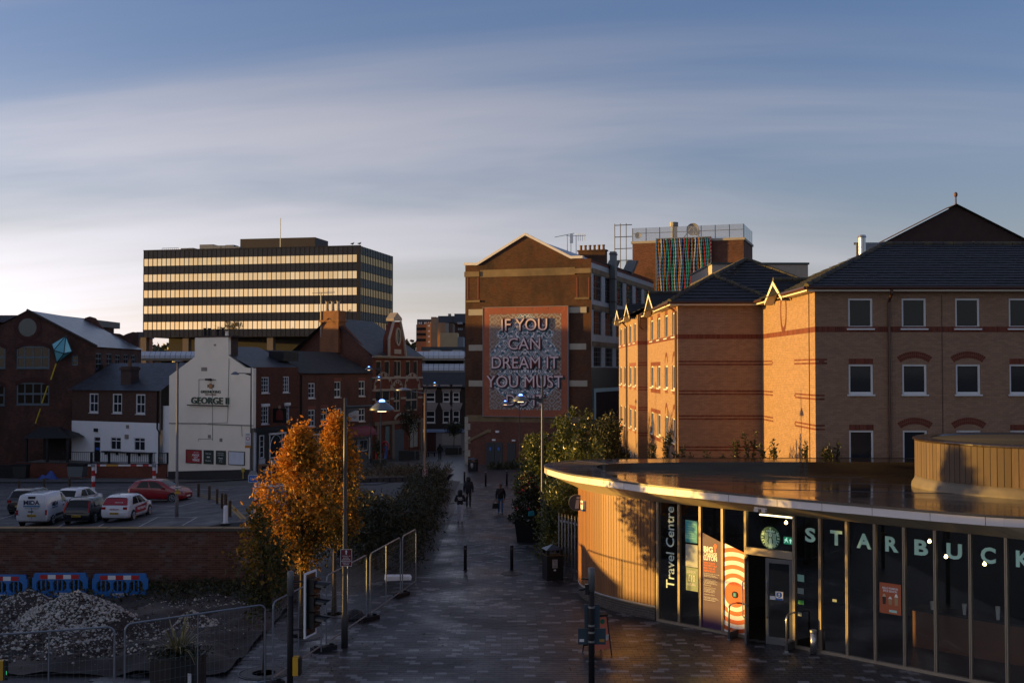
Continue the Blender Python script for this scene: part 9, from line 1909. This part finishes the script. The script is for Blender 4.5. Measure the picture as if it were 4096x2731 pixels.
def pose(stride=0.0,arms='walk',bend=0.0):
 s=stride;J=dict(pelvis=(0,0,0.96),waist=(0,0.0,1.10),chest=(0,0.01,1.32),neck=(0,0.0,1.49),jaw=(0,0.02,1.56),head=(0,0.02,1.65),crownp=(0,0.01,1.72),shL=(-0.18,0,1.42),shR=(0.18,0,1.42),hiL=(-0.095,0.0,0.90),hiR=(0.095,0.0,0.90),knL=(-0.10,0.03+s*0.6,0.50),knR=(0.10,0.03-s*0.45,0.50),anL=(-0.10,s,0.09),anR=(0.10,-s,0.09+abs(s)*0.25),toL=(-0.11,s+0.15,0.045),toR=(0.11,-s+0.13,0.05+abs(s)*0.1))
 if arms=='walk':J.update(elL=(-0.245,-0.06-s*0.3,1.15),wrL=(-0.25,0.02-s*0.5,0.92),haL=(-0.245,0.05-s*0.5,0.85),elR=(0.245,-0.06+s*0.3,1.15),wrR=(0.25,0.02+s*0.5,0.92),haR=(0.245,0.05+s*0.5,0.85))
 elif arms=='bent':J.update(elL=(-0.27,0.0,1.16),wrL=(-0.14,0.22,1.18),haL=(-0.07,0.26,1.20),elR=(0.27,0.0,1.16),wrR=(0.14,0.22,1.18),haR=(0.07,0.26,1.20))
 elif arms=='pockets':J.update(elL=(-0.31,-0.05,1.16),wrL=(-0.22,0.10,0.98),haL=(-0.17,0.14,0.93),elR=(0.31,-0.05,1.16),wrR=(0.22,0.10,0.98),haR=(0.17,0.14,0.93))
 return J
def radii(bulk=1.0,leg=1.0,coat=1.0):
 r=dict(pelvis=(0.155,0.12),waist=(0.15,0.115),chest=(0.165,0.125),neck=0.06,jaw=0.072,head=0.095,crownp=0.07,shL=0.085,shR=0.085,elL=0.058,elR=0.058,wrL=0.04,wrR=0.04,haL=0.036,haR=0.036,hiL=0.095,hiR=0.095,knL=0.066,knR=0.066,anL=0.048,anR=0.048,toL=0.04,toR=0.04)
 for n in('waist','chest'):r[n]=(r[n][0]*bulk,r[n][1]*bulk)
 r['pelvis']=(0.155*coat,0.12*coat)
 for n in('shL','shR','elL','elR'):r[n]*=bulk
 for n in('hiL','hiR','knL','knR','anL','anR'):r[n]*=leg
 return r
SKN=M('skin_brown',(0.13,0.06,0.035),0.6,var=0.1);SKN2=M('skin_pale',(0.30,0.17,0.12),0.6,var=0.1);CLB=M('cloth_black',(0.008,0.008,0.010),0.9,var=0.3,ns=8);CLN=M('cloth_navy',(0.010,0.012,0.018),0.85,var=0.3,ns=8);CLG=M('cloth_charcoal',(0.020,0.020,0.023),0.9,var=0.3,ns=8);CLW=M('cloth_white',(0.44,0.45,0.52),0.9,var=0.12,ns=8);DEN=M('denim_blue',(0.035,0.11,0.24),0.9,var=0.25,ns=8);SHO=M('shoe_black',(0.010,0.010,0.012),0.6)
def dress(top_hem,hood=True,shoe=0.10):
 def f(z,xx,jn):
  if jn in('haL','haR')or jn is None:return 0
  if jn.startswith('wr')or jn.startswith('el')or jn.startswith('sh'):return 1
  if z>1.53:return 3 if hood else 0
  if z>1.49:return 1
  if z>top_hem:return 1
  if z>shoe:return 2
  return 4
 return f
PP=[person('woman in black hoodie with white print and white trousers walking away',-2.62,57.6,0.03,1.68,pose(0.14,'bent'),radii(1.05,0.98,0.95),[SKN2,CLB,CLW,CLB,SHO],dress(1.0)),person('hooded man in dark coat and dark trousers walking away',-2.45,64.2,-0.03,1.72,pose(0.10),radii(1.3,1.12,1.2),[SKN2,CLN,CLG,CLN,SHO],dress(0.86)),person('person in dark jacket and blue jeans walking this way with a bag',-0.62,61.2,PI,1.62,pose(0.14),radii(1.22,1.05,1.1),[SKN,CLB,DEN,M('hair_reddish',(0.10,0.035,0.02),0.8),SHO],lambda z,xx,jn:(0 if jn in(None,'haL','haR')else 1 if jn[:2]in('wr','el','sh')else(3 if z>1.66 else 0 if z>1.50 else 1 if z>0.93 else 2 if z>0.09 else 4))),person('far figure all in black standing before the camera shop',at(*D4(625,1505),119).x,119,0.2,1.66,pose(0.02,'pockets'),radii(1.35,1.1,1.15),[SKN2,CLB,CLB,CLB,SHO],dress(0.80))]
dg_=bpy.context.evaluated_depsgraph_get()
for label,x,y,rz,k,o,mats,slot,extra,V,names in PP:
 me=bpy.data.meshes.new_from_object(o.evaluated_get(dg_));me.name='body'
 for m in mats:me.materials.append(m)
 VA=np.array(V);fing=VA[len(names):]
 for p in me.polygons:
  c=np.array(p.center);i=int(np.argmin(((VA-c)**2).sum(1)));jn=names[i]if i<len(names)else None;p.material_index=slot(c[2]/k,c[0]/k,jn);p.use_smooth=True
 t_=thing('person',label,'person',(x,y,Z(x,y)+0.02),rz,local=True);b_=bpy.data.objects.new('body',me);link(b_,t_);zmin=min(v.co.z for v in me.vertices);b_.location.z=-zmin
 bpy.data.objects.remove(o);hd=Vector((0,0.02*k,1.645*k))
 fm_=MB().lathe([(0.004,0.135),(0.014,0.118),(0.02,0.095)],6,(0,hd.y*0,hd.z-0.012),'y');fm_.build('nose',mats[0],b_)
 MB().lathe([(0.012,0.115),(0.012,0.10)],8,(-0.034*k,0,hd.z+0.012),'y').lathe([(0.012,0.115),(0.012,0.10)],8,(0.034*k,0,hd.z+0.012),'y').build('eyes',BLACK,b_);MB().box(-0.022,0.022,0.09,0.113,hd.z-0.06,hd.z-0.05).build('mouth',M('lip',(0.10,0.03,0.025),0.6),b_)
 if mats[3]in(CLB,CLN):
  hm=MB();n=14;rings=[]
  for j,(zz,r0,yo)in enumerate(((1.47,0.115,-0.01),(1.54,0.125,-0.025),(1.62,0.135,-0.03),(1.69,0.125,-0.03),(1.745,0.09,-0.035),(1.77,0.03,-0.05))):
   ring_=[]
   for i in range(n+1):a=math.radians(-215+250*i/n);ring_.append((r0*math.cos(a)*k,(r0*1.05*math.sin(a)+yo+0.01)*k,zz*k))
   rings.append(ring_)
  for A,B in zip(rings,rings[1:]):
   for i in range(n):hm.poly([A[i],A[i+1],B[i+1],B[i]])
  hm.poly(rings[-1]);hm.build('hood',mats[3],b_,True,org=Vector((0,0,0)))
 else:
  MB().lathe([(0.100*k,0.0),(0.104*k,0.03),(0.09*k,0.075*k),(0.05*k,0.10*k),(0.01,0.108*k)],14,(0,-0.006,hd.z+0.02)).build('hair',mats[3],b_,True)
 if 'hoodie' in label:
  pfr=Fr((0,-0.152*k,0),0);text(b_,pfr,'Central',-0.12,0.10,1.27,1.34,0.0,WPR,0.015,0.004);text(b_,pfr,'Queens',-0.09,0.12,1.18,1.25,0.0,WPR,0.015,0.004)
 if 'bag' in label:
  bg2=thing('handbag','dark handbag held by the person in jeans','bag',(x-0.28,y-0.03,Z(x,y)+0.02));bf=Fr((x-0.27,y-0.05,Z(x,y)+0.02),0.2)
  MB(bf).slab([(-0.17,0.30),(0.17,0.30),(0.14,0.58),(-0.14,0.58)],-0.07,0.07).build('bag_body',M('leather_dark',(0.02,0.012,0.008),0.5),bg2);MB(bf).sweep([(-0.09,0,0.57),(-0.07,0,0.72),(0.0,0,0.78),(0.07,0,0.72),(0.09,0,0.57)],0.010,6).build('handle',M('leather_dark',(0.02,0.012,0.008),0.5),bg2)
  MB().sweep([(-0.12*k,0.15*k,1.48*k),(0.0,0.17*k,1.3*k),(0.1*k,0.16*k,1.2*k)],0.02,6).build('scarf',M('scarf_red',(0.10,0.015,0.02),0.9),b_)
for k,zx in enumerate((1782,1837)):
 p=OF.T((OF.uv(*A2(zx,355))[0],0.0,lev[0]+0.15));t_=thing('bird','dark bird on the office roof edge, '+('left of two','right of two')[k],'bird',tuple(p),group='birds on the roof',local=True);MB().lathe([(0.02,-0.45),(0.13,-0.2),(0.20,0.05),(0.14,0.25),(0.03,0.35)],10,(0,0,0.35),'x').build('body',BLACK,t_,True);MB().lathe([(0.02,-0.02),(0.09,0.03),(0.09,0.12),(0.02,0.18)],8,(0.28,0,0.48)).sweep([(0.36,0,0.56),(0.48,0,0.54)],0.025,5).build('head',BLACK,t_);MB().sweep([(0,0.05,0.2),(0,0.05,0)],0.02,4).sweep([(0,-0.05,0.2),(0,-0.05,0)],0.02,4).build('legs',BLACK,t_)
 # tall trees beyond the left edge (mirrored in the office windows)
for k in range(9):
 x=-150+k*8.2+random.uniform(-1.5,1.5);y=174-k*2.0+random.uniform(-4,4);h=random.uniform(18,25);t_=thing('tall_tree','tall tree beyond the left edge of the view, %s in the row'%('first','second','third','fourth','fifth','sixth','seventh','eighth','ninth')[k],'tree',(x,y,0),group='tall trees beyond the left edge');n=1500;P=[]
 C=RNG.normal(size=(26,3));C/=np.linalg.norm(C,axis=1)[:,None];C=C*np.array([4.6,4.6,h*0.3])*RNG.random((26,1))**0.4+np.array([x,y,h*0.66]);P=C[RNG.integers(0,26,n)]+RNG.normal(size=(n,3))*0.9
 V,Fq=leaves(P,0.75,aspect=0.7);nobj('crown',npmesh('crown',V-np.array((x,y,0)),Fq,RNG.random(n)),DRK,t_);m_=MB();m_.sweep([(x,y,0),(x+0.2,y,h*0.4),(x,y,h*0.7)],0.3,7,rs=[0.4,0.28,0.12])
 for i in range(6):a=i*1.05;m_.sweep([(x,y,h*(0.35+0.05*i)),(x+3*math.cos(a),y+3*math.sin(a),h*(0.6+0.04*i))],0.1,5)
 m_.build('trunk',BARK,t_)
